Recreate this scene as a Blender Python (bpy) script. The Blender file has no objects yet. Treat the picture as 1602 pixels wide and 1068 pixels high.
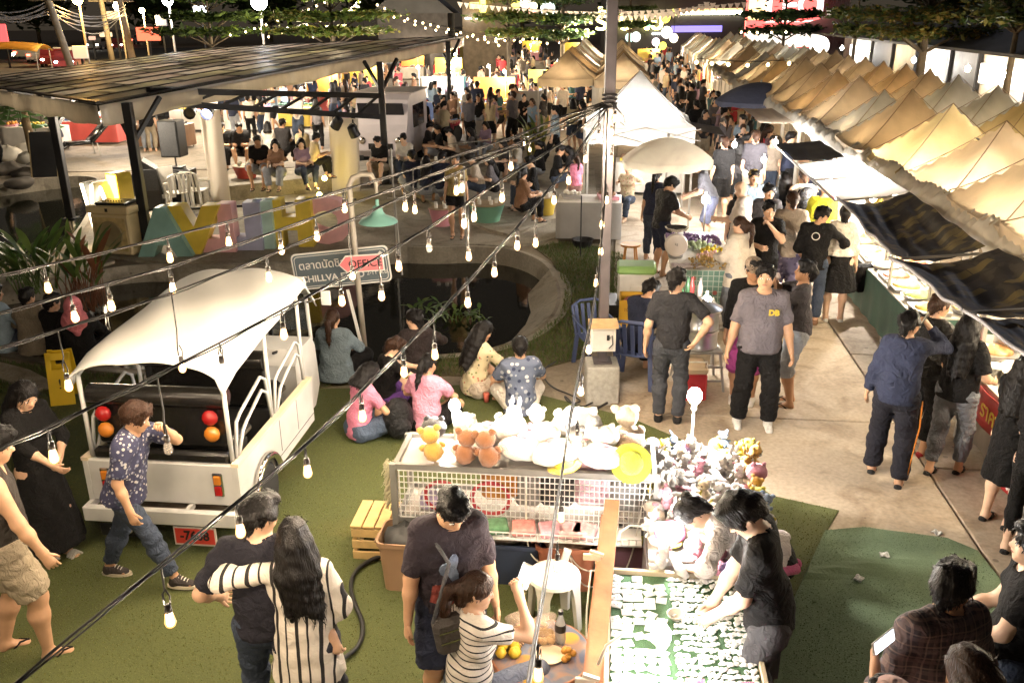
import bpy,bmesh,math,random
import numpy as np
from mathutils import Vector,Matrix,geometry
random.seed(7);RNG=np.random.default_rng(11)
SC=bpy.context.scene;COL=SC.collection
R=math.radians;PI=math.pi
# camera
HC,THETA,ROLL,FPX=4.1,R(20.28),R(0.5),1391.0
cam_d=bpy.data.cameras.new('camera');cam=bpy.data.objects.new('camera',cam_d);COL.objects.link(cam)
cam_d.sensor_width=36;cam_d.lens=FPX/1602*36;cam_d.clip_start=.05;cam_d.clip_end=600
cam.matrix_world=Matrix.Translation((0,0,HC))@Matrix.Rotation(PI/2-THETA,4,'X')@Matrix.Rotation(-ROLL,4,'Z')
SC.camera=cam
# night sky, moonlight, exposure
SUN_EL,SUN_ROT=R(28),R(215)
W=bpy.data.worlds.new('World');SC.world=W;W.use_nodes=True
wn=W.node_tree.nodes;wl=W.node_tree.links;wn.clear()
wo=wn.new('ShaderNodeOutputWorld');bg=wn.new('ShaderNodeBackground');sky=wn.new('ShaderNodeTexSky')
sky.sky_type='NISHITA';sky.sun_disc=False;sky.sun_elevation=SUN_EL;sky.sun_rotation=SUN_ROT
glow=wn.new('ShaderNodeBackground');glow.inputs[0].default_value=(.95,.72,.50,1);glow.inputs[1].default_value=.012
bg.inputs[1].default_value=.0006
ad=wn.new('ShaderNodeAddShader')
wl.new(sky.outputs[0],bg.inputs[0]);wl.new(bg.outputs[0],ad.inputs[0]);wl.new(glow.outputs[0],ad.inputs[1]);wl.new(ad.outputs[0],wo.inputs[0])
sun_d=bpy.data.lights.new('moon','SUN');sun_d.energy=.03;sun_d.angle=R(.5);sun_d.color=(.8,.85,1)
sun=bpy.data.objects.new('moon',sun_d);COL.objects.link(sun);sun.rotation_euler=(PI/2-SUN_EL,0,PI-SUN_ROT+PI)
vs=SC.view_settings;SC.display_settings.display_device='sRGB'
vs.view_transform='Standard';vs.look='None';vs.exposure=1.9;vs.gamma=1;vs.use_curve_mapping=False
cy=SC.cycles
cy.use_denoising=True;cy.max_bounces=5;cy.diffuse_bounces=2;cy.glossy_bounces=2;cy.transmission_bounces=4;cy.transparent_max_bounces=8
cy.caustics_reflective=False;cy.caustics_refractive=False;cy.sample_clamp_indirect=3.0;cy.sample_clamp_direct=0;cy.use_light_tree=True
cy.use_adaptive_sampling=True;cy.adaptive_threshold=.02;cy.blur_glossy=1.0
try:cy.denoiser='OPENIMAGEDENOISE'
except Exception:pass
# picture <-> place
def ray(px,py):
 x=(px-801)/FPX;y=-(py-534)/FPX;c,s=math.cos(ROLL),math.sin(ROLL)
 xl,yl=x*c+y*s,-x*s+y*c
 return(xl,math.cos(THETA)+yl*math.sin(THETA),-math.sin(THETA)+yl*math.cos(THETA))
def P(px,py,z=0.0):
 d=ray(px,py);t=(z-HC)/d[2];return Vector((d[0]*t,d[1]*t,z))
def AT(px,py,Y):
 d=ray(px,py);t=Y/d[1];return Vector((d[0]*t,Y,HC+d[2]*t))
def toPX(p):
 x,y,z=p[0],p[1],p[2]-HC
 f=y*math.cos(THETA)-z*math.sin(THETA);u=y*math.sin(THETA)+z*math.cos(THETA)
 xl,yl=x/f,u/f;c,s=math.cos(ROLL),math.sin(ROLL)
 return 801+(xl*c-yl*s)*FPX,534-(xl*s+yl*c)*FPX
ROWA=R(6.8)
RV=Vector((math.sin(ROWA),math.cos(ROWA),0));RU=Vector((math.cos(ROWA),-math.sin(ROWA),0))
def RW(u,v,z=0):return RU*u+RV*v+Vector((0,0,z))
def toR(p):p=Vector((p[0],p[1],0));return p.dot(RU),p.dot(RV)
# materials
MATS={}
def newmat(name):
 m=bpy.data.materials.new(name);m.use_nodes=True
 return m,m.node_tree.nodes,m.node_tree.links,m.node_tree.nodes['Principled BSDF']
def ramp(nodes,stops,interp='LINEAR'):
 r=nodes.new('ShaderNodeValToRGB');r.color_ramp.interpolation=interp
 e=r.color_ramp.elements
 while len(e)>1:e.remove(e[-1])
 e[0].position,e[0].color=stops[0][0],(*stops[0][1],1)
 for p,c in stops[1:]:
  x=e.new(p);x.color=(*c,1)
 return r
def M(name,col,rough=.6,metal=0,var=.18,vs=3.0,bump=.15,bs=40.0,emit=None,es=0,trans=0,spec=.5,coat=0,alpha=1,sheen=0,transl=0):
 if name in MATS:return MATS[name]
 m,n,l,b=newmat(name)
 b.inputs['Roughness'].default_value=rough;b.inputs['Metallic'].default_value=metal
 b.inputs['Specular IOR Level'].default_value=spec
 if coat:b.inputs['Coat Weight'].default_value=coat;b.inputs['Coat Roughness'].default_value=.08
 if sheen:b.inputs['Sheen Weight'].default_value=sheen
 tc=n.new('ShaderNodeTexCoord')
 if var>0:
  no=n.new('ShaderNodeTexNoise');no.inputs['Scale'].default_value=vs;no.inputs['Detail'].default_value=4
  l.new(tc.outputs['Object'],no.inputs['Vector'])
  c0=tuple(max(0,c*(1-var))for c in col);c1=tuple(min(1,c*(1+var))for c in col)
  r=ramp(n,[(.3,c0),(.7,c1)]);l.new(no.outputs['Fac'],r.inputs['Fac']);l.new(r.outputs['Color'],b.inputs['Base Color'])
 else:b.inputs['Base Color'].default_value=(*col,1)
 if bump>0:
  nb=n.new('ShaderNodeTexNoise');nb.inputs['Scale'].default_value=bs;nb.inputs['Detail'].default_value=3
  l.new(tc.outputs['Object'],nb.inputs['Vector'])
  bp=n.new('ShaderNodeBump');bp.inputs['Strength'].default_value=bump;bp.inputs['Distance'].default_value=.01
  l.new(nb.outputs['Fac'],bp.inputs['Height']);l.new(bp.outputs['Normal'],b.inputs['Normal'])
 if emit:b.inputs['Emission Color'].default_value=(*emit,1);b.inputs['Emission Strength'].default_value=es
 if trans:b.inputs['Transmission Weight'].default_value=trans
 if alpha<1:b.inputs['Alpha'].default_value=alpha
 if transl:
  t=n.new('ShaderNodeBsdfTranslucent');t.inputs[0].default_value=(*col,1)
  mx=n.new('ShaderNodeMixShader');mx.inputs[0].default_value=transl
  l.new(b.outputs[0],mx.inputs[1]);l.new(t.outputs[0],mx.inputs[2]);l.new(mx.outputs[0],n['Material Output'].inputs[0])
 MATS[name]=m;return m
def EM(name,col,s):
 if name in MATS:return MATS[name]
 m,n,l,b=newmat(name);b.inputs['Base Color'].default_value=(*[min(.8,c)for c in col],1)
 b.inputs['Emission Color'].default_value=(*col,1);b.inputs['Emission Strength'].default_value=s
 m.cycles.emission_sampling='AUTO';MATS[name]=m;return m
def nz(n,l,scale,detail=4,coord='Object',dist=0):
 tc=n.new('ShaderNodeTexCoord');t=n.new('ShaderNodeTexNoise');t.inputs['Scale'].default_value=scale;t.inputs['Detail'].default_value=detail
 t.inputs['Distortion'].default_value=dist;l.new(tc.outputs[coord],t.inputs['Vector']);return t
def mixc(n,l,fac,a,b,blend='MIX'):
 x=n.new('ShaderNodeMix');x.data_type='RGBA';x.blend_type=blend
 for i,v in((0,fac),(6,a),(7,b)):
  if hasattr(v,'links')or hasattr(v,'is_linked'):l.new(v,x.inputs[i])
  else:x.inputs[i].default_value=v if i==0 else(*v,1)
 return x.outputs[2]
def math_(n,l,op,a,b=0.0):
 x=n.new('ShaderNodeMath');x.operation=op
 for i,v in((0,a),(1,b)):
  if hasattr(v,'is_linked'):l.new(v,x.inputs[i])
  else:x.inputs[i].default_value=v
 return x.outputs[0]
def bumpn(n,l,b,h,s=.3,d=.01):
 bp=n.new('ShaderNodeBump');bp.inputs['Strength'].default_value=s;bp.inputs['Distance'].default_value=d
 l.new(h,bp.inputs['Height']);l.new(bp.outputs['Normal'],b.inputs['Normal']);return bp
 # objects
def put(o,name=None,parent=None,loc=None,rot=None):
 COL.objects.link(o)
 if parent is not None:o.parent=parent
 if loc is not None:o.location=loc
 if rot is not None:o.rotation_euler=rot
 return o
def tag(o,label=None,cat=None,group=None,kind=None):
 if label:o['label']=label
 if cat:o['category']=cat
 if group:o['group']=group
 if kind:o['kind']=kind
 return o
def thing(name,label,cat,loc=(0,0,0),rz=0,group=None):
 o=bpy.data.objects.new(name,None);put(o,loc=loc,rot=(0,0,rz));o.empty_display_size=.1
 return tag(o,label,cat,group)
def copy_tree(o,parent=None):
 c=o.copy();COL.objects.link(c)
 if parent is not None:c.parent=parent
 for ch in o.children:copy_tree(ch,c)
 return c
class MB:
 """collects shapes; build() links them as ONE mesh object"""
 def __init__(s):s.v=[];s.f=[];s.mi=[];s.cur=0
 def add(s,vs,fs,mi=None):
  k=len(s.v);s.v+=[tuple(p)for p in vs];s.f+=[tuple(i+k for i in f)for f in fs]
  s.mi+=[s.cur if mi is None else mi]*len(fs);return s
 def box(s,c,d,rot=None,bev=0.0,mi=None):
  x,y,z=d[0]/2,d[1]/2,d[2]/2
  if bev>0:
   b=min(bev,x*.8,y*.8,z*.8);vs=[];fs=[]
   ix={}
   for sx in(-1,1):
    for sy in(-1,1):
     for sz in(-1,1):
      ix[sx,sy,sz,0]=len(vs);vs.append(Vector((sx*x,sy*(y-b),sz*(z-b))))
      ix[sx,sy,sz,1]=len(vs);vs.append(Vector((sx*(x-b),sy*y,sz*(z-b))))
      ix[sx,sy,sz,2]=len(vs);vs.append(Vector((sx*(x-b),sy*(y-b),sz*z)))
   for sg in(-1,1):
    q=[ix[sg,a,c2,0]for a,c2 in((-1,-1),(1,-1),(1,1),(-1,1))];fs.append(q if sg>0 else q[::-1])
    q=[ix[a,sg,c2,1]for a,c2 in((-1,-1),(1,-1),(1,1),(-1,1))];fs.append(q if sg<0 else q[::-1])
    q=[ix[a,c2,sg,2]for a,c2 in((-1,-1),(1,-1),(1,1),(-1,1))];fs.append(q if sg>0 else q[::-1])
   for a in(-1,1):
    for c2 in(-1,1):
     q=[ix[a,c2,-1,0],ix[a,c2,1,0],ix[a,c2,1,1],ix[a,c2,-1,1]];fs.append(q if a*c2<0 else q[::-1])
     q=[ix[a,-1,c2,0],ix[a,1,c2,0],ix[a,1,c2,2],ix[a,-1,c2,2]];fs.append(q if a*c2>0 else q[::-1])
     q=[ix[-1,a,c2,1],ix[1,a,c2,1],ix[1,a,c2,2],ix[-1,a,c2,2]];fs.append(q if a*c2<0 else q[::-1])
     for c3 in(-1,1):
      t=[ix[a,c2,c3,0],ix[a,c2,c3,1],ix[a,c2,c3,2]];fs.append(t if a*c2*c3>0 else t[::-1])
  else:
   vs=[Vector((sx*x,sy*y,sz*z))for sz in(-1,1)for sy in(-1,1)for sx in(-1,1)]
   fs=[(0,2,3,1),(4,5,7,6),(0,1,5,4),(2,6,7,3),(0,4,6,2),(1,3,7,5)]
  if rot is not None:
   m=rot if isinstance(rot,Matrix)else Matrix.Rotation(rot,3,'Z');vs=[m@v for v in vs]
  c=Vector(c);return s.add([v+c for v in vs],fs,mi)
 def bar(s,a,b,w,h=None,mi=None,up=(0,0,1)):
  a,b=Vector(a),Vector(b);h=h or w;d=b-a;L=d.length
  if L<1e-6:return s
  z=d/L;u=Vector(up)
  if abs(z.dot(u))>.98:u=Vector((0,1,0))
  x=u.cross(z).normalized();y=z.cross(x)
  return s.box((a+b)/2,(w,h,L),Matrix((x,y,z)).transposed(),mi=mi)
 def tube(s,pts,r,n=8,mi=None,cap=True,closed=False):
  pts=[Vector(p)for p in pts];m=len(pts);rs=r if isinstance(r,(list,tuple))else[r]*m
  vs=[];fs=[];px=None
  for i,p in enumerate(pts):
   if closed:t=(pts[(i+1)%m]-pts[i-1])
   else:t=pts[min(i+1,m-1)]-pts[max(i-1,0)]
   t=t.normalized()if t.length>1e-9 else Vector((0,0,1))
   if px is None:
    u=Vector((0,0,1))if abs(t.z)<.9 else Vector((1,0,0));px=u.cross(t).normalized()
   else:
    px=px-t*px.dot(t);px=px.normalized()if px.length>1e-6 else Vector((1,0,0))
   py=t.cross(px)
   vs+=[p+(px*math.cos(2*PI*j/n)+py*math.sin(2*PI*j/n))*rs[i]for j in range(n)]
  for i in range(m if closed else m-1):
   a=i*n;b=((i+1)%m)*n
   fs+=[(a+j,a+(j+1)%n,b+(j+1)%n,b+j)for j in range(n)]
  if cap and not closed:fs+=[tuple(range(n))[::-1],tuple(range((m-1)*n,m*n))]
  return s.add(vs,fs,mi)
 def cyl(s,c,r,h,n=16,r2=None,mi=None):
  c=Vector(c);return s.tube([c,c+Vector((0,0,h))],[r,r if r2 is None else r2],n,mi)
 def lathe(s,prof,c=(0,0,0),n=20,mi=None,sx=1,sy=1,rot=None):
  c=Vector(c);vs=[];fs=[];k=len(prof)
  for r,z in prof:
   for j in range(n):
    v=Vector((r*math.cos(2*PI*j/n)*sx,r*math.sin(2*PI*j/n)*sy,z));vs.append((rot@v if rot else v)+c)
  for i in range(k-1):
   fs+=[(i*n+j,i*n+(j+1)%n,(i+1)*n+(j+1)%n,(i+1)*n+j)for j in range(n)]
  if prof[0][0]>1e-4:fs.append(tuple(range(n))[::-1])
  if prof[-1][0]>1e-4:fs.append(tuple(range((k-1)*n,k*n)))
  return s.add(vs,fs,mi)
 def ball(s,c,r,n=12,mi=None,rot=None):
  rr=r if isinstance(r,(list,tuple,Vector))else(r,r,r);k=max(4,n//2);c=Vector(c)
  vs=[];fs=[]
  for i in range(k+1):
   a=PI*i/k
   for j in range(n):
    v=Vector((rr[0]*math.sin(a)*math.cos(2*PI*j/n),rr[1]*math.sin(a)*math.sin(2*PI*j/n),-rr[2]*math.cos(a)))
    vs.append((rot@v if rot else v)+c)
  for i in range(k):fs+=[(i*n+j,i*n+(j+1)%n,(i+1)*n+(j+1)%n,(i+1)*n+j)for j in range(n)]
  return s.add(vs,fs,mi)
 def prism(s,poly,z0,z1,mi=None,rot=None,c=(0,0,0)):
  n=len(poly);c=Vector(c)
  vs=[Vector((x,y,z0))for x,y in poly]+[Vector((x,y,z1))for x,y in poly]
  if rot is not None:vs=[rot@v for v in vs]
  ar=sum(poly[i][0]*poly[(i+1)%n][1]-poly[(i+1)%n][0]*poly[i][1]for i in range(n))
  fs=[tuple(range(n))[::-1],tuple(range(n,2*n))]+[(i,(i+1)%n,n+(i+1)%n,n+i)for i in range(n)]
  if ar<0:fs=[f[::-1]for f in fs]
  return s.add([v+c for v in vs],fs,mi)
 def grid(s,fn,nu,nv,mi=None):
  vs=[Vector(fn(i/nu,j/nv))for j in range(nv+1)for i in range(nu+1)]
  fs=[(j*(nu+1)+i,j*(nu+1)+i+1,(j+1)*(nu+1)+i+1,(j+1)*(nu+1)+i)for j in range(nv)for i in range(nu)]
  return s.add(vs,fs,mi)
 def mesh(s,name,mats,smooth=False):
  me=bpy.data.meshes.new(name);me.from_pydata(s.v,[],s.f)
  for m in(mats if isinstance(mats,(list,tuple))else[mats]):me.materials.append(m)
  if len(me.materials)>1:me.polygons.foreach_set('material_index',s.mi)
  if smooth:me.polygons.foreach_set('use_smooth',[True]*len(me.polygons))
  me.update();return me
 def build(s,name,mats,parent=None,smooth=False,loc=None,rot=None):
  me=s.mesh(name,mats,smooth is True or smooth=='auto')
  if smooth=='auto':
   try:me.set_sharp_from_angle(angle=R(40))
   except Exception:pass
  return put(bpy.data.objects.new(name,me),parent=parent,loc=loc,rot=rot)
def thick(o,t,off=0):
 md=o.modifiers.new('thickness','SOLIDIFY');md.thickness=t;md.offset=off;return o
TXT={}
def text(s_,size,mat,depth=.003,parent=None,loc=(0,0,0),rot=(PI/2,0,0),name='lettering',align='CENTER',sx=1.0,bold=0):
 """lettering as mesh"""
 c=bpy.data.curves.new('t','FONT');c.body=s_;c.size=size;c.extrude=depth;c.align_x=align;c.align_y='CENTER';c.resolution_u=3;c.offset=bold
 o=bpy.data.objects.new('t',c);COL.objects.link(o)
 dg=bpy.context.evaluated_depsgraph_get();me=bpy.data.meshes.new_from_object(o.evaluated_get(dg))
 bpy.data.objects.remove(o);bpy.data.curves.remove(c)
 me.name=name;me.materials.clear();me.materials.append(mat)
 r=bpy.data.objects.new(name,me);r.scale=(sx,1,1);return put(r,parent=parent,loc=loc,rot=rot)
def lamp(parent,loc,power,col=(1,.72,.42),rad=.03):
 d=bpy.data.lights.new('lamp_light','POINT');d.energy=power;d.color=col;d.shadow_soft_size=rad
 return put(bpy.data.objects.new('lamp_light',d),parent=parent,loc=loc)
 # people: signed distances on a grid, meshed with surface nets
class SD:
 def __init__(s,lo,hi,h):
  s.h=h;s.lo=np.array(lo,np.float32)
  n=np.maximum(4,np.ceil((np.array(hi)-s.lo)/h).astype(int)+1);s.n=n
  s.ax=[(s.lo[i]+h*np.arange(n[i])).astype(np.float32)for i in range(3)]
  s.F=np.full(n,.2,np.float32)
 def block(s,lo,hi):
  sl=[]
  for i in range(3):
   a=int(np.clip((lo[i]-s.lo[i])/s.h-1,0,s.n[i]));b=int(np.clip((hi[i]-s.lo[i])/s.h+2,0,s.n[i]));sl.append(slice(a,b))
  if any(q.stop<=q.start for q in sl):return None,None
  sl=tuple(sl)
  return sl,(s.ax[0][sl[0]][:,None,None],s.ax[1][sl[1]][None,:,None],s.ax[2][sl[2]][None,None,:])
 def comb(s,sl,d,k):
  F=s.F[sl]
  if k<=0:s.F[sl]=np.minimum(F,d)
  else:
   h=np.maximum(k-np.abs(F-d),0)/k;s.F[sl]=np.minimum(F,d)-h*h*k*.25
 def cone(s,a,b,ra,rb,k=.03,flat=None,fs=1.0,cutb=False,cuta=False,fold=None):
  a=np.array(a,float);b=np.array(b,float);m=max(ra,rb)+k+2*s.h
  sl,X=s.block(np.minimum(a,b)-m,np.maximum(a,b)+m)
  if sl is None:return
  ab=b-a;L2=max(1e-9,float(ab@ab));L=math.sqrt(L2)
  p=[X[i]-a[i]for i in range(3)];t0=(p[0]*ab[0]+p[1]*ab[1]+p[2]*ab[2])/L2;t=np.clip(t0,0,1)
  q=[p[i]-t*ab[i]for i in range(3)]
  if flat is not None:
   f=np.array(flat,float);f/=np.linalg.norm(f);w=(q[0]*f[0]+q[1]*f[1]+q[2]*f[2])*(fs-1);q=[q[i]+w*f[i]for i in range(3)]
  d=np.sqrt(q[0]**2+q[1]**2+q[2]**2)-(ra+(rb-ra)*t)
  if fold is not None:d=d+fold(X)
  if cutb:d=np.maximum(d,(t0-1)*L)
  if cuta:d=np.maximum(d,-t0*L)
  s.comb(sl,d.astype(np.float32),k)
 def ell(s,c,r,k=.03,Rm=None,sub=False):
  c=np.array(c,float);r=np.array(r,float);m=r.max()+k+2*s.h
  sl,X=s.block(c-m,c+m)
  if sl is None:return
  p=[X[i]-c[i]for i in range(3)]
  if Rm is not None:p=[p[0]*Rm[0,i]+p[1]*Rm[1,i]+p[2]*Rm[2,i]for i in range(3)]
  q=np.sqrt((p[0]/r[0])**2+(p[1]/r[1])**2+(p[2]/r[2])**2);d=((q-1)*r.min()).astype(np.float32)
  if not sub:s.comb(sl,d,k)
  else:
   F=s.F[sl];d=-d;h=np.maximum(k-np.abs(F-d),0)/max(k,1e-6);s.F[sl]=np.maximum(F,d)+h*h*k*.25
 def plane(s,c,n):
  X=(s.ax[0][:,None,None],s.ax[1][None,:,None],s.ax[2][None,None,:])
  d=(X[0]-c[0])*n[0]+(X[1]-c[1])*n[1]+(X[2]-c[2])*n[2];s.F=np.maximum(s.F,d.astype(np.float32))
 def net(s):
  F=s.F;ins=F<0;nx,ny,nz_=F.shape
  cnt=np.zeros((nx-1,ny-1,nz_-1),np.int8);acc=np.zeros((nx-1,ny-1,nz_-1,3),np.float32);num=np.zeros((nx-1,ny-1,nz_-1),np.int8)
  for i in(0,1):
   for j in(0,1):
    for k in(0,1):cnt+=ins[i:nx-1+i,j:ny-1+j,k:nz_-1+k]
  act=(cnt>0)&(cnt<8);C=np.argwhere(act)
  if len(C)==0:return np.zeros((0,3)),np.zeros((0,4),int)
  x,y,z=C.T;acc=np.zeros((len(C),3),np.float32);num=np.zeros(len(C),np.float32)
  corners=[(i,j,k)for i in(0,1)for j in(0,1)for k in(0,1)]
  V={c:F[x+c[0],y+c[1],z+c[2]]for c in corners}
  for c in corners:
   for ax in range(3):
    if c[ax]==0:
     e=list(c);e[ax]=1;e=tuple(e);a,b=V[c],V[e];m=(a<0)!=(b<0)
     t=np.where(m,a/np.where(m,a-b,1),0)
     for q in range(3):acc[:,q]+=np.where(m,c[q]+(t if q==ax else 0),0)
     num+=m
  pos=s.lo+(C+acc/num[:,None])*s.h
  idx=-np.ones(act.shape,np.int64);idx[x,y,z]=np.arange(len(C));quads=[]
  for ax in range(3):
   sl0=[slice(1,-1)]*3;sl1=[slice(1,-1)]*3;sl0[ax]=slice(0,-1);sl1[ax]=slice(1,None)
   A=ins[tuple(sl0)];B=ins[tuple(sl1)]
   for flip,m in((False,A&~B),(True,~A&B)):
    e=np.argwhere(m)
    if len(e)==0:continue
    off=np.ones(3,int);off[ax]=0;e=e+off
    u,v=[(1,2),(2,0),(0,1)][ax]
    def cell(du,dv):
     g=e.copy();g[:,u]-=du;g[:,v]-=dv;return idx[g[:,0],g[:,1],g[:,2]]
    q=np.stack([cell(1,1),cell(0,1),cell(0,0),cell(1,0)],1)
    quads.append(q[:,::-1]if flip else q)
  return pos,np.concatenate(quads)
def npmesh(name,pos,quads,mat,extra=None):
 """mesh from arrays (+ a list of (verts, faces) from an MB)"""
 me=bpy.data.meshes.new(name);nv=len(pos);q=quads;ev=np.zeros((0,3));ef=[]
 if extra is not None and extra.v:ev=np.array(extra.v);ef=extra.f
 allv=np.concatenate([pos,ev])if len(ev)else pos
 loops=[q.reshape(-1)];starts=np.arange(len(q))*4;tot=np.full(len(q),4)
 if ef:
  l2=np.array([i+nv for f in ef for i in f]);t2=np.array([len(f)for f in ef]);s2=len(q)*4+np.concatenate([[0],np.cumsum(t2)[:-1]])
  loops.append(l2);starts=np.concatenate([starts,s2]);tot=np.concatenate([tot,t2])
 lp=np.concatenate(loops).astype(np.int32)
 me.vertices.add(len(allv));me.vertices.foreach_set('co',allv.astype(np.float32).reshape(-1))
 me.loops.add(len(lp));me.loops.foreach_set('vertex_index',lp)
 me.polygons.add(len(starts));me.polygons.foreach_set('loop_start',starts.astype(np.int32))
 try:me.polygons.foreach_set('loop_total',tot.astype(np.int32))
 except Exception:pass
 me.polygons.foreach_set('use_smooth',np.ones(len(starts),bool))
 me.update(calc_edges=True);me.validate();me.materials.append(mat);return me
def ik(h,t,l1,l2,hint):
 h,t,hint=Vector(h),Vector(t),Vector(hint);d=t-h;L=d.length
 if L>(l1+l2)*.998:t=h+d*((l1+l2)*.998/L);d=t-h;L=d.length
 L=max(L,abs(l1-l2)+.01);u=d.normalized();a=(l1*l1-l2*l2+L*L)/(2*L);b=math.sqrt(max(0,l1*l1-a*a))
 n=hint-u*hint.dot(u);n=n.normalized()if n.length>1e-5 else Vector((0,1,0))
 return h+u*a+n*b,t
def euler(yaw=0,pitch=0,roll=0):return Matrix.Rotation(R(yaw),3,'Z')@Matrix.Rotation(-R(pitch),3,'X')@Matrix.Rotation(R(roll),3,'Y')
def foldfn(amp,seed,fx=38,fz=14):
 r=random.Random(seed);a=[r.uniform(0,6.28)for _ in range(6)];s1=r.uniform(.8,1.2);s2=r.uniform(-.5,.5)
 def f(X):
  x,y,z=X
  w=np.sin(x*fx*s1+y*fx*.6+z*fz*(.6+s2)+a[0]+1.6*np.sin(z*11+a[1]))
  w2=np.sin(x*fx*.5-y*fx*.8+z*fz*2.1+a[2]+1.3*np.sin(x*17+a[3]))
  return amp*(w*.6+w2*.6-(1.0 if amp<.0085 and fx<30 else 0))
 return f
def fingers(mb,w,d,nrm,th,curl=(18,26,18),spread=1.0,sc=1.0,thumb=35):
 d,nrm,th=d.normalized(),nrm.normalized(),th.normalized()
 for i,(o,L)in enumerate(((.030,.068),(.010,.077),(-.010,.071),(-.029,.055))):
  p=w+d*.082*sc+th*o*sc;ang=0;pts=[p-d*.02*sc];dd=(d+th*(o*2.2*spread)).normalized();pts.append(p)
  for q,(c,fr)in enumerate(zip(curl,(.45,.32,.23))):
   ang+=R(c*(1+.06*i));v=dd*math.cos(ang)+nrm*math.sin(ang);p=p+v*L*fr*sc;pts.append(p)
  mb.tube(pts,[r_*sc for r_ in(.0095,.0092,.0085,.0078,.0058)],6)
 p=w+d*.025*sc+th*.026*sc;v=(d*math.cos(R(thumb))+th*math.sin(R(thumb))+nrm*.25).normalized();p2=p+v*.038*sc
 v2=(v+d*.45+nrm*.25).normalized();p3=p2+v2*.03*sc;mb.tube([p-v*.012*sc,p,p2,p3],[r_*sc for r_ in(.012,.0125,.0105,.0075)],6)
SKIN=[(.62,.38,.25),(.52,.30,.18),(.40,.215,.12),(.70,.46,.32)]
def skin(i):return M('skin_%d'%i,SKIN[i],rough=.5,var=.10,vs=14,bump=.08,bs=120)
def hairmat(n,c):
 k='hair_'+n
 if k in MATS:return MATS[k]
 m,nn,l,b=newmat(k);tc=nn.new('ShaderNodeTexCoord');mp=nn.new('ShaderNodeMapping');mp.inputs['Scale'].default_value=(95,95,9)
 t=nn.new('ShaderNodeTexNoise');t.inputs['Scale'].default_value=1;t.inputs['Detail'].default_value=3;t.inputs['Distortion'].default_value=.6
 l.new(tc.outputs['Object'],mp.inputs[0]);l.new(mp.outputs[0],t.inputs['Vector'])
 r=ramp(nn,[(.3,tuple(x*.5 for x in c)),(.75,tuple(min(1,x*1.9)for x in c))]);l.new(t.outputs['Fac'],r.inputs[0]);l.new(r.outputs[0],b.inputs['Base Color'])
 b.inputs['Roughness'].default_value=.45;b.inputs['Specular IOR Level'].default_value=.22;bumpn(nn,l,b,t.outputs['Fac'],.8,.01);MATS[k]=m;return m
HAIRC={'black':(.0055,.0045,.0045),'brown':(.030,.014,.008),'grey':(.25,.24,.23)}
HIPZ=.90;L1,L2=.415,.42;A1,A2=.295,.255
def stand(w=.10,y=0.0):return[(-w,y,.065),(w,y,.065)]
HAIRCACHE={}
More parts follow.
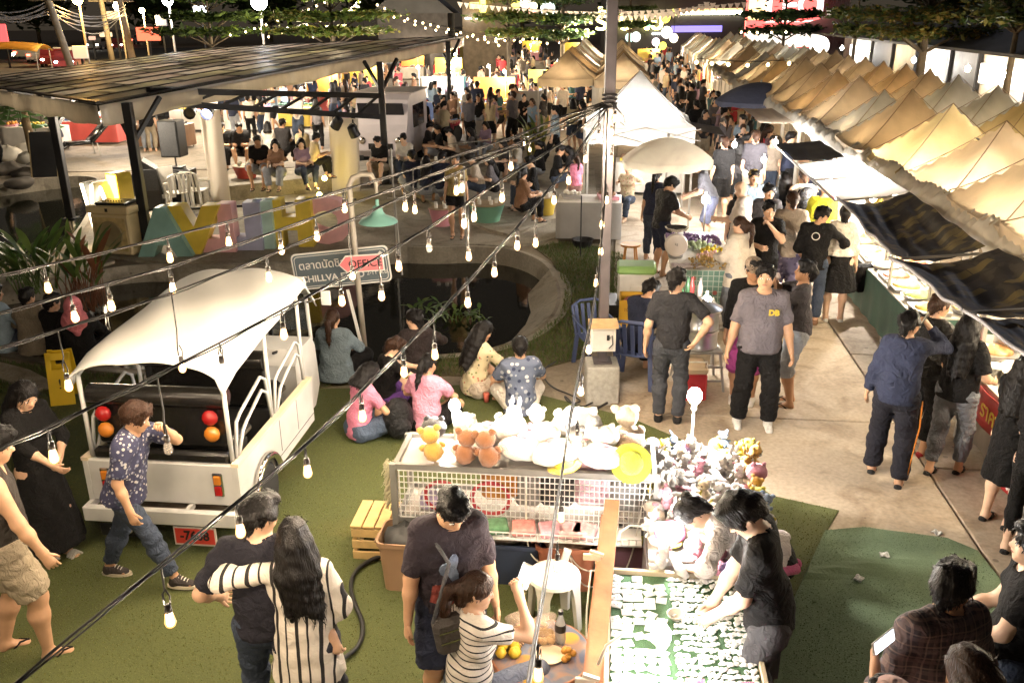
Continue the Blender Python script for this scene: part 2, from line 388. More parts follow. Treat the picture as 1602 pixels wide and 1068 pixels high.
def head_hair(style,res,seed=0):
 """hair in head coordinates (pivot at the neck joint, face towards +Y); returns (pos, quads)"""
 key=(style,round(res,4),seed)
 if key in HAIRCACHE:return HAIRCACHE[key]
 g=SD((-.17,-.30,-.62),(.17,.17,.30),res);r=random.Random(seed*7+3)
 c=np.array((0,.006,.140));fuzz=foldfn(.004,seed+5,70,40)
 vol={'short':.98,'crop':.96,'thick':1.10,'long':1.04,'pony':.985,'bun':.985,'straight':1.0,'bob':1.06}[style]
 g.ell(c+(0,-.002,.008),(.086*vol,.108*vol,.103*vol),0)
 if style in('short','thick','crop'):
  for i in range(15 if style!='crop' else 6):
   a=r.uniform(0,2*PI);z=r.uniform(.02,.10);rr=.074*math.sqrt(max(.05,1-(z/.12)**2))
   p=c+(math.cos(a)*rr,math.sin(a)*rr*1.15-.01,z-.01);q=p+(math.cos(a)*.02,math.sin(a)*.02+.006,-.03+.02*r.random())
   g.cone(p,q,.026,.013,.02)
  g.cone((-.04,.075,.222),(.02,.095,.204),.022,.013,.03);g.cone((.045,.072,.218),(.0,.095,.207),.02,.013,.03)
  g.cone((0,-.082,.13),(0,-.074,.055),.05,.032,.03)
 else:g.cone((0,-.07,.12),(0,-.07,.05),.06,.045,.03)
 if style in('long','straight','bob'):
  L={'long':-.30,'straight':-.34,'bob':-.04}[style]
  for i in range(9):
   a=R(-205+i*25.6+r.uniform(-4,4));x=.070*math.cos(a);y=.072*math.sin(a)-.02
   zz=L+r.uniform(-.04,.04);out=1.25 if style=='long' else 1.12
   back=min(0,y)-.05
   g.cone((x,y,.11),(x*out*1.15,y*1.05-.015,-.06),.036,.038,.03);g.cone((x*out*1.15,y*1.05-.015,-.06),(x*out*.95+r.uniform(-.015,.015),min(y*.7-.055,-.035),zz),.038,.016,.03)
 if style=='pony':
  g.ell((0,-.105,.15),(.03,.03,.03),.02);pts=[(0,-.105,.15),(.004,-.155,.12),(.008,-.165,.03),(.0,-.15,-.10),(-.01,-.135,-.20)]
  for p,q,a,b in zip(pts,pts[1:],(.026,.034,.036,.027),(.034,.036,.027,.008)):g.cone(p,q,a,b,.02)
 if style=='bun':g.ell((0,-.095,.20),(.045,.042,.042),.015)
 g.ell((0,.142,.086),(.070,.088,.104),.01,sub=True);g.ell((0,.03,.015),(.066 if style in('long','straight','bob')else.09,.085,.085),.012,sub=True)
 if style in('short','crop','thick','pony','bun'):
  g.ell((.092,.012,.085),(.026,.032,.045),.01,sub=True);g.ell((-.092,.012,.085),(.026,.032,.045),.01,sub=True)
 X=(g.ax[0][:,None,None],g.ax[1][None,:,None],g.ax[2][None,None,:]);g.F=g.F+fuzz(X).astype(np.float32)
 ps,qd=g.net();mb=MB();r2=np.random.default_rng(seed+9)
 if res<.014 and len(ps):
  for i in r2.integers(0,len(ps),420 if style in('long','straight','bob')else 300):
   p=Vector(ps[i]);n=(p-Vector((0,-.01,.13 if p.z>.08 else p.z)));n=n.normalized()if n.length>1e-4 else Vector((0,0,1))
   dn=Vector((r2.normal(0,.35),r2.normal(0,.25)-(.25 if style in('pony','bun')else 0),-1))if p.z<.19 else Vector((r2.normal(0,.6),.6 if r2.random()<.4 else-.6,r2.normal(0,.3)))
   dn=dn-n*dn.dot(n);dn=dn.normalized()if dn.length>1e-4 else Vector((0,0,-1));L=r2.uniform(.018,.036)*(2.4 if style in('long','straight')else 1);sd=n.cross(dn)*r2.uniform(.002,.0045);a=p-n*.002;m=p+dn*L*.55+n*r2.uniform(.002,.005);e=p+dn*L+n*r2.uniform(-.003,.006)
   mb.add([a-sd,a+sd,m+sd*.8,m-sd*.8,e],[(0,1,2,3),(3,2,4)])
 HAIRCACHE[key]=(ps,qd,mb);return HAIRCACHE[key]
def person(label,pos,yaw=0,H=1.68,fat=.95,fem=False,sk=1,res=.015,pz=HIPZ,lean=0,side=0,twist=0,head=(0,0,0),feet=None,knees=None,hands=None,elbows=None,curl=((18,26,18),(18,26,18)),top=None,bottom=None,hair=('short','black'),shoes=None,face=True,group=None,px=0,dress=None,belly=0.0,palms=None,fingers_on=True,z=0.0):
 """one person: body mesh (continuous) on the empty, clothing and hair as children. yaw 0 faces away (+Y), positive turns left."""
 root=thing('person',label,'person',(pos[0],pos[1],z),R(yaw),group);s=H/1.70;root.scale=(s,s,s)
 seed=hash(label)%1000
 seed=sum(ord(ch)for ch in label)%997
 feet=[Vector(f)for f in(feet or stand())]
 if knees is None:knees=[(-.15,1,0),(.15,1,0)]
 pel=Vector((px,0,pz));T=euler(twist,lean,side)
 def tr(p):return pel+T@(Vector(p)-Vector((0,0,HIPZ)))
 sw=.150 if fem else.176;hw=.088
 if fat>1.1:sw*=1.04
 sh=[tr((-sw+.012,0,1.385)),tr((sw-.012,0,1.385))]
 hp=[pel+Vector((-hw,0,0)),pel+Vector((hw,0,0))]
 kn=[];ft=[]
 for i in(0,1):
  k_,f_=ik(hp[i],feet[i]+Vector((0,0,.02)),L1,L2,knees[i]);kn.append(k_);ft.append(f_)
 hd=hands or[(-.235,.05,.81),(.235,.05,.81)];eb=elbows or[(-.2,-1,0),(.2,-1,0)]
 wr=[];el=[]
 for i in(0,1):
  e_,w_=ik(sh[i],Vector(hd[i]),A1,A2,eb[i]);el.append(e_);wr.append(w_)
 nk=tr((0,.0,1.455));HM=T@euler(head[0],-head[1],head[2]if len(head)>2 else 0)
 def hl(p):return nk+HM@Vector(p)
 Hn=np.array(HM)
 allp=[*sh,*hp,*kn,*ft,*wr,*el,nk,hl((0,0,.25)),pel]
 lo=[min(p[i]for p in allp)-.24 for i in range(3)];hi=[max(p[i]for p in allp)+.24 for i in range(3)]
 fwd=[(Vector((0,1,0)))]*2
 def fdir(i):
  d=(ft[i]-kn[i]).normalized();f=Vector((0,1,0))
  if abs(d.z)<.8:
   f=Vector((d.x,d.y,0));f=f.normalized()if f.length>.05 else Vector((0,1,0))
   f=(f+Vector((0,.25,0))).normalized()
  return f
 Ty=T@Vector((0,1,0));Tz=T@Vector((0,0,1));Tx=T@Vector((1,0,0))
 def torso(g,e=0.0,k=.06,fold=None,hipk=True):
  f=fat;q=.92 if fem else 1.0
  hipw=1.06 if fem else 1.0
  if hipk:g.cone(pel+Vector((-.055,0,-.005)),pel+Vector((.055,0,-.005)),.112*f*hipw+e,.112*f*hipw+e,k,Ty,1.12,fold=fold)
  g.cone(tr((-.035*q,.005+belly*.4,1.03)),tr((.035*q,.005+belly*.4,1.03)),.102*f*q+e+belly,.102*f*q+e+belly,k,Ty,1.18,fold=fold)
  g.cone(tr((-.055*q,.012,1.17)),tr((.055*q,.012,1.17)),.108*f*q+e,.108*f*q+e,k,Ty,1.16,fold=fold)
  g.cone(tr((-.075*q,.004,1.28)),tr((.075*q,.004,1.28)),.105*(f*.5+.5)*q+e,.105*(f*.5+.5)*q+e,k,Ty,1.2,fold=fold)
  g.cone(tr((-sw+.05,-.006,1.385)),tr((sw-.05,-.006,1.385)),.056+e,.056+e,k,fold=fold)
  g.cone(tr((-.03,-.01,1.40)),tr((.03,-.01,1.40)),.062+e*.6,.062+e*.6,k)
  if fem:
   for sx in(-1,1):g.ell(tr((sx*.062,.085,1.245)),(.062+e,.058+e,.06+e),.04)
 def arms(g,frac,e0=0.0,e1=0.0,cut=False,k=.035,fold=None):
  for i in(0,1):
   f=(fat-1)*.5+1;q=.9 if fem else 1
   r0,r1,r2=.052*f*q,.039*f*q,.027*q
   a,b,c=sh[i],el[i],wr[i]
   t=min(1,frac);e=a.lerp(b,t);g.cone(a,e,r0+e0,r0+(r1-r0)*t+e0+(e1-e0)*min(1,frac),k,cutb=cut and frac<=1,fold=fold)
   if frac>1:
    t=min(1,frac-1);e=b.lerp(c,t);m=b.lerp(c,min(.35,t));g.cone(b,m,r1+e0,r1*.98+e0,k,fold=fold)
    if t>.35:g.cone(m,e,r1*.98+e0,r2+(e1 if cut else 0),k,cutb=cut,fold=fold)
 def legs(g,frac,e0=0.0,e1=0.0,cut=False,k=.05,fold=None):
  for i in(0,1):
   f=(fat-1)*.6+1;a,b,c=hp[i]+Vector((0,0,-.02)),kn[i],ft[i]
   rt=.084*f*(1.04 if fem else 1)
   t=min(1,frac);e=a.lerp(b,t);g.cone(a,e,rt+e0,rt+(.056*f-rt)*t+(e0+(e1-e0)*t if frac<=1 else e0),k,cutb=cut and frac<=1,fold=fold)
   if frac>1:
    t=min(1,frac-1);m=b.lerp(c,min(.33,t));e=b.lerp(c,t)
    bk=(b-a).normalized()-(c-b).normalized();bk=Vector((0,-1,0))if bk.length<.3 else-bk.normalized()
    m2=m-Vector((0,.012,0))if abs((c-b).normalized().z)>.7 else m
    g.cone(b,m2,.054*f+e0,.056*f+e0,k,fold=fold)
    if t>.33:g.cone(m2,e,.056*f+e0,.034+(e1 if cut else 0),k,cutb=cut,fold=fold)
 sm=skin(sk);rc=res*1.5
 g=SD(lo,hi,res*1.1)
 torso(g);arms(g,2);legs(g,2)
 g.cone(tr((0,-.012,1.40)),hl((0,.0,.05)),.052 if not fem else.045,.050 if not fem else.043,.03)
 for i in(0,1):
  f=fdir(i);a=ft[i];up=Vector((0,0,1))
  g.cone(a+Vector((0,0,-.005)),a+f*-.02+Vector((0,0,-.045)),.036,.034,.02);g.cone(a+f*.01+Vector((0,0,-.02)),a+f*.12+Vector((0,0,-.058)),.036,.026,.03,up,1.25)
  g.cone(a+f*.12+Vector((-.018,0,-.06)),a+f*.125+Vector((.018,0,-.06)),.022,.022,.02)
 ex=MB()
 for i in(0,1):
  d=(wr[i]-el[i]).normalized();sd=Vector((1 if i==0 else-1,0,0))
  if palms and palms[i]:n=Vector(palms[i])
  else:n=sd
  n=n-d*n.dot(d);n=n.normalized()if n.length>.05 else(T@Vector((0,1,0)))
  th=d.cross(n)
  if i==1:th=-th
  if th.y<-.3 and not palms:th=-th
  hs=.92 if fem else 1.0
  g.cone(wr[i]-d*.01,wr[i]+d*.07*hs,.034*hs,.040*hs,.025,n,2.1)
  if res<.022 and fingers_on:fingers(ex,wr[i],d,n,th,curl[i],1,hs)
  else:
   for o,L in((.03,.07),(.01,.08),(-.01,.075),(-.03,.06)):
    c=R(curl[i][0]+12);p=wr[i]+d*.075+th*o;q=p+(d*math.cos(c)+n*math.sin(c))*L;ex.tube([p,q],[.0095,.007],4)
   ex.tube([wr[i]+d*.03+th*.025,wr[i]+d*.07+th*.062],[.012,.008],4)
 g.ell(hl((0,0,.135)),(.074,.093,.096),.02,Hn);g.ell(hl((0,.015,.165)),(.070,.082,.07),.02,Hn)
 g.cone(hl((-.022,.035,.075)),hl((.022,.035,.075)),.047,.047,.03);g.cone(hl((-.012,.072,.035)),hl((.012,.072,.035)),.026,.026,.03)
 if res<.024:
  g.cone(hl((0,.092,.125)),hl((0,.112,.092)),.0095,.0155,.012);g.cone(hl((-.012,.1,.09)),hl((.012,.1,.09)),.011,.011,.01)
  g.cone(hl((-.04,.072,.142)),hl((.04,.072,.142)),.02,.02,.015);g.ell(hl((.042,.055,.095)),(.03,.03,.03),.02);g.ell(hl((-.042,.055,.095)),(.03,.03,.03),.02)
  for sx in(-1,1):
   g.ell(hl((sx*.032,.099,.122)),(.018,.014,.011),.008,Hn,sub=True)
   g.cone(hl((sx*.077,-.008,.13)),hl((sx*.076,.002,.095)),.020,.014,.008,HM@Vector((1,.35,0)),2.6)
  g.cone(hl((-.014,.094,.062)),hl((.014,.094,.062)),.010,.010,.01)
 ps,qd=g.net();bm=npmesh('body',ps,qd,sm,ex)
 put(bpy.data.objects.new('body',bm),parent=root)
 if face and res<.02:
  ew=M('eye_white',(.75,.73,.70),.3,var=0,bump=0);ei=M('eye_iris',(.02,.012,.01),.2,var=0,bump=0);lm=M('lips',(.36,.13,.11),.45,var=.1,bump=0)
  hm=hairmat(*(('black',HAIRC['black'])))
  em='EYE' in MATS and MATS['EYE']
  e=MB();e.ball((0,0,0),(.0145,.0085,.0075),10,0);e.ball((0,.0042,0),(.0068,.0058,.0062),8,1);eme=e.mesh('eye',[ew,ei],True)
  b=MB();b.tube([(-.017,-.004,0),(0,.001,.004),(.018,-.007,.001)],[.003,.0042,.0025],5);bme=b.mesh('eyebrow',hm,True)
  for sx in(-1,1):
   o=put(bpy.data.objects.new('eye',eme),parent=root);o.matrix_local=Matrix.Translation(hl((sx*.032,.0875,.122)))@HM.to_4x4()
   o=put(bpy.data.objects.new('eyebrow',bme),parent=root);o.matrix_local=Matrix.Translation(hl((sx*.034,.0925,.146)))@HM.to_4x4()@Matrix.Scale(sx,4,(1,0,0))
  b=MB();b.tube([(-.022,-.006,0),(-.008,.002,.002),(0,.003,.001),(.008,.002,.002),(.022,-.006,0)],[.003,.0058,.0055,.0058,.003],6)
  o=b.build('mouth',lm,root,True);o.matrix_local=Matrix.Translation(hl((0,.0995,.062)))@HM.to_4x4()
 if bottom:
  kind,mt,ln=bottom[0],bottom[1],bottom[2];g=SD(lo,hi,rc);ff=foldfn(.0075,seed+1,24,34)if kind!='tights' else None
  e0,e1={'jeans':(.012,.022),'pants':(.02,.042),'tights':(.006,.007),'shorts':(.024,.05),'skirt':(.02,.03)}[kind]
  if kind=='skirt':
   hz=ln;sit=pz<.7
   g.cone(pel+Vector((0,0,.11)),pel+Vector((0,0,-.02)),.145*fat,.175*fat,.03,(0,1,0),1.22,cuta=True)
   if not sit:
    mid=(kn[0]+kn[1])/2;r2=bottom[3]if len(bottom)>3 else.22
    ph=foldfn(.012,seed+2,46,1)
    g.cone(pel,Vector((mid.x*.5,mid.y*.35,hz)),.172*fat,r2,.02,(0,1,0),1.15,cutb=True,fold=ph)
   else:legs(g,ln,.035,.05,True,fold=ff)
  else:
   g.cone(pel+Vector((-.05,0,.0)),pel+Vector((.05,0,.0)),.112*fat*(1.06 if fem else 1)+e0*.7,.112*fat*(1.06 if fem else 1)+e0*.7,.05,Ty,1.12,fold=ff)
   legs(g,ln,e0,e1,True,.04,ff)
   wz=tr((0,0,1.0));g.cone(pel,wz,.125*fat,.118*fat,.04,Ty,1.15,cutb=True)
  ps,qd=g.net();nm={'jeans':'jeans','pants':'trousers','tights':'leggings','shorts':'shorts','skirt':'skirt'}[kind]
  put(bpy.data.objects.new(nm,npmesh(nm,ps,qd,mt)),parent=root)
 if top:
  kind,mt,sl=top[0],top[1],top[2];hem=top[3]if len(top)>3 else.86;g=SD(lo,hi,rc);ff=foldfn(.0075,seed,26,22)
  e={'tee':.008,'loose':.017,'tank':.010,'jacket':.015,'tight':.008}[kind]
  torso(g,e,fold=ff,hipk=False)
  up=pel+T@Vector((0,0,.13));dn=pel+(T@Vector((0,0,1))if pz>.7 and lean<40 else Vector((0,0,1)))*(hem-HIPZ)
  if hem<HIPZ+.12:g.cone(up,dn,.155*fat+e+belly*.6,(.160 if not fem else.168)*fat+e*1.3+belly*.5+(.03 if kind=='loose' else 0),.05,Ty,1.22,cutb=True,fold=ff)
  if sl>0:arms(g,sl,e*.85,e*.9+.012 if sl<=1 else e,True,.04,ff)
  elif kind=='tank':
   for i in(0,1):g.ell(sh[i]+(sh[i]-tr((0,0,1.385))).normalized()*.045,(.055,.08,.085),.02,np.array(T),sub=True)
  g.ell(hl((0,.02,.0)),(.066,.066,.06),.01,np.array(T),sub=True)
  if kind=='tank' or(len(top)>4 and top[4]=='scoop'):g.ell(tr((0,.08,1.42)),(.075,.07,.07),.01,sub=True)
  ps,qd=g.net();nm={'tee':'shirt','loose':'blouse','tank':'tank_top','jacket':'jacket','tight':'top'}[kind]
  put(bpy.data.objects.new(nm,npmesh(nm,ps,qd,mt)),parent=root)
  if kind=='tee' and res<.02:
   b=MB();pts=[hl((0,0,0))+T@Vector((.068*math.cos(a),.068*math.sin(a)+.012,-.022-.016*math.sin(a)))for a in np.linspace(0,2*PI,17)[:-1]]
   b.tube(pts,.0075,6,closed=True);b.build('collar',mt,root,True)
 st=hair[0];hc=hair[1]if len(hair)>1 else 'black'
 def headobj(nm,ps,qd,mt,par=None):
  o=put(bpy.data.objects.new(nm,npmesh(nm,ps,qd,mt)),parent=root);o.matrix_local=Matrix.Translation(nk)@HM.to_4x4();return o
 if st in('short','crop','thick','long','pony','bun','straight','bob','cap','bandana'):
  s2='crop' if st in('cap','bandana')else st
  key='hairmesh_%s_%s_%d_%g'%(s2,hc,seed%4,res)
  me=bpy.data.meshes.get(key)
  if me is None:ps,qd,xs_=head_hair(s2,max(.0095,res*.75),seed%4);me=npmesh(key,ps,qd,hairmat(hc,HAIRC[hc]),xs_)
  o=put(bpy.data.objects.new('hair',me),parent=root);o.matrix_local=Matrix.Translation(nk)@HM.to_4x4()
 if st=='cap':
  c=MB();c.lathe([(.093,.135),(.097,.17),(.092,.205),(.068,.243),(.03,.262),(.0001,.267)],n=18,sx=.93,sy=1.08)
  c.grid(lambda u,v:((u-.5)*.15,.075+v*.085-abs(u-.5)**2*.15,.155-.02*v-.09*abs(u-.5)**2),8,4)
  o=c.build('cap',hair[2],root,True);o.matrix_local=Matrix.Translation(nk)@HM.to_4x4();thick(o,.006)
 if st=='bandana':
  c=MB();c.lathe([(.090,.15),(.092,.19),(.075,.235),(.03,.253),(.0001,.256)],n=16,sx=.9,sy=1.08);c.ball((0,-.105,.15),(.025,.03,.02),8)
  o=c.build('bandana',hair[2],root,True);o.matrix_local=Matrix.Translation(nk)@HM.to_4x4()
 if st=='hijab':
  g2=SD((-.24,-.24,-.32),(.24,.24,.28),max(.011,res*.8));ff=foldfn(.006,seed,30,26)
  g2.ell((0,-.012,.14),(.098,.118,.118),.02);g2.cone((0,-.03,.10),(0,-.035,-.06),.10,.14,.06,fold=ff);g2.cone((-.07,-.01,-.08),(.07,-.01,-.08),.11,.11,.06,fold=ff);g2.cone((0,-.07,-.06),(.02,-.09,-.22),.10,.05,.05,fold=ff)
  g2.ell((0,.12,.10),(.062,.09,.085),.015,sub=True);ps,qd=g2.net();headobj('headscarf',ps,qd,hair[1])
 if shoes:
  for i in(0,1):
   f=fdir(i);a=ft[i];side_=Vector((f.y,-f.x,0));g3=Vector((a.x,a.y,a.z-.088));kind,mt=shoes[0],shoes[1];mt2=shoes[2]if len(shoes)>2 else M('rubber_sole',(.03,.03,.032),.7)
   def outline(k=1.0,n=18):
    pts=[]
    for j in range(n):
     t=2*PI*j/n;y=math.cos(t)*.13*k+.055;x=math.sin(t)*(.042+.008*math.cos(t))*k;pts.append(side_*x+f*y)
    return pts
   b=MB();o_=outline(1.02 if kind=='sneaker' else.98);n=len(o_);h=.026 if kind=='sneaker' else.018
   vs=[g3+p for p in o_]+[g3+p*.98+Vector((0,0,h))for p in o_]
   fs=[tuple(range(n)),tuple(range(n,2*n))[::-1]]+[(j,n+j,n+(j+1)%n,(j+1)%n)for j in range(n)]
   b.add(vs,[q[::-1]for q in fs])
   if kind=='sneaker':
    g=SD([a[q]-.2 for q in range(3)],[a[q]+.2 for q in range(3)],max(.011,res*.8));up=Vector((0,0,1))
    g.cone(a+Vector((0,0,-.0)),a+f*-.02+Vector((0,0,-.045)),.043,.041,.02);g.cone(a+f*.01+Vector((0,0,-.03)),a+f*.125+Vector((0,0,-.056)),.044,.036,.03,up,1.2)
    g.plane(g3+Vector((0,0,.012)),(0,0,-1));g.plane(a+Vector((0,0,.022)),(0,-.3*f.y,1))
    ps,qd=g.net();so=put(bpy.data.objects.new('shoe',npmesh('shoe',ps,qd,mt)),parent=root);b.build('sole',mt2,so)
    if res<.02:
     c=MB()
     for q in range(4):p=a+f*(.035+.022*q)+Vector((0,0,.012-.0125*q));c.tube([p-side_*.022,p+Vector((0,0,.006)),p+side_*.022],.0035,5)
     c.build('laces',M('laces_white',(.7,.68,.62),.8),so)
   else:
    so=b.build('sandal',mt2 if kind!='flat' else mt,root);c=MB()
    if kind=='flip':
     c.tube([g3+f*.02+side_*.045+Vector((0,0,.02)),g3+f*.085+side_*.02+Vector((0,0,.062)),g3+f*.14+Vector((0,0,.05))],.007,5);c.tube([g3+f*.02-side_*.045+Vector((0,0,.02)),g3+f*.085-side_*.02+Vector((0,0,.062)),g3+f*.14+Vector((0,0,.05))],.007,5)
    elif kind=='slide':
     for q in(.07,.10,.13):c.tube([g3+f*q+side_*(.052*math.cos(t))+Vector((0,0,.014+.058*math.sin(t)))for t in np.linspace(0,PI,9)],.0125,6)
    else:
     g=SD([a[q]-.2 for q in range(3)],[a[q]+.2 for q in range(3)],max(.011,res*.8));g.cone(a+f*.05+Vector((0,0,-.055)),a+f*.13+Vector((0,0,-.06)),.046,.034,.02,Vector((0,0,1)),1.2);g.cone(a-f*.03+Vector((0,0,-.05)),a-f*.035+Vector((0,0,-.06)),.036,.036,.02)
     g.plane(g3+Vector((0,0,.008)),(0,0,-1));ps,qd=g.net();put(bpy.data.objects.new('shoe_upper',npmesh('shoe_upper',ps,qd,mt)),parent=so)
    if c.v:c.build('strap',mt,so,True)
 if(shoes is None or shoes[0]in('flip','slide'))and res<.016:
  pass
 root['_j']=[*wr[0],*wr[1],*el[0],*el[1],*nk]
 return root
def place(o,px_,py_):o.location=P(px_,py_)
# ground, ponds, paving, turf
def poly_px(pts,z=0):return[P(a,b,z)for a,b in pts]
def inside(poly,x,y):
 r=np.zeros(len(x),bool);n=len(poly)
 for i in range(n):
  x1,y1,x2,y2=poly[i][0],poly[i][1],poly[(i+1)%n][0],poly[(i+1)%n][1]
  c=((y1>y)!=(y2>y))&(x<(x2-x1)*(y-y1)/(y2-y1+1e-12)+x1);r^=c
 return r
def smooth_poly(p,it=2):
 for _ in range(it):p=[q for i in range(len(p))for q in(p[i].lerp(p[(i+1)%len(p)],.25),p[i].lerp(p[(i+1)%len(p)],.75))]
 return p
def mat_concrete(name,c1,c2,stain=(.10,.08,.06),rough=.8,sc=1.0):
 m,n,l,b=newmat(name);a=nz(n,l,.9*sc,6,dist=.4);f=nz(n,l,26,6);g=nz(n,l,2.3*sc,8,dist=1.2)
 r=ramp(n,[(.3,c1),(.7,c2)]);l.new(a.outputs['Fac'],r.inputs[0])
 st=ramp(n,[(.50,(0,0,0)),(.72,(1,1,1))]);l.new(g.outputs['Fac'],st.inputs[0])
 x=mixc(n,l,math_(n,l,'MULTIPLY',st.outputs[0],.72),r.outputs[0],stain)
 r2=ramp(n,[(.3,(.72,.72,.72)),(.7,(1.08,1.08,1.08))]);l.new(f.outputs['Fac'],r2.inputs[0])
 tc=n.new('ShaderNodeTexCoord');vo=n.new('ShaderNodeTexVoronoi');vo.inputs['Scale'].default_value=5*sc;l.new(tc.outputs['Object'],vo.inputs['Vector']);sp=n.new('ShaderNodeSeparateColor');l.new(vo.outputs['Color'],sp.inputs[0])
 dk=math_(n,l,'MULTIPLY',math_(n,l,'LESS_THAN',vo.outputs['Distance'],math_(n,l,'MULTIPLY',sp.outputs[0],.16)),math_(n,l,'GREATER_THAN',sp.outputs[1],.62));x=mixc(n,l,math_(n,l,'MULTIPLY',dk,.6),x,tuple(q*.5 for q in stain))
 l.new(mixc(n,l,.8,x,r2.outputs[0],'MULTIPLY'),b.inputs['Base Color']);b.inputs['Roughness'].default_value=rough
 bumpn(n,l,b,f.outputs['Fac'],.25,.008);MATS[name]=m;return m
MC_PAVE=mat_concrete('paving_concrete',(.33,.265,.195),(.42,.345,.26),(.19,.135,.085))
MC_PLAZA=mat_concrete('plaza_concrete',(.20,.17,.135),(.28,.24,.19),(.12,.09,.06));MC_EDGE=mat_concrete('edge_concrete',(.26,.23,.18),(.36,.32,.25),(.14,.11,.08))
MC_DIRT=mat_concrete('packed_dirt',(.20,.165,.12),(.30,.25,.185),(.12,.09,.06),.9)
MC_BLOCK=mat_concrete('block_concrete',(.36,.35,.32),(.46,.44,.40),(.2,.18,.15))
M_WATER=None
def mk_water():
 m,n,l,b=newmat('pond_water');b.inputs['Base Color'].default_value=(.010,.010,.006,1);b.inputs['Roughness'].default_value=.06;b.inputs['Specular IOR Level'].default_value=.35
 t=nz(n,l,3.5,3);bumpn(n,l,b,t.outputs['Fac'],.08,.02);return m
M_WATER=mk_water()
pondA=smooth_poly(poly_px([(-130,470),(0,452),(90,440),(215,414),(340,421),(470,414),(612,388),(680,391),(735,388),(800,392),(852,412),(874,450),(868,490),(825,526),(765,546),(700,554),(640,556),(560,572),(480,585),(330,585),(240,580),(120,568),(0,545),(-130,540)]),2)
pondB=smooth_poly(poly_px([(-60,300),(60,282),(135,276),(160,285),(140,330),(118,368),(80,400),(0,415),(-80,420)]),2)
def ground_mesh():
 outer=[Vector((-160,-8,0)),Vector((160,-8,0)),Vector((160,300,0)),Vector((-160,300,0))]
 vs,es=[],[]
 for pl in(outer,pondA,pondB):
  k=len(vs);vs+=[Vector((p.x,p.y))for p in pl];es+=[(k+i,k+(i+1)%len(pl))for i in range(len(pl))]
 v,e,f,*_=geometry.delaunay_2d_cdt(vs,es,[],0,1e-5)
 cx=np.array([sum(v[i].x for i in t)/len(t)for t in f]);cyy=np.array([sum(v[i].y for i in t)/len(t)for t in f])
 ins=inside(pondA,cx,cyy)|inside(pondB,cx,cyy)
 b=MB();b.add([(p.x,p.y,0)for p in v],[tuple(t)for t,q in zip(f,ins)if not q]);return b
g_=ground_mesh().build('ground',MC_DIRT);tag(g_,kind='structure')
if g_.data.polygons[0].normal.z<0:g_.data.flip_normals()
for pl,nm in((pondA,'pond'),(pondB,'pond')):
 b=MB();b.add([(p.x,p.y,-.26)for p in pl],[tuple(range(len(pl)))]);o=b.build('water',M_WATER);tag(o,kind='structure')
 if o.data.polygons[0].normal.z<0:o.data.flip_normals()
 n=len(pl);c=sum(pl,Vector())/n;b=MB();vs=[];fs=[]
 for i,p in enumerate(pl):
  t=(pl[(i+1)%n]-pl[i-1]).normalized();nn=Vector((t.y,-t.x,0));nn=nn if nn.dot(p-c)>0 else-nn
  near=1.0 if(p.x>-1.2 and p.y<14.2)or p.y<11.5 else.12
  jit=random.uniform(-.03,.03)*near
  vs+=[p+nn*(.10+.12*near)+Vector((0,0,.03)),p+nn*.0+Vector((0,0,.05-.06*near)),p-nn*(.42*near+.02+jit)+Vector((0,0,-.27)),p-nn*(.5*near+.05)+Vector((0,0,-.6))]
 for i in range(n):
  j=(i+1)%n
  for k in range(3):fs.append((i*4+k,i*4+k+1,j*4+k+1,j*4+k))
 b.add(vs,fs);o=b.build('pond_bank',MC_EDGE);tag(o,kind='structure')
 bm=bmesh.new();bm.from_mesh(o.data);bmesh.ops.recalc_face_normals(bm,faces=bm.faces);bm.to_mesh(o.data);bm.free()
pv=bpy.data.objects.new('pavement',None);put(pv);tag(pv,kind='structure')
def slab(u0,u1,v0,v1):
 b=MB();b.box((0,0,0),(u1-u0-.022,v1-v0-.022,.09),bev=.008)
 p=RW((u0+u1)/2,(v0+v1)/2,-.02);o=b.build('slab',MC_PAVE,pv,loc=p,rot=(0,0,-ROWA))
for k in range(-2,9):slab(0.0,3.0,8.87+3*k,11.87+3*k)
for k in range(-2,9):slab(3.0,6.0,7.9+3*k,10.9+3*k)
far_pave=MB();q=[RW(-1,36.2),RW(6.2,36.2),RW(9,140),RW(-30,140),Vector((-40,60,0)),Vector((-22,24.5,0)),Vector((-4,25.6,0)),Vector((1.2,22,0)),RW(-.03,22,0),RW(-.03,36.2,0)]
far_pave.prism([(p.x,p.y)for p in q],-.05,.022);o=far_pave.build('plaza',MC_PLAZA);tag(o,kind='structure')
pf=poly_px([(213,411),(340,418),(470,411),(612,386),(680,388),(735,385),(800,389),(850,380),(905,362),(935,330),(930,268),(700,262),(540,290),(330,318),(255,318),(205,345),(150,345),(125,395)])
b=MB();b.prism([(p.x,p.y)for p in pf],-.5,.045);o=b.build('stage_platform',MC_EDGE);tag(o,kind='structure')
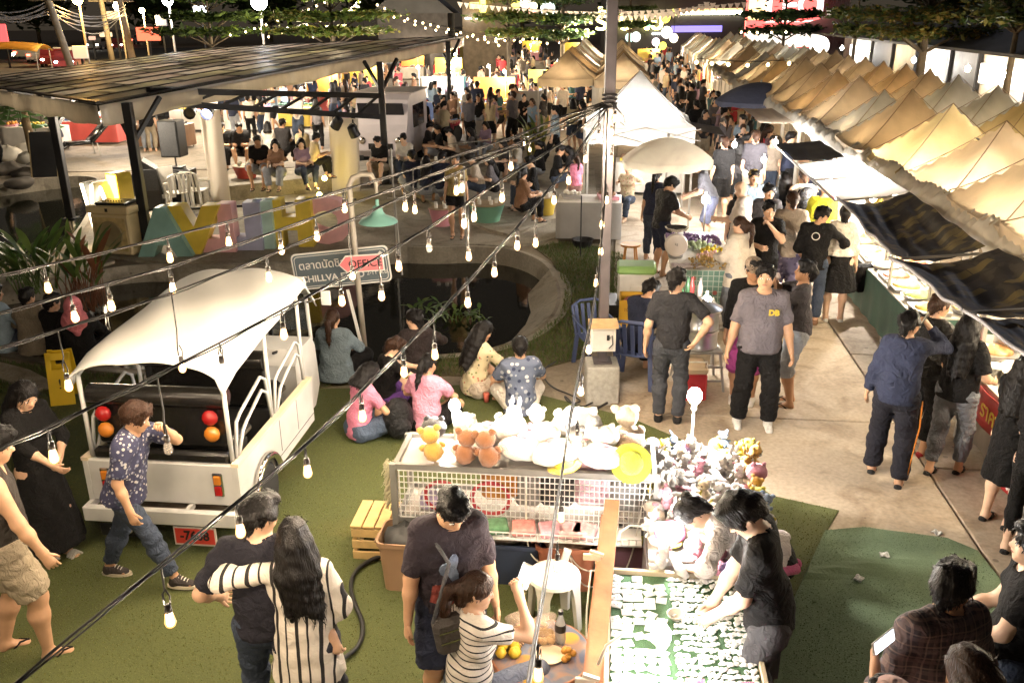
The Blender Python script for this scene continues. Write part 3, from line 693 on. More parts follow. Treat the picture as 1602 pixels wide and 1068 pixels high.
# turf: sheets plus standing blades
def blades(name,poly,n,h,mats,w=.006,z0=.0,parent=None,lean=.5):
 xs=[p[0]for p in poly];ys=[p[1]for p in poly];x=RNG.uniform(min(xs),max(xs),n);y=RNG.uniform(min(ys),max(ys),n);k=inside(poly,x,y);x,y=x[k],y[k];n=len(x)
 a=RNG.uniform(0,2*PI,n);l=RNG.uniform(0,lean,n)*h;la=RNG.uniform(0,2*PI,n);hh=h*RNG.uniform(.5,1.15,n)
 V=np.zeros((n,3,3));dx,dy=np.cos(a)*w,np.sin(a)*w
 V[:,0]=np.stack([x-dx,y-dy,np.full(n,z0)],1);V[:,1]=np.stack([x+dx,y+dy,np.full(n,z0)],1);V[:,2]=np.stack([x+np.cos(la)*l,y+np.sin(la)*l,z0+hh],1)
 me=bpy.data.meshes.new(name);me.vertices.add(3*n);me.vertices.foreach_set('co',V.reshape(-1).astype(np.float32));me.loops.add(3*n);me.loops.foreach_set('vertex_index',np.arange(3*n,dtype=np.int32))
 me.polygons.add(n);me.polygons.foreach_set('loop_start',np.arange(0,3*n,3,dtype=np.int32));me.polygons.foreach_set('material_index',RNG.integers(0,len(mats),n).astype(np.int32));me.update(calc_edges=True)
 for m in mats:me.materials.append(m)
 o=bpy.data.objects.new(name,me);put(o,parent=parent);tag(o,kind='stuff');return o
def turfmat(nm,c,lo=.72,hi=1.22):
 m,n,l,b=newmat(nm);f=nz(n,l,160,3);p=nz(n,l,1.1,4)
 r=ramp(n,[(.35,tuple(x*lo for x in c)),(.65,tuple(x*hi for x in c))]);l.new(f.outputs['Fac'],r.inputs[0])
 r2=ramp(n,[(.28,(1.15,.98,.85)),(.42,(.95,.96,.95)),(.7,(1.06,1.05,1.0))]);l.new(p.outputs['Fac'],r2.inputs[0])
 l.new(mixc(n,l,1,r.outputs[0],r2.outputs[0],'MULTIPLY'),b.inputs['Base Color']);b.inputs['Roughness'].default_value=.9;bumpn(n,l,b,f.outputs['Fac'],.6,.01);MATS[nm]=m;return m
TURF=(.074,.086,.023);TB=[M('turf_blade_a',(.125,.142,.034),.7,var=0,bump=0),M('turf_blade_b',(.10,.122,.03),.7,var=0,bump=0),M('turf_blade_c',(.165,.165,.045),.7,var=0,bump=0)]
t1=poly_px([(-300,640),(0,615),(120,628),(300,632),(490,612),(640,610),(760,604),(842,621),(985,657),(1120,715),(1208,780),(1312,803),(1284,850),(1230,1000),(1180,1500),(-900,1500)])
t1=[p for p in t1]
b=MB();b.prism([(p.x,p.y)for p in t1],-.01,.034);o=b.build('artificial_turf',turfmat('turf',TURF));tag(o,kind='structure')
blades('turf_pile',[(p.x,p.y)for p in t1],130000,.010,TB,.004,.034)
t2=poly_px([(1290,836),(1350,831),(1480,848),(1528,868),(1612,975),(1800,1500),(1180,1500),(1215,1000)])
x2=[p.x for p in t2];y2=[p.y for p in t2];G=60
def t2z(x,y):
 a,c=P(1270,905),P(1490,872);d=(c-a);L=d.length;u=((x-a.x)*d.x+(y-a.y)*d.y)/L/L;w=abs((x-a.x)*d.y-(y-a.y)*d.x)/L
 return.046+.028*max(0,1-w/.10)**2*max(0,min(1,1.15-u))
v2=[];f2=[]
gx=np.linspace(min(x2),max(x2),G);gy=np.linspace(min(y2),max(y2),G)
vs_,es_=[Vector((p.x,p.y))for p in t2],[(i,(i+1)%len(t2))for i in range(len(t2))]
XX,YY=np.meshgrid(gx,gy);k_=inside([(p.x,p.y)for p in t2],XX.ravel(),YY.ravel())
vs_+=[Vector((x,y))for x,y,q in zip(XX.ravel(),YY.ravel(),k_)if q]
v_,e_,f_,*_=geometry.delaunay_2d_cdt(vs_,es_,[],1,1e-5)
b=MB();b.add([(p.x,p.y,t2z(p.x,p.y))for p in v_],[tuple(t)for t in f_]);o=b.build('artificial_turf',turfmat('turf_green',(.105,.15,.085),.74,1.2));tag(o,kind='structure')
if o.data.polygons[0].normal.z<0:o.data.flip_normals()
thick(o,.012,-1)
blades('turf_pile',[(p.x,p.y)for p in t2],24000,.007,[M('turf_blade_d',(.18,.25,.15),.7,var=0,bump=0),M('turf_blade_e',(.15,.215,.125),.7,var=0,bump=0)],.0045,.046)
GRB=[M('grass_a',(.055,.10,.022),.6,var=0,bump=0,transl=.2),M('grass_b',(.09,.13,.03),.6,var=0,bump=0,transl=.2),M('grass_c',(.13,.12,.045),.6,var=0,bump=0,transl=.2)]
gs=poly_px([(836,388),(880,380),(938,388),(978,402),(990,470),(990,520),(950,542),(905,562),(830,582),(760,590),(700,588),(600,596),(520,604),(490,610),(490,588),(560,578),(640,562),(700,560),(768,552),(832,532),(878,495),(886,450),(862,408)])
M_SOIL=mat_concrete('grass_soil',(.07,.06,.03),(.13,.10,.05),(.05,.06,.02),.95)
b=MB();b.prism([(p.x,p.y)for p in gs],-.02,.012);o=b.build('grass_bank',M_SOIL);tag(o,kind='structure')
blades('grass',[(p.x,p.y)for p in gs],42000,.075,GRB,.007,.01,lean=.9)
gs2=poly_px([(-80,560),(0,566),(130,585),(250,592),(480,595),(490,612),(300,635),(120,632),(0,618),(-100,650)])
b=MB();b.prism([(p.x,p.y)for p in gs2],-.02,.014);o=b.build('grass_bank',M_SOIL);tag(o,kind='structure')
blades('grass',[(p.x,p.y)for p in gs2],30000,.06,GRB,.006,.01,lean=.9)
kp=poly_px([(-60,568),(0,572),(48,585),(88,606),(60,616),(0,598),(-60,592)])
b=MB();b.prism([(p.x,p.y)for p in kp],0,.06);o=b.build('path',MC_EDGE);tag(o,kind='structure')
pl2=poly_px([(-60,428),(20,424),(98,414),(150,400),(180,412),(100,436),(0,452),(-60,460)])
b=MB();b.prism([(p.x,p.y)for p in pl2],-.4,.05);o=b.build('path',MC_EDGE);tag(o,kind='structure')
# terraced seats behind the letters
for pts,z1 in(([(255,322),(330,322),(520,300),(612,286),(612,270),(520,280),(330,302),(255,305)],.40),):
 q=poly_px(pts);b=MB();b.prism([(p.x,p.y)for p in q],0,z1);o=b.build('stone_terrace',MC_EDGE);tag(o,kind='structure')
for pts,z1 in(([(640,305),(700,335),(760,365),(800,375),(880,345),(905,318),(880,300),(800,300),(700,288)],.10),):
 q=poly_px(pts);b=MB();b.prism([(p.x,p.y)for p in q],0,z1);o=b.build('stone_terrace',MC_EDGE);tag(o,kind='structure')
 # stage canopy
BLK=M('black_steel',(.018,.018,.02),.45,.3,var=.3,vs=2,bump=.1);
cA=Vector((-6.85,15.35,2.74));cB=Vector((-1.65,33,3.34));cC=AT(330,52,37);cD=AT(-70,128,24.5)
nrm_=(cB-cA).cross(cD-cA).normalized()
def onplane(p):return Vector((p.x,p.y,cA.z-((p.x-cA.x)*nrm_.x+(p.y-cA.y)*nrm_.y)/nrm_.z))
cC=onplane(cC)
def cq(s,t,dz=0):
 p=(cA.lerp(cB,s)).lerp(cD.lerp(cC,s),t);p=onplane(p);p.z+=dz;return p
can=thing('stage_canopy','large mono-pitch stage canopy with brown translucent panels on black posts','canopy',(0,0,0))
MPAN=[]
for i,c in enumerate([(.62,.58,.53),(.56,.53,.48),(.68,.62,.57),(.58,.55,.44)]):MPAN.append(M('roof_panel_%d'%i,c,.45,spec=.3,var=.35,vs=1.5,bump=.2,bs=5,transl=.6))
NR=10
pr=random.Random(3)
for j in range(NR):
 t0,t1_=j/NR,(j+1)/NR;off=(.5 if j%2 else 0)+pr.uniform(-.1,.1);ns=8
 cuts=sorted({0.0,1.0,*[min(1,max(0,(k+off)/ns))for k in range(ns+1)]})
 for a,c in zip(cuts,cuts[1:]):
  if c-a<.02:continue
  b=MB();q=[cq(a,t0),cq(c,t0),cq(c,t1_),cq(a,t1_)];n_=[p+Vector((0,0,-.012))for p in q]
  b.add(q+n_,[(0,1,2,3),(7,6,5,4),(0,4,5,1),(1,5,6,2),(2,6,7,3),(3,7,4,0)]);b.build('roof_panel',MPAN[pr.randrange(4)],can)
  b=MB();b.bar(cq(a,t0,.006),cq(a,t1_,.006),.13,.012);b.build('cross_batten',BLK,can)
for j in range(NR+1):
 b=MB();w=.11 if j%3==0 else.06;b.bar(cq(0,j/NR,.008),cq(1,j/NR,.008),w*1.3,.016);b.build('roof_batten',BLK,can)
for e_ in(0,1):b=MB();b.bar(cq(e_,0,.01),cq(e_,1,.01),.14,.03);b.build('roof_edge',BLK,can)
VAL=M('clear_valance',(.72,.66,.56),.18,var=.2,vs=3,bump=.5,bs=9,transl=.45)
def valance(a,c,n,drop=.34):
 b=MB();r_=random.Random(5)
 def fn(u,v):
  p=a.lerp(c,u);wv=.02*math.sin(u*60)+.015*math.sin(u*143+1);nn=(c-a).cross(Vector((0,0,1))).normalized()
  return p+Vector((0,0,-.03-drop*v*(1+.08*math.sin(u*37))))+nn*(wv*v)
 b.grid(fn,n,5);o=b.build('valance',VAL,can,smooth=True);thick(o,.004)
valance(cq(-.004,-.006),cq(1.0,-.006),90);valance(cq(-.006,1.0),cq(-.006,-.004),60)
for px_,py_,Y in((235,400,15.8),(605,290,22.6),(112,345,18.8),(705,200,31.0)):
 p=AT(px_,py_,Y);g=Vector((p.x,p.y,0));top=onplane(g)
 b=MB();b.box((g.x,g.y,top.z/2-.03),(.15,.15,top.z-.06),bev=.008);b.box((g.x,g.y,.06),(.26,.26,.02));b.build('post',BLK,can)
 b=MB();b.bar((g.x,g.y,top.z-.75),onplane(g+Vector((.35,.6,0)))-Vector((0,0,.05)),.07);b.bar((g.x,g.y,top.z-.75),onplane(g+Vector((-.45,.45,0)))-Vector((0,0,.05)),.07);b.build('post_brace',BLK,can)
for s in(.10,.42,.72):
 a,c=cq(s,.02,-.10),cq(s,.95,-.10);b=MB();b.bar(a,c,.10,.12);b.bar(a-Vector((0,0,.34)),c-Vector((0,0,.34)),.09,.09)
 for k in range(9):
  p,q=a.lerp(c,k/9),a.lerp(c,(k+1)/9);dn=Vector((0,0,-.34))
  b.bar(p if k%2 else p+dn,q+dn if k%2 else q,.05)
 b.build('truss',BLK,can)
for t in(.03,.5):
 b=MB();b.bar(cq(0,t,-.10),cq(1,t,-.10),.10,.12);b.build('purlin_beam',BLK,can)
tr_t=(AT(592,150,22.4),AT(232,142,17.0));tr_b=(AT(592,183,22.4),AT(232,160,17.0))
for a,c,w in((*tr_t,.12),(*tr_b,.12)):b=MB();b.bar(a,c,w,w);b.build('truss_chord',BLK,can)
for k in range(8):p,q=tr_t[0].lerp(tr_t[1],k/8),tr_b[0].lerp(tr_b[1],(k+1)/8);b=MB();b.bar(p,q,.05);b.build('truss_web',BLK,can)
MCLOTH=M('white_banner_cloth',(.74,.68,.60),.8,var=.06,vs=1,bump=.2,bs=8,transl=.4)
for pts,Y,lb in(([(312,176),(343,172),(362,330),(330,318)],20.0,'tall blank white cloth drop left of the hanging spotlights'),([(514,183),(560,186),(564,322),(520,316)],21.6,'tall blank white cloth drop beside the right black post')):
 q=[AT(a,c,Y)for a,c in pts];w=q[1]-q[0]
 b=MB();b.grid(lambda u,v:q[0].lerp(q[1],u).lerp(q[3].lerp(q[2],u),v)+Vector((0,.05*math.sin(u*PI*2+v),0)),10,8);o=b.build('cloth_drop',MCLOTH,smooth=True);thick(o,.05);tag(o,lb,'cloth drop')
def parcan(px_,py_,Y,aim,lab,lit=None):
 p=AT(px_,py_,Y);t=thing('stage_spotlight',lab,'spotlight',p)
 rot=aim.to_track_quat('Z','Y').to_matrix()
 b=MB();b.lathe([(.06,-.16),(.10,-.13),(.12,.0),(.125,.12),(.118,.12),(.105,.04)],rot=rot,n=16);b.build('housing',BLK,t,smooth='auto')
 b=MB();b.lathe([(.0001,.05),(.104,.045)],rot=rot,n=14);b.build('lens',EM('spot_lens',(.55,.6,1),6)if lit else M('dark_lens',(.05,.05,.06),.15,var=0,bump=0),t)
 b=MB();sx=rot@Vector((1,0,0));b.tube([sx*.13,sx*.14+Vector((0,0,.14)),Vector((0,0,.20)),-sx*.14+Vector((0,0,.14)),-sx*.13],.012,6);b.tube([(0,0,.2),(0,0,.27)],.02,6);b.build('yoke',BLK,t)
parcan(298,176,19.5,Vector((.1,-1,-.15)),'dark round stage spotlight hanging left of the white cloth drop')
parcan(325,176,19.6,Vector((.0,-1,-.3)),'stage spotlight with a bluish lit lens above the white cloth drop',1)
parcan(527,193,20.8,Vector((-.6,.3,-.8)),'black stage spotlight with red dot at top left of the right cloth drop')
parcan(553,206,20.8,Vector((.3,.3,-.9)),'black stage spotlight tilted down at right of the right cloth drop')
for i,(s_,t_,pw)in enumerate(((.10,.25,150),(.35,.2,150),(.3,.65,180),(.6,.3,180),(.7,.7,180))):
 q=cq(s_,t_,-.5);t=thing('canopy_bulb','warm bulb hanging from the trusses under the stage canopy, %s from the near corner'%('first','second','third','fourth','fifth')[i],'lamp',q);b=MB();b.ball((0,0,0),.05,10);b.build('bulb',EM('canopy_bulb',(1,.78,.45),45),t,True);b=MB();b.cyl((0,0,.04),.012,.45,6);b.build('cord',BLK,t);lamp(t,(0,0,-.05),pw,(1,.86,.66),.06)
 # big letters seen from behind
def paint(n,c,**k):return M('paint_'+n,c,.55,var=.12,vs=2.5,bump=.12,bs=18,**k)
TEAL,YEL,PINK,LAV,AQUA,BLUE=paint('teal',(.24,.42,.38)),paint('yellow',(.68,.50,.06)),paint('pink',(.72,.40,.40)),paint('lavender',(.40,.41,.56)),paint('aqua',(.40,.56,.50)),paint('blue',(.10,.14,.30))
lt=thing('letter_sign','row of painted block letters spelling CHILLVA seen from behind at the pond edge','sign')
spec=[('A',262,406,84,TEAL),('V',312,405,84,YEL),('L',350,403,50,PINK),('L',390,401,56,LAV),('I',418,400,30,AQUA),('H',459,398,68,YEL),('C',522,393,66,PINK)]
for ch,cx_,by,wpx,mt in spec:
 Y=15.45+(cx_-225)/335*1.05;p=AT(cx_,by,Y);p.z=.05;pxm=FPX/(Y*1.04)
 o=text(ch,1.62,mt,.17,lt,(p.x,p.y+.1,.05+.56),(PI/2,0,PI),'letter',bold=.12)
 d=o.dimensions;o.scale=(wpx/pxm/max(.05,d.x),.88/max(.05,d.y),1)
 bb=[Vector(c)for c in o.bound_box];zc=(min(c.y for c in bb)+max(c.y for c in bb))/2*o.scale[1];o.location.z=.05+.44-zc
b=MB();a,c=AT(232,330,15.7),AT(555,335,16.5);b.bar((a.x,a.y+.28,.78),(c.x,c.y+.28,.80),.04);b.build('rail',BLK,lt)
LW,LY=EM('lit_white',(1,.80,.52),5.5),EM('lit_yellow',(1,.62,.06),4.0)
l2=thing('lit_letter_sign','glowing white and yellow block letters facing the water behind the amplifier','sign')
for ch,cx_,by,wpx,hh,mt,side in(('V',158,352,26,.95,LW,paint('grey_blue',(.30,.33,.36))),('D',174,342,24,.95,LW,PINK),('I',195,338,22,1.1,LY,YEL),('L',209,340,18,.5,LY,YEL)):
 Y=16.6+(cx_-150)/60*.25;p=AT(cx_,by,Y);p.z=.25;pxm=FPX/(Y*1.04)
 rz=R(-28)
 o=text(ch,1.3,side,.16,l2,p,(PI/2,0,rz),'letter',bold=.05);d=o.dimensions.copy();sc_=(wpx/pxm/max(.05,d.x)*1.15,hh/max(.05,d.y),1);o.scale=sc_
 zc=(min(c[1]for c in o.bound_box))*sc_[1];o.location.z=.25-zc
 f=text(ch,1.3,mt,.004,o,(0,0,.166),(0,0,0),'letter_face',bold=.03)
 # band gear
SPK=M('speaker_grille',(.025,.025,.027),.7,var=.3,vs=30,bump=.5,bs=160);CREAM=paint('cream',(.58,.47,.27))
t=thing('guitar_amplifier','cream speaker cabinet with round cone and mixer on top beside the lit letters','amplifier',P(187,398,.05),R(-14))
b=MB();b.box((0,.12,.40),(.78,.5,.74),bev=.03);b.build('cabinet',CREAM,t)
b=MB();b.box((0,-.137,.40),(.64,.012,.60),bev=.004);b.build('grille',M('amp_grille',(.50,.38,.18),.8,var=.25,vs=8,bump=.4,bs=90),t)
b=MB();b.lathe([(.0001,0),(.07,.004),(.075,.012),(.2,.004),(.22,.016),(.24,.012),(.245,0)],(0,-.147,.40),24,rot=Matrix.Rotation(PI/2,3,'X'));b.build('speaker_cone',M('amp_cone',(.30,.24,.13),.7),t,smooth='auto')
b=MB();b.box((0,.12,.84),(.86,.56,.14),bev=.02);b.build('amp_head',CREAM,t);b=MB();b.box((0,-.165,.84),(.05,.01,.06));b.build('handle',BLK,t)
b=MB();b.box((.02,.12,.935),(.6,.4,.05),Matrix.Rotation(.1,3,'Z'),bev=.01)
for i in range(8):b.cyl((-.2+.055*i,.05,.96),.012,.02,8)
b.build('mixer',BLK,t)
t=thing('floor_monitor','black tilted stage speaker leaning at the foot of the corner post','speaker',P(238,326,.05),R(18))
b=MB();b.prism([(-.3,0),(.3,0),(.22,.55),(-.05,.75),(-.3,.45)],-.32,.32,rot=Matrix(((1,0,0),(0,0,1),(0,1,0))),c=(0,0,.35));b.build('cabinet',BLK,t)
b=MB();b.box((0,0,.18),(.5,.5,.36),bev=.02);b.build('stand',BLK,t);b=MB();b.box((0,-.33,.68),(.44,.02,.46),bev=.005);b.build('grille',SPK,t)
b=MB();b.box((.38,.05,.55),(.32,.04,.7),Matrix.Rotation(.2,3,'Z'));b.build('white_board',M('plain_white',(.7,.66,.6),.6),t)
for px_,py_,w,h,zz,lab in((284,252,.46,.80,1.12,'tall black loudspeaker on a stand left of the white cloth drop'),(288,318,.62,.80,.05,'square black bass cabinet on the stage floor behind the plastic chairs')):
 p=P(px_,318,0.05);t=thing('loudspeaker',lab,'speaker',(p.x,p.y,0),R(-6))
 b=MB();b.box((0,0,zz+h/2),(w,.42,h),bev=.02);b.build('cabinet',BLK,t);b=MB();b.box((0,-.217,zz+h/2),(w-.06,.012,h-.06),bev=.004);b.build('grille',SPK,t)
 if zz>1:
  b=MB();b.cyl((0,0,.1),.02,zz-.1,8)
  for k in range(3):a=k*2*PI/3;b.bar((0,0,.6),(.42*math.cos(a),.42*math.sin(a),.05),.02)
  b.build('stand',BLK,t)
 else:
  b=MB();b.box((-.1,0,zz+h+.03),(.4,.3,.05),bev=.01);b.build('control_box',BLK,t)
WPL=M('white_plastic',(.72,.69,.62),.35,var=.08,vs=3,bump=.05)
def plastic_chair(p,rz,lab,mt=WPL,s=1.0):
 t=thing('plastic_chair',lab,'chair',p,rz);t.scale=(s,s,s)
 b=MB();b.grid(lambda u,v:((u-.5)*(.44-.04*v),-.2+.42*v,.43-.02*math.sin(PI*v)-.012*math.sin(PI*u)),8,8);o=b.build('seat',mt,t,True);thick(o,.02)
 b=MB()
 for i in range(5):x=-.17+.085*i;b.bar((x,.20,.43),(x*1.08,.30,.82),.045,.014,up=(0,1,0))
 b.tube([(-.21,.22,.42),(-.23,.31,.80),(-.12,.325,.86),(.12,.325,.86),(.23,.31,.80),(.21,.22,.42)],.02,8);b.build('backrest',mt,t)
 for sx in(-1,1):
  b=MB();b.tube([(sx*.23,.29,.68),(sx*.26,.05,.64),(sx*.25,-.18,.60),(sx*.235,-.2,.42)],.018,6);b.build('armrest',mt,t,True)
  for y in(-.2,.2):b=MB();b.bar((sx*.20,y,.42),(sx*.235,y*1.2,0),.05,.035);b.build('leg',mt,t)
 return t
plastic_chair(P(283,330,.05),R(-150),'white plastic armchair on the stage, left one behind the yellow letter');plastic_chair(P(310,326,.05),R(170),'white plastic armchair on the stage, right one behind the yellow letter')
# the white three-wheeled passenger cart
TUK=M('tuk_white_paint',(.58,.575,.56),.34,var=.16,vs=2.2,bump=.06,coat=.35);CANV=M('tuk_canvas',(.72,.71,.68),.55,var=.06,vs=2,bump=.25,bs=7,transl=.12)
VINYL=M('black_vinyl',(.012,.011,.010),.22,var=.3,vs=6,bump=.35,bs=22);CHROME=M('chrome',(.75,.72,.68),.12,1,var=.05,bump=0);RUB=M('tyre_rubber',(.02,.02,.02),.85,bump=.3,bs=60)
def b_tuk():
 base=(P(128,800,.40)+P(372,800,.40))/2;hd=R(-6.5);t=thing('passenger_cart','white open three-wheeled passenger cart with a canvas roof and black bench seats','vehicle',(base.x,base.y,0),hd)
 W2,L=.625,2.1
 b=MB();b.box((0,.13,.60),(1.22,.05,.36),bev=.008);b.build('rear_panel',TUK,t)
 b=MB();b.box((0,0,.36),(1.28,.06,.13),bev=.01);b.box((0,.06,.31),(1.28,.14,.02));
 for x in(-.62,.62,.22):b.box((x,.07,.40),(.035,.12,.04))
 b.build('bumper',TUK,t)
 for s in(-1,1):
  pr_=[(0.10,.36),(.33,.36),(.42,.50),(.60,.57),(.78,.50),(.87,.34),(1.9,.34),(1.9,.77),(.10,.77)]
  b=MB();b.prism(pr_,-.02,.02,rot=Matrix(((0,0,1),(1,0,0),(0,1,0))),c=(s*W2,0,0));b.build('side_panel',TUK,t)
  b=MB();[b.box((s*(W2+.021),y,.60),(.003,.006,.30))for y in(1.02,1.46)];b.box((s*(W2+.021),1.4,.42),(.003,.98,.006));b.build('panel_seam',BLK,t)
  b=MB();b.bar((s*W2,.10,.785),(s*W2,1.9,.785),.06,.03);b.build('side_ledge',M('tuk_ledge',(.66,.56,.40),.5),t)
  b=MB();b.tube([(s*(W2+.05),.60+.27*math.cos(a),.33+.27*math.sin(a))for a in np.linspace(.05,PI-.05,12)],.035,8);b.build('wheel_arch',CHROME,t,True)
  w=thing('wheel',None,None);w.name='wheel';w.parent=t;w.location=(s*(W2-.03),.60,.27)
  ry=Matrix.Rotation(PI/2,3,'Y');b=MB();b.lathe([(.15,-.06),(.235,-.065),(.265,-.04),(.268,.04),(.235,.065),(.15,.06)],n=26,rot=ry);b.build('tyre',RUB,w,smooth='auto')
  b=MB();b.lathe([(.0001,s*.035),(.05,s*.04),(.06,s*.015),(.12,s*.03),(.15,s*.055),(.152,-s*.05)],n=22,rot=ry)
  b.build('rim',TUK,w,smooth='auto')
  for y,z1 in((.16,1.50),(1.02,1.56),(1.86,1.66)):
   b=MB();b.tube([(s*.585,y,.79),(s*.585,y,z1)],.019,8);b.build('roof_post',TUK,t,True)
  for y0 in(.30,1.15):
   for k,zz in enumerate((1.12,1.0)):
    b=MB();b.tube([(s*.60,y0-.1+.05*k,.79),(s*.60,y0-.02+.1*k,zz-.04),(s*.60,y0+.06+.1*k,zz),(s*.60,y0+.52,zz+.12),(s*.60,y0+.62,zz+.06),(s*.60,y0+.68,.80)],.015,8);b.build('side_rail',TUK,t,True)
  b=MB();b.box((s*.47,.099,.61),(.085,.02,.21),bev=.028);lb=b.build('tail_light',CHROME,t)
  b=MB();b.box((s*.47,.085,.56),(.06,.02,.085),bev=.015);b.build('red_lens',M('red_lens',(.32,.012,.012),.15,var=.1,bump=0),lb)
  b=MB();b.box((s*.47,.085,.655),(.06,.02,.08),bev=.015);b.build('amber_lens',M('amber_lens',(.50,.17,.02),.15,var=.1,bump=0),lb)
  for z,mm in((1.16,'red_lens'),(1.02,'amber_lens')):
   b=MB();b.ball((s*.44,.17,z),(.065,.05,.065),12);b.build('round_lamp',MATS[mm],t,True)
 b=MB();b.box((0,.98,.30),(1.2,1.75,.05));b.build('floor',M('tuk_floor',(.30,.24,.17),.7),t)
 for y,zb in((.24,1.30),(1.05,1.30)):
  b=MB();b.tube([(-.56,y,zb),(.56,y,zb)],.085,12);b.box((0,y+.02,zb-.25),(1.10,.07,.36),bev=.02);b.build('seat_back',VINYL,t,smooth='auto')
  b=MB();b.box((0,y+(.24 if y<1 else.26),.86),(1.10,.42,.10),bev=.035);b.build('seat_cushion',VINYL,t,smooth='auto');b=MB();b.box((0,y+.2,.56),(1.06,.3,.48));b.build('seat_box',M('tuk_dark',(.03,.03,.03),.6),t)
 b=MB();b.box((0,.17,.82),(1.12,.08,.09),bev=.02);b.build('rear_sill_pad',VINYL,t)
 def roof(u,v):
  x=(u-.5)*2;y=.06+v*2.3;ab=abs(x);z=1.56+.17*v+.135*(1-ab**3.6)-.03*math.sin(v*PI*2.2)**2*(1-ab*ab)
  if ab>.94:z-=(ab-.94)*(.6+1.0*(1-v))
  if v<.12:z-=(.12-v)*.55*(1-.3*(1-ab))
  if v>.84:z-=(v-.84)**1.5*5.0
  return(x*.62*(1-.14*max(0,v-.8)),y+.03*math.sin(x*3),z+.006*math.sin(x*9+v*14))
 b=MB();b.grid(roof,28,34);o=b.build('canvas_roof',CANV,t,True);thick(o,.012)
 for y,z1 in((.16,1.48),(1.02,1.54),(1.86,1.62)):
  b=MB();b.tube([(-.585,y,z1),(-.54,y,z1+.09),(-.3,y,z1+.16),(0,y,z1+.175),(.3,y,z1+.16),(.54,y,z1+.09),(.585,y,z1)],.016,8);b.build('roof_hoop',TUK,t,True)
 b=MB();b.prism([(1.9,.28),(2.38,.28),(2.55,.45),(2.5,.9),(2.42,1.02),(2.05,1.02),(1.9,.9)],-.5,.5,rot=Matrix(((0,0,1),(1,0,0),(0,1,0))));b.build('cab_front',TUK,t)
 b=MB();b.box((0,2.48,1.34),(.92,.02,.56),Matrix.Rotation(.12,3,'X'));o=b.build('windscreen',M('screen_glass',(.05,.06,.07),.05,var=0,bump=0,alpha=.45),t)
 b=MB()
 for x in(-.48,.48):b.tube([(x,2.46,.98),(x,2.40,1.64)],.02,8)
 b.tube([(-.48,2.40,1.64),(.48,2.40,1.64)],.02,8);b.build('screen_frame',TUK,t)
 for s in(-1,1):
  m_=MB();m_.tube([(s*.5,2.38,1.40),(s*.66,2.36,1.46)],.009,6);mo=m_.build('mirror_arm',CHROME,t,True);m_=MB();m_.box((s*.71,2.35,1.46),(.10,.02,.15),bev=.012);m_.build('mirror',TUK,mo)
 b=MB();b.tube([(.28,1.93,1.02),(.28,2.1,.98),(.0,2.15,.97),(-.28,2.1,.98),(-.28,1.93,1.02)],.014,6);b.tube([(0,2.15,.97),(0,2.3,.7)],.02,6);b.build('handlebar',BLK,t,True)
 b=MB();b.ball((.3,2.56,.76),(.085,.05,.085),12);b.ball((-.3,2.56,.76),(.085,.05,.085),12);b.build('headlights',CHROME,t,True)
 b=MB();b.box((0,1.72,.72),(.7,.34,.1),bev=.03);b.build('driver_seat',VINYL,t)
 w=thing('wheel',None,None);w.parent=t;w.location=(0,2.36,.25);ry=Matrix.Rotation(PI/2,3,'Y');b=MB();b.lathe([(.14,-.05),(.22,-.055),(.25,0),(.22,.055),(.14,.05)],n=22,rot=ry);b.build('tyre',RUB,w,smooth='auto')
 b=MB();b.box((.27,.0,.19),(.36,.012,.17),bev=.004);o=b.build('number_plate',M('plate_white',(.6,.55,.5),.5),t);b=MB();b.box((.27,-.009,.195),(.325,.006,.135));b.build('plate_face',M('plate_red',(.55,.05,.035),.4,var=.1),o)
 text('-7608',.115,BLK,.002,o,(.27,-.0145,.20),(PI/2,0,0),'plate_number',sx=.92,bold=.003)
 b=MB();b.box((-.36,.02,.20),(.36,.02,.11),bev=.006);o=b.build('mud_flap',BLK,t);text('HISPEED',.055,M('flap_letter',(.55,.5,.42),.5,var=0),.002,o,(-.36,.006,.20),(PI/2,0,0),'flap_lettering',sx=.95,bold=.001)
 return t
b_tuk()
b=MB();yb=thing('snack_cart','yellow snack cart showing under the canvas roof of the white cart','cart',P(285,640,0)+Vector((0,1.6,0)),R(-4))
b.box((0,0,.62),(1.25,.55,.42),bev=.02);b.build('cart_body',paint('cart_yellow',(.62,.42,.02)),yb);b=MB();b.box((0,0,.85),(1.3,.6,.03));b.build('cart_top',WPL,yb);b=MB();b.box((-.2,-.29,.55),(.4,.02,.22),bev=.02);b.build('striped_sack',M('sack',(.30,.23,.14),.9),yb)
b=MB();[b.box((x,y,.2),(.05,.05,.4))for x in(-.55,.55)for y in(-.22,.22)];b.build('cart_legs',BLK,yb)
text('BEST',.15,BLK,.003,yb,(-.05,-.285,.72),(PI/2,0,0),'cart_lettering',bold=.004)
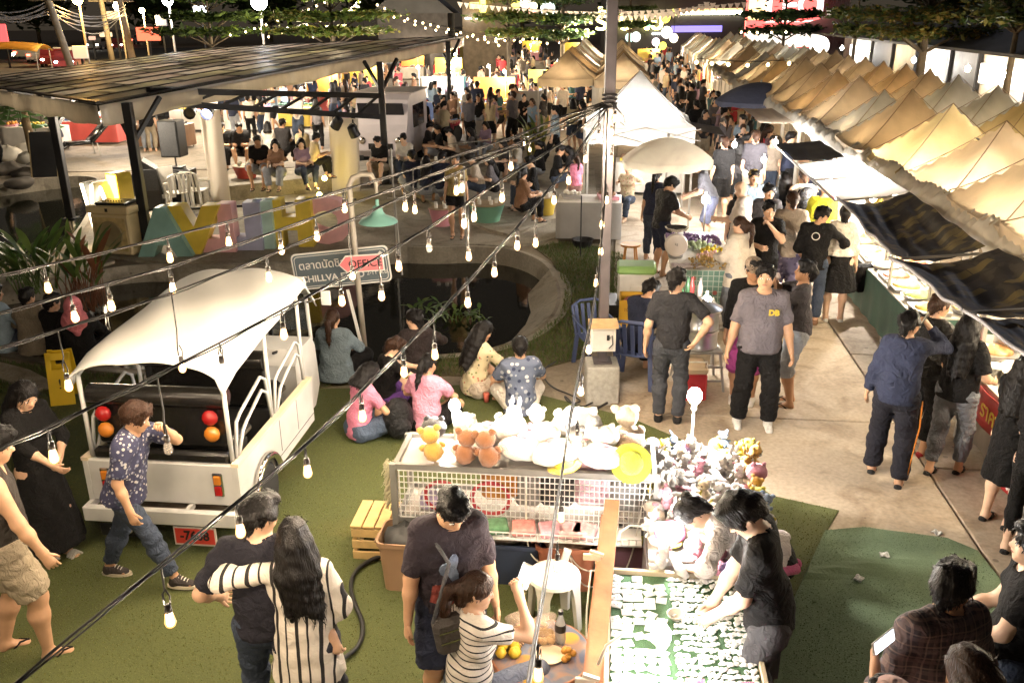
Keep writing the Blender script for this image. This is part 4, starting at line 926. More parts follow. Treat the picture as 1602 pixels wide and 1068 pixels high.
# market sign, office arrow, teal lamp
GREYS=M('sign_grey',(.115,.145,.165),.5,var=.06,bump=.02);WSIGN=M('sign_white',(.78,.76,.72),.5,var=.03,bump=0)
def rrect(w,h,r,n=5):return[(sx*(w/2-r)+r*math.cos(a),sy*(h/2-r)+r*math.sin(a))for sx,sy,a0 in((1,1,0),(-1,1,PI/2),(-1,-1,PI),(1,-1,1.5*PI))for a in np.linspace(a0,a0+PI/2,n)]
p=AT(535,418,10.62);t=thing('market_sign','grey rounded signboard with white Thai and English lettering on a pale post','sign',(P(572,560).x,P(572,560).y,0))
off=Vector((p.x-t.location.x,.0,p.z));XY=Matrix.Rotation(PI/2,3,'X');tl=Matrix.Rotation(R(-5.5),3,'Y')
h_=bpy.data.objects.new('board',None)
def board(poly,y0,mt,nm,par):b=MB();b.prism(poly,-.008,.008,rot=tl@XY,c=off+Vector((0,y0,0)));return b.build(nm,mt,par)
sb=board(rrect(1.20,.46,.06),.06,WSIGN,'signboard',t);board(rrect(1.165,.425,.05),.053,GREYS,'board_face',sb)
board(rrect(1.13,.39,.045),.0505,WSIGN,'board_line',sb);board(rrect(1.115,.375,.04),.0485,GREYS,'board_field',sb)
def stext(s_,size,x,z,mt,align='LEFT',sx=1,bold=.001):
 o=text(s_,size,mt,.002,sb,off+tl@Vector((x,.036,z)),(0,0,0),'sign_lettering',align,sx,bold);o.rotation_euler=(tl@XY).to_euler()
stext('ตลาดนัดชิลล์',.135,-.52,.07,WSIGN,sx=.95,bold=.001);stext('CHILLVA EXPO',.112,-.52,-.10,WSIGN,sx=1.05,bold=.002);stext('2-11 พ.ย.',.085,.30,-.09,WSIGN,sx=.85,bold=0);stext('↑',.2,.42,.08,WSIGN)
POSTM=M('pale_steel_post',(.50,.45,.38),.45,.2,var=.1)
b=MB();zt=2.2;ar=[Vector((0,0,0)),Vector((-.03,-.02,1.2)),Vector((-.05,-.02,zt)),Vector((0.0,-.02,zt+.09)),Vector((.10,-.02,zt+.13)),Vector((.22,-.02,zt+.12)),Vector((.27,-.02,zt+.02)),Vector((.27,-.02,zt-.12))]
b.tube(ar,[.035]*3+[.035,.033,.03,.025,.02],10);b.build('post',POSTM,t,True)
la=thing('pendant_lamp','teal bell-shaped lamp shade hanging from the bent top of the signpost','lamp',t.location+Vector((.27,-.02,zt-.42)))
b=MB();b.lathe([(.020,.25),(.022,.18),(.055,.165),(.066,.10),(.10,.058),(.205,.016),(.235,-.024),(.228,-.032),(.2,.004),(.08,.05)],n=28);b.build('lamp_shade',paint('lamp_teal',(.20,.42,.37)),la,smooth='auto');b=MB();b.ball((0,0,0),.045,10);b.build('bulb',M('unlit_bulb',(.6,.58,.5),.1,var=0,bump=0),la,True)
pa=AT(565,412,10.2);t=thing('office_sign','pink arrow sign reading OFFICE on a thin white stake','sign',(pa.x,pa.y,0))
b=MB();b.bar((-.02,.03,0),(-.19,.03,1.0),.035,.02);b.build('stake',WSIGN,t)
b=MB();tl2=Matrix.Rotation(R(-3.5),3,'Y');ap=[(-.27,0),(-.18,.105),(.27,.105),(.27,-.105),(-.18,-.105)];b.prism(ap,-.006,.006,rot=tl2@XY,c=(0,0,pa.z));o=b.build('arrow_board',WSIGN,t)
b=MB();b.prism([(x*.95,y*.86)for x,y in ap],.006,.009,rot=tl2@XY,c=(0,0,pa.z));b.build('arrow_face',M('sign_pink',(.80,.22,.24),.5,var=.05,bump=0),o)
tx=text('OFFICE',.125,BLK,.002,o,Vector((.05,-.0125,pa.z)),(0,0,0),'sign_lettering',bold=.001);tx.rotation_euler=(tl2@XY).to_euler()
t=thing('caution_board','yellow folding wet-floor board standing beside the white cart','floor sign',P(106,628),R(12));YP=paint('caution_yellow',(.78,.52,.02))
for s in(-1,1):
 b=MB();rt=Matrix.Rotation(s*.2,3,'X')
 for(c,d)in(((0,0,-.30),(.26,.02,.42)),((-.1,0,0),(.06,.02,.2)),((.1,0,0),(.06,.02,.2)),((0,0,.05),(.26,.02,.08))):b.box(rt@Vector((c[0],s*.0,c[2]))+Vector((0,s*.07,.52)),d,rt,bev=.006)
 b.build('board_leaf',YP,t)
text('!',.16,BLK,.002,t,(0,-.145,.27),(PI/2-.2,0,0),'caution_mark')
# steel pole with junction box
STEEL=M('pole_steel',(.10,.085,.09),.5,.3,var=.25,vs=4,bump=.1)
pp=Vector((1.0,9.2,0));t=thing('light_pole','tall dark square steel pole on a concrete block carrying the bulb strings','pole',pp)
b=MB();b.box((0,0,.22),(.36,.36,.46),bev=.012);b.build('concrete_base',MC_BLOCK,t);b=MB();b.box((0,0,3.4),(.105,.105,6.0),bev=.006);b.build('pole_shaft',STEEL,t)
b=MB();b.box((0,0,.47),(.2,.2,.02));b.build('base_plate',STEEL,t)
b=MB();[b.tube([Vector((.0+.07*math.cos(a),.07*math.sin(a),3.2+.04*k))for a in np.linspace(0,2*PI,13)[:-1]],.012,5,closed=True)for k in range(4)];b.tube([(.06,-.06,3.2),(.13,-.1,3.12),(.16,-.08,3.02),(.1,-.07,3.06)],.01,5);b.build('cable_wraps',BLK,t)
t=thing('junction_box','white electric box with a wooden top fixed low on the steel pole','electric box',pp+Vector((-.02,-.16,.66)))
b=MB();b.box((0,-.02,.14),(.27,.14,.27),bev=.006);b.build('box_body',WPL,t);b=MB();b.box((0,-.03,.305),(.31,.2,.05));b.build('wooden_top',M('pine_plank',(.50,.32,.16),.6,vs=9,bump=.2),t);b=MB();b.box((0,-.095,.14),(.22,.01,.22));o=b.build('box_door',M('box_inner',(.55,.52,.5),.6),t)
b=MB();b.box((.05,-.102,.17),(.03,.012,.06));b.tube([(.05,-.11,.15),(.09,-.12,.2),(.1,-.12,.1),(.06,-.11,.05)],.006,5);b.build('plug_and_cord',BLK,o)
CAB=M('black_cable',(.012,.012,.013),.5,var=0,bump=0)
def gcable(pts,r,lab,z=.05,sm=3):
 q=poly_px(pts,z)
 for _ in range(sm):q=[q[0]]+[x for i in range(len(q)-1)for x in(q[i].lerp(q[i+1],.25),q[i].lerp(q[i+1],.75))]+[q[-1]]
 b=MB();b.tube(q,r,6);o=b.build('ground_cable',CAB,smooth=True);tag(o,lab,'cable');return o
gcable([(608,868),(585,872),(556,890),(547,915),(555,945),(569,975),(565,1005),(545,1025),(512,1043),(470,1058)],.017,'thick black cable snaking over the turf left of the toy shelf',.062)
gcable([(598,870),(625,890),(640,915),(665,925),(672,950),(700,960),(690,945)],.010,'thin black cable curling at the foot of the brown bin',.062)
gcable([(870,565),(845,580),(860,605),(895,618),(912,628),(890,632),(880,615),(905,640),(930,628)],.010,'thin black cable coiled on the concrete beside the pole base',.035)
gcable([(760,700),(800,688),(860,678),(905,655),(950,630)],.014,'black cable lying along the turf behind the plush toys',.062)
# plants
def leafplant(p,lab,n,h,mats,w=.05,seed=0,spread=.5,name='broadleaf_plant'):
 r=random.Random(seed);t=thing(name,lab,'plant',p);b=MB();s_=MB()
 for i in range(n):
  a=r.uniform(0,2*PI);hh=h*r.uniform(.55,1.1);sp=spread*r.uniform(.3,1)*hh;x0=Vector((r.uniform(-.25,.25),r.uniform(-.2,.2),0));d=Vector((math.cos(a),math.sin(a),0))
  base=x0+d*sp*.4+Vector((0,0,hh*.55));tip=x0+d*sp+Vector((0,0,hh));s_.tube([x0,x0.lerp(base,.6)+Vector((0,0,.02)),base],[.012,.010,.006],5)
  sd=Vector((-d.y,d.x,0));ww=w*r.uniform(.7,1.3);cur=Vector((0,0,-.10*hh));k=5;vs=[]
  for q in range(k+1):
   u=q/k;c=base.lerp(tip,u)+cur*u*u+d*.06*u*u;wd=ww*math.sin(PI*min(1,u*.92+.08))**.8;vs+=[c-sd*wd+Vector((0,0,.25*wd)),c,c+sd*wd+Vector((0,0,.25*wd))]
  fs=[f for q in range(k)for f in((q*3,q*3+1,q*3+4,q*3+3),(q*3+1,q*3+2,q*3+5,q*3+4))];b.add(vs,fs,r.randrange(len(mats)))
 s_.build('stems',mats[-1],t);b.build('leaves',mats,t,True);return t
LFA=[M('leaf_a',(.07,.14,.03),.4,var=.3,vs=5,bump=.1,transl=.25),M('leaf_b',(.11,.17,.04),.4,var=.3,vs=5,bump=.1,transl=.25),M('leaf_c',(.20,.09,.04),.5,var=.3,bump=.1,transl=.2),M('stem_rust',(.18,.07,.03),.6)]
leafplant(P(60,455),'dark green broad-leaved clump at the pond corner by the left frame edge',46,1.05,LFA[:2]+[LFA[1]],.06,1,.8);leafplant(P(140,482,-.2),'tall reed-like canna with rusty stems standing in the pond',40,1.35,[LFA[0],LFA[1],LFA[1],LFA[3]],.055,2,.5);leafplant(P(20,440),'low leafy clump at the far left end of the path',30,.8,LFA[:2]+[LFA[0]],.06,3,.9)
for i,(a,c)in enumerate(((700,498),(668,486),(735,500))):leafplant(P(a,c,-.25),'small floating tuft of pond weed, %s one in the right half of the pond'%('middle','left','right')[i],18,.16,LFA[:2],.03,20+i,1.6,'water_plant')
leafplant(P(838,250),'small yellow-green shrub beside the white board',40,1.3,[LFA[1],M('leaf_y',(.32,.30,.05),.5,transl=.2)],.05,5,.5)
# tent rows
def tentmat(nm,c,tr=.5):
 if nm in MATS:return MATS[nm]
 m,n,l,b=newmat(nm);a=nz(n,l,1.6,5,dist=.6);f=nz(n,l,40,3);w=nz(n,l,7,2)
 r=ramp(n,[(.3,tuple(x*.8 for x in c)),(.7,tuple(min(.85,x*1.15)for x in c))]);l.new(a.outputs['Fac'],r.inputs[0]);l.new(r.outputs[0],b.inputs['Base Color']);b.inputs['Roughness'].default_value=.8
 bumpn(n,l,b,w.outputs['Fac'],.5,.05);t=n.new('ShaderNodeBsdfTranslucent');l.new(r.outputs[0],t.inputs[0]);mx=n.new('ShaderNodeMixShader');mx.inputs[0].default_value=tr
 l.new(b.outputs[0],mx.inputs[1]);l.new(t.outputs[0],mx.inputs[2]);l.new(mx.outputs[0],n['Material Output'].inputs[0]);MATS[nm]=m;return m
TENTC={'beige':(.66,.56,.43),'tan':(.60,.49,.34),'orange':(.62,.46,.27),'grey':(.50,.51,.49),'olive':(.56,.47,.27),'cream':(.74,.66,.54),'white':(.78,.74,.68),'blue':(.12,.15,.26)}
def tent_canopy(w,e,pk,n=14,val=.22,sag=1.35):
 b=MB()
 def fn(u,v):
  x,y=(u-.5)*2,(v-.5)*2;m=max(abs(x),abs(y));k=1-m
  dg=min(abs(x),abs(y))/max(m,1e-6)
  z=e+(pk-e)*(k**1.22)*1.0-.10*k**.5*m*(1-dg)*1.2*(1-k)-.05*(1-dg**2)*m
  return(x*w/2,y*w/2,z)
 b.grid(fn,n,n);rim=[]
 for k in range(n):rim.append((k/n,0))
 for k in range(n):rim.append((1,k/n))
 for k in range(n):rim.append((1-k/n,1))
 for k in range(n):rim.append((0,1-k/n))
 vs=[]
 for u,v in rim:p=Vector(fn(u,v));vs+=[p,p+Vector((0,0,-val-.015*math.sin(u*30+v*23)))]
 m=len(rim);b.add(vs,[(i*2,i*2+1,((i+1)%m)*2+1,((i+1)%m)*2)for i in range(m)]);return b
LEGM=M('tent_leg',(.42,.40,.36),.4,.4,var=.1)
def make_tent(w,e,pk,mt,lab,cat='tent',loc=(0,0,0),rz=-ROWA,group=None,val=.22,n=14,seams=True):
 t=thing('market_tent',lab,cat,loc,rz,group);o=tent_canopy(w,e,pk,n,val).build('canopy',mt,t,True)
 for sx in(-1,1):
  for sy in(-1,1):
   b=MB();b.box((sx*(w/2-.03),sy*(w/2-.03),e/2-.03),(.04,.04,e-.06));b.build('leg',LEGM,t)
 if seams:
  fnz=lambda k:e+(pk-e)*((1-k)**1.22)
  for sx in(-1,1):
   for sy in(-1,1):
    b=MB();b.tube([(sx*k*w/2*.995,sy*k*w/2*.995,fnz(k)+.006)for k in np.linspace(0,1,8)],.006,5);b.build('hip_seam',M('tent_seam',(.26,.20,.14),.8),t)
 return t
def recolor(root,part,mt):
 for c in root.children:
  if c.name.split('.')[0]==part:c.material_slots[0].link='OBJECT';c.material_slots[0].material=mt
rt=random.Random(5)
t0_=make_tent(1.80,2.08,2.88,tentmat('tent_beige',TENTC['beige']),'x','tent')
cols1=['beige','beige','beige','olive','tan','grey','beige','orange','tan','tan','beige','orange','tan','grey','beige','tan','beige','grey','tan','beige','grey','grey','beige','tan','grey','beige','grey','cream','beige','grey']
cols2=['tan','olive','tan','olive','grey','grey','tan','orange','orange','tan','beige','tan','beige','tan','grey','grey','grey','beige','grey','grey','grey','tan','grey','beige','grey','grey','tan','grey']
ORD=['first','second','third','fourth','fifth','sixth','seventh','eighth','ninth','tenth','eleventh','twelfth','thirteenth','fourteenth','fifteenth','sixteenth','seventeenth','eighteenth','nineteenth','twentieth']+['twenty-%s'%s for s in('first','second','third','fourth','fifth','sixth','seventh','eighth','ninth')]+['thirtieth','thirty-first','thirty-second','thirty-third','thirty-fourth']
first=True;TENTS=[]
for ci,(u,v0,cl,nm)in enumerate(((4.6,8.06,cols1,'aisle-side row of the right-hand tents'),(6.42,9.7,cols2,'back row of the right-hand tents'))):
 for k,c in enumerate(cl):
  o=t0_ if first else copy_tree(t0_);first=False
  o.location=RW(u+rt.uniform(-.04,.04),v0+1.75*k,rt.uniform(-.05,.05));o.rotation_euler.z=-ROWA+rt.uniform(-.03,.03);sc_=rt.uniform(.97,1.03);o.scale=(1,1,sc_)
  o['label']='%s pyramid tent, %s from the camera in the %s'%(c,ORD[k],nm);o['group']='tents of the right-hand market rows'
  recolor(o,'canopy',tentmat('tent_'+c,TENTC[c]));TENTS.append(o)
b=MB();b.box((0,0,0),(.05,.15,.008),Matrix.Rotation(.7,3,'X'));o=b.build('vent_patch',BLK);o.parent=TENTS[2];o.location=(-.18,.24,2.62);o.rotation_euler=(-.5,.2,.2)
PLAST=M('white_plastic_sheet',(.74,.70,.62),.3,var=.12,vs=2.5,bump=.6,bs=7,transl=.35)
b=MB();rg=random.Random(2)
def gut(u,v):
 vv=7.2+u*32;ph=math.sin(vv*9)*.5+math.sin(vv*23+1)*.3+math.sin(vv*51)*.2;a=v*PI
 return RW(3.58+.22*v+.03*ph*math.sin(a),vv,1.96+.14*v+.015*math.sin(a)+.045*ph*(.3+math.sin(a))+.035*math.sin(vv*3.58)+.02*math.sin(vv*71+v*9)-(.10*(1-v/.25)if v<.25 else 0))
b.grid(gut,560,9);o=b.build('gutter_sheet',PLAST,smooth=True);thick(o,.004);tag(o,'long crumpled white plastic sheet tied along the front eaves of the right tents','plastic sheet')
ctr=MB()
# awnings and tarpaulins over the aisle side
def camo():
 m,n,l,b=newmat('camo_tarp');tc=n.new('ShaderNodeTexCoord');mp=n.new('ShaderNodeMapping');mp.inputs['Rotation'].default_value=(0,0,.25);l.new(tc.outputs['UV'],mp.inputs[0])
 br=n.new('ShaderNodeTexBrick');br.inputs['Scale'].default_value=1.0;br.inputs['Color1'].default_value=(0,0,0,1);br.inputs['Color2'].default_value=(1,1,1,1);br.inputs['Mortar'].default_value=(0,0,0,1);br.inputs['Mortar Size'].default_value=.006;br.inputs['Brick Width'].default_value=.26;br.inputs['Row Height'].default_value=.115;br.inputs['Bias'].default_value=0
 vo=nz(n,l,1.5,2,'UV',1.0);wob=n.new('ShaderNodeVectorMath');wob.operation='ADD';l.new(mp.outputs[0],wob.inputs[0]);sc_=n.new('ShaderNodeVectorMath');sc_.operation='SCALE';l.new(vo.outputs['Color'],sc_.inputs[0]);sc_.inputs['Scale'].default_value=.22;l.new(sc_.outputs[0],wob.inputs[1]);l.new(wob.outputs[0],br.inputs['Vector'])
 mk=nz(n,l,5,3,'UV',.8);f=ramp(n,[(.50,(0,0,0)),(.53,(1,1,1))]);l.new(mk.outputs['Fac'],f.inputs[0])
 s_=ramp(n,[(.66,(0,0,0)),(.70,(1,1,1))],'LINEAR');l.new(br.outputs['Color'],s_.inputs[0])
 base=mixc(n,l,f.outputs[0],(.040,.036,.034),(.070,.060,.050));l.new(mixc(n,l,math_(n,l,'MULTIPLY',s_.outputs[0],.9),base,(.20,.155,.065)),b.inputs['Base Color'])
 b.inputs['Roughness'].default_value=.52;w=nz(n,l,9,3,'UV');bumpn(n,l,b,w.outputs['Fac'],.35,.02);return m
CAMO=camo();GREYT=M('grey_tarp',(.16,.145,.125),.5,var=.25,vs=2,bump=.3,bs=8)
def tarp(u0,z0,u1,z1,va,vb,mt,lab,name='tarpaulin',sag=.10,folds=.025,nu=26,nv=26,border=None,skew=0.0,seed=0):
 b=MB();r=random.Random(seed);ph=r.uniform(0,6)
 def fn(s,t):
  v=va+(vb-va)*t;u=u0+(u1-u0)*s;z=z0+(z1-z0)*s-sag*math.sin(PI*s)*(.6+.4*math.sin(PI*t))-.05*math.sin(PI*t)*(1-s)
  f=math.sin(s*16+t*7+ph)*.5+math.sin(s*7-t*19+ph*2)*.5+.6*math.sin((s+t*.25)*31+ph);z+=folds*f*(.35+.65*t*(1-t)*4)
  return RW(u-.08*math.sin(PI*t)*(1-s)*-1-skew*t,v,z)
 b.grid(fn,nu,nv);o=b.build(name,mt,smooth=True)
 uv=o.data.uv_layers.new(name='UVMap');sx,sy=abs(u1-u0)*1.05,abs(vb-va)
 co=[(i%(nu+1)/nu*sx,i//(nu+1)/nv*sy)for i in range((nu+1)*(nv+1))]
 uv.data.foreach_set('uv',[c for lp in o.data.loops for c in co[lp.vertex_index]])
 tag(o,lab,'tarp')
 if border:
  e=MB();e.tube([Vector(fn(0,t))+Vector((0,0,.004))for t in np.linspace(0,1,30)],.016,6);bo=e.build('hem',border,o,True)
 e=MB();e.bar(fn(0,0),fn(1,0),.018);e.bar(Vector(fn(0,0))+Vector((0,0,-.02)),RW(u0+.1,va,z0-.9),.014);
 return o
GREYHEM=M('tarp_hem',(.42,.40,.42),.4,var=.2,transl=.2)
tarp(2.72,1.90,3.57,2.0,11.35,8.62,CAMO,'dark camouflage tarpaulin over the aisle, farthest of the three',border=GREYHEM,skew=.10,seed=1,sag=.16)
tarp(2.60,1.89,3.57,2.0,8.58,6.98,CAMO,'dark camouflage tarpaulin over the aisle, middle one with glossy sag',border=GREYHEM,skew=-.12,seed=2,sag=.18,folds=.02)
tarp(2.72,1.88,3.57,2.0,6.94,4.9,CAMO,'dark camouflage tarpaulin over the aisle, nearest the camera at the right edge',border=GREYHEM,skew=-.25,seed=3,sag=.16)
tarp(2.72,1.92,3.48,1.98,16.2,14.3,GREYT,'grey-brown awning sloping over the aisle beyond the white sheets',name='awning',sag=.03,folds=.006)
tarp(2.8,2.0,3.48,2.0,21.5,18.6,M('beige_tarp',(.55,.46,.36),.6,var=.1,transl=.3),'pale beige awning farther down the aisle',name='awning',sag=.03,folds=.006)
for k,(a,c)in enumerate(((14.25,12.85),(12.83,11.40))):tarp(2.75,1.86,3.57,2.0,a,c,M('awning_white',(.80,.78,.74),.45,var=.05,vs=2,bump=.3,bs=6,transl=.6),'white lit plastic awning sheet over the aisle, %s one of two'%('farther','nearer')[k],name='awning',sag=.05,folds=.008,seed=7+k)
t=thing('awning_support','thin steel bars carrying the tarpaulins and awnings over the aisle','awning support',RW(3.5,10));o_=t.location
for v in(14.27,12.84,11.38,8.6,6.96):b=MB();b.bar(RW(2.72,v,1.87)-o_,RW(3.5,v,1.94)-o_,.022);b.build('rafter',LEGM,t)
for v in(14.27,11.38,8.6,6.96):b=MB();b.bar(RW(3.5,v,1.92)-o_,RW(3.5,v,0.02)-o_,.03);b.build('upright',LEGM,t)
b=MB();b.bar(RW(2.72,16.2,1.9)-o_,RW(2.72,11.4,1.86)-o_,.022);b.build('front_rail',LEGM,t)
tarp(1.12,1.98,2.1,1.80,19.6,18.2,M('dark_awning',(.13,.10,.075),.6,var=.2),'dark brown awning jutting from the right side of the white tent',name='awning',sag=.02,folds=.004)
# white tent, umbrellas and left tents
p=AT(1000,205,18.4);make_tent(2.15,2.0,3.0,tentmat('tent_white',(.82,.79,.74),.5),'white pop-up tent behind the beige umbrella with a lit valance',loc=(p.x,p.y+.2,0),rz=-ROWA,val=.30)
b=MB();p2=Vector((p.x,p.y-.9,0));b.bar(p2+RU*-1.05+Vector((0,0,1.75)),p2+RU*0+Vector((0,0,2.0)),.02);b.bar(p2+RU*1.05+Vector((0,0,1.75)),p2+RU*0+Vector((0,0,2.0)),.02);b.bar(p2+RU*-1.05+Vector((0,0,1.98)),p2+RU*0+Vector((0,0,1.7)),.02);b.bar(p2+RU*1.05+Vector((0,0,1.98)),p2+RU*0+Vector((0,0,1.7)),.02);o=b.build('scissor_brace',LEGM);tag(o,'folding scissor brace in front of the white tent valance','brace')
k=0
for ci,u in enumerate((-1.75,.05)):
 for i in range(9):
  c=['tan','beige','orange','beige','grey','beige','grey','tan','grey'][(i+ci)%9]
  o=copy_tree(t0_);o.location=RW(u+rt.uniform(-.05,.05),30.3+1.8*i);o.rotation_euler.z=-ROWA+rt.uniform(-.03,.03);o.scale=(1,1,1+rt.uniform(-.02,.03));recolor(o,'canopy',tentmat('tent_'+c,TENTC[c]))
  o['label']='%s pyramid tent, %s from the front in the %s file behind the steel pole'%(c,ORD[i],('left','right')[ci]);o['group']='tents behind the steel pole'
for i,(px_,py_,c,s_)in enumerate(((742,100,'white',1.2),(1035,82,'grey',1.3),(670,92,'cream',1.3),(800,85,'blue',1.2))):
 o=copy_tree(t0_);o.location=P(px_,py_);o.scale=(s_*1.2,s_*1.2,s_*.9);recolor(o,'canopy',tentmat('tent_'+c,TENTC[c]));o['label']='%s tent far off at the back of the plaza, %s'%(c,('left of centre','beyond the aisle end','behind the stage canopy','under the round trees')[i]);o['group']='far tents at the back of the plaza'
def umbrella(p,r,zt,h,mt,lab,n=8,tilt=0):
 t=thing('market_umbrella',lab,'umbrella',p);t.rotation_euler=(tilt,0,.3);b=MB()
 def fn(u,v):
  a=u*2*PI;k=abs(math.cos(a*n/2));rr=r*v*(1-.035*(1-k)*v);return(rr*math.cos(a),rr*math.sin(a),zt-h*v**1.9-.03*(1-k)*v*v*0)
 b.grid(fn,n*4,9);vs=[]
 m=n*4
 for i in range(m+1):q=Vector(fn(i/m,1));vs+=[q,q*1.0+Vector((0,0,-.12-.02*math.cos(i*PI/2)))]
 b.add(vs,[(i*2,i*2+1,i*2+3,i*2+2)for i in range(m)]);o=b.build('canopy',mt,t,True)
 b=MB();b.cyl((0,0,0),.02,zt+.04,8);b.build('pole',LEGM,t)
 for i in range(n):a=i*2*PI/n;b=MB();b.bar((0,0,zt-.45),(r*.7*math.cos(a),r*.7*math.sin(a),zt-h*.7**1.9-.03),.012);b.build('rib',LEGM,t)
 b=MB();b.ball((0,0,zt+.04),.03,8);b.build('finial',LEGM,t);return t
pu=AT(1044,250,14.9);umbrella((pu.x,pu.y,0),.76,pu.z+.36,.34,tentmat('umb_beige',(.80,.68,.54),.55),'beige round umbrella over the fruit stall in front of the white tent')
pu=AT(1190,140,24);umbrella((pu.x,pu.y,0),1.15,2.35,.45,tentmat('umb_blue',(.10,.11,.17),.2),'dark blue umbrella at the edge of the right tents far down the aisle')
# stalls
LAMPW=EM('led_bulb',(1,.96,.90),60);LAMPY=EM('warm_bulb',(1,.72,.36),45)
def bulb_lamp(t,loc,power,warm=False,r=.05,post=True):
 b=MB();b.ball(loc,(r,r,r*1.15),10);b.build('bulb',LAMPY if warm else LAMPW,t,True)
 if post:b=MB();b.cyl((loc[0],loc[1],loc[2]+r*.9),.018,.07,8);b.build('bulb_socket',WPL,t)
 lamp(t,(loc[0],loc[1]-(0 if post else 1.9*r),loc[2]-(1.7*r if post else 0)),power,(1,.78,.52)if warm else(1,.94,.87),r*.6)
SCOL={k:paint('cloth_'+k,c)for k,c in dict(red=(.42,.06,.05),white=(.66,.62,.56),blue=(.08,.13,.30),brown=(.20,.11,.06),green=(.10,.20,.13),yellow=(.55,.40,.06),grey=(.28,.27,.26),pink=(.62,.28,.34),black=(.03,.03,.03),orange=(.55,.24,.05)).items()}
GOODS=[SCOL[k]for k in SCOL]
rs_=random.Random(12)
def goods_box(p,rz,d,mt,lab,grp):
 t=thing('goods_tray',lab,'tray',p,rz,grp);b=MB();b.box((0,0,.03),(d[0],d[1],.06),bev=.006);b.build('tray',mt[0],t);b=MB()
 for i in range(9):b.ball((rs_.uniform(-.4,.4)*d[0],rs_.uniform(-.4,.4)*d[1],.07+rs_.uniform(0,.04)),rs_.uniform(.035,.06),6)
 o=b.build('wares',mt[1],t,True);return t
def stall(p,rz,w,cloth,lab,lampz=1.9,power=60,warm=False,grp=None,ng=4,back=None):
 t=thing('market_stall',lab,'market stall',p,rz,grp);b=MB();b.box((0,0,.77),(w,.8,.04),bev=.008);b.build('tabletop',SCOL['white'],t)
 b=MB();q=[(-w/2-.01,-.41),(w/2+.01,-.41),(w/2+.01,.41),(-w/2-.01,.41)];vs=[];n=40
 for i in range(n):
  u=i/n*4;k=int(u);f=u-k;a,c=Vector(q[k]),Vector(q[(k+1)%4]);c2=a.lerp(c,f);o_=c2.normalized()*.012*math.sin(i*1.9);vs+=[Vector((c2.x,c2.y,.785)),Vector((c2.x+o_.x,c2.y+o_.y,.10))]
 b.add(vs,[(i*2,i*2+1,((i+1)%n)*2+1,((i+1)%n)*2)for i in range(n)]);b.build('tablecloth',SCOL[cloth],t,True)
 for sx in(-1,1):b=MB();b.box((sx*(w/2-.05),.3,.38),(.04,.04,.76));b.build('leg',LEGM,t)
 if lampz:b=MB();b.tube([(w*.3,.35,.79),(w*.3,.35,lampz),(w*.3,.1,lampz+.06)],.012,6);b.build('lamp_post',LEGM,t);bulb_lamp(t,(w*.3,.1,lampz-.02),power,warm,.055)
 m=Matrix.Translation(p)@Matrix.Rotation(rz,4,'Z')
 for i in range(ng):
  x=-w/2+.25+(w-.5)*i/max(1,ng-1);goods_box(m@Vector((x,rs_.uniform(-.12,.12),.79)),rz+rs_.uniform(-.2,.2),(rs_.uniform(.28,.4),rs_.uniform(.3,.5)),(rs_.choice(GOODS),rs_.choice(GOODS)),'tray, %s along the %s'%(ORD[i],lab.replace(' with a warm bulb','').replace(' with a white bulb','').replace('market ','')),'trays of wares on far stalls')
 if back:b=MB();b.box((0,.55,1.2),(w,.04,1.0));b.build('backboard',SCOL[back],t)
 return t
FS=[(60,236,'white',1,60),(150,225,'red',0,120),(112,205,'white',1,90),(258,232,'brown',1,110),(300,205,'white',1,100),(395,205,'white',0,130),(455,200,'yellow',0,160),(500,178,'red',1,120),(560,160,'white',1,130),(640,175,'white',0,220),(690,190,'blue',0,220),(745,178,'white',0,320),(770,192,'yellow',1,260),(700,140,'pink',0,200),(640,125,'white',1,160),(590,122,'orange',1,130),(760,118,'white',1,220),(700,105,'yellow',1,220),(820,112,'white',1,220),(640,100,'red',1,180),(760,92,'white',1,220),(855,172,'white',0,200),(885,185,'white',1,150),(905,160,'orange',1,150),(830,96,'pink',1,160),(900,100,'yellow',1,160),(1110,176,'white',1,160),(1120,150,'white',0,260),(1095,132,'white',0,260),(1085,115,'yellow',1,260),(1080,103,'white',0,220),(1130,190,'orange',1,140),(1015,118,'white',1,110)]
for i,(a,c,cl,warm,pw)in enumerate(FS):
 q=P(a,c);rz=-ROWA+rs_.uniform(-.15,.15)+(PI/2 if a>1060 else 0)
 where='left of the stage posts' if a<250 else 'behind the stage canopy' if a<520 else 'on the busy plaza' if a<800 else 'behind the pole' if a<1000 else 'down the aisle'
 stall(q,rz,rs_.uniform(1.5,2.1),cl,'%s-draped market stall with a %s bulb %s, %s from the left'%(cl,'warm' if warm else 'white',where,ORD[sorted(FS).index(FS[i])]),1.95+rs_.uniform(-.1,.15),pw*.62,bool(warm),'far market stalls',4,rs_.choice([None,None,'yellow','white','orange']))
for i,(a,c,w,h,cl)in enumerate(((705,118,.9,1.9,'yellow'),(728,116,.7,1.7,'yellow'),(828,210,1.0,1.25,'grey'),(745,225,.5,.5,'white'),(430,178,.8,1.5,'white'),(600,250,.9,.9,'grey'))):
 q=P(a,c);t=thing('display_board','%s upright display board standing in the plaza, %s'%(cl,('left of the yellow pair','right of the yellow pair','blank one by the shrub','small low one by the seats','behind the left cloth drop','dark one behind the black post')[i]),'display board',q,rs_.uniform(-.3,.3))
 b=MB();b.box((0,0,.25+h/2),(w,.04,h),bev=.008);b.build('panel',SCOL[cl],t);b=MB();[b.box((x*w*.42,0,.14),(.04,.3,.28))for x in(-1,1)];b.build('feet',LEGM,t)
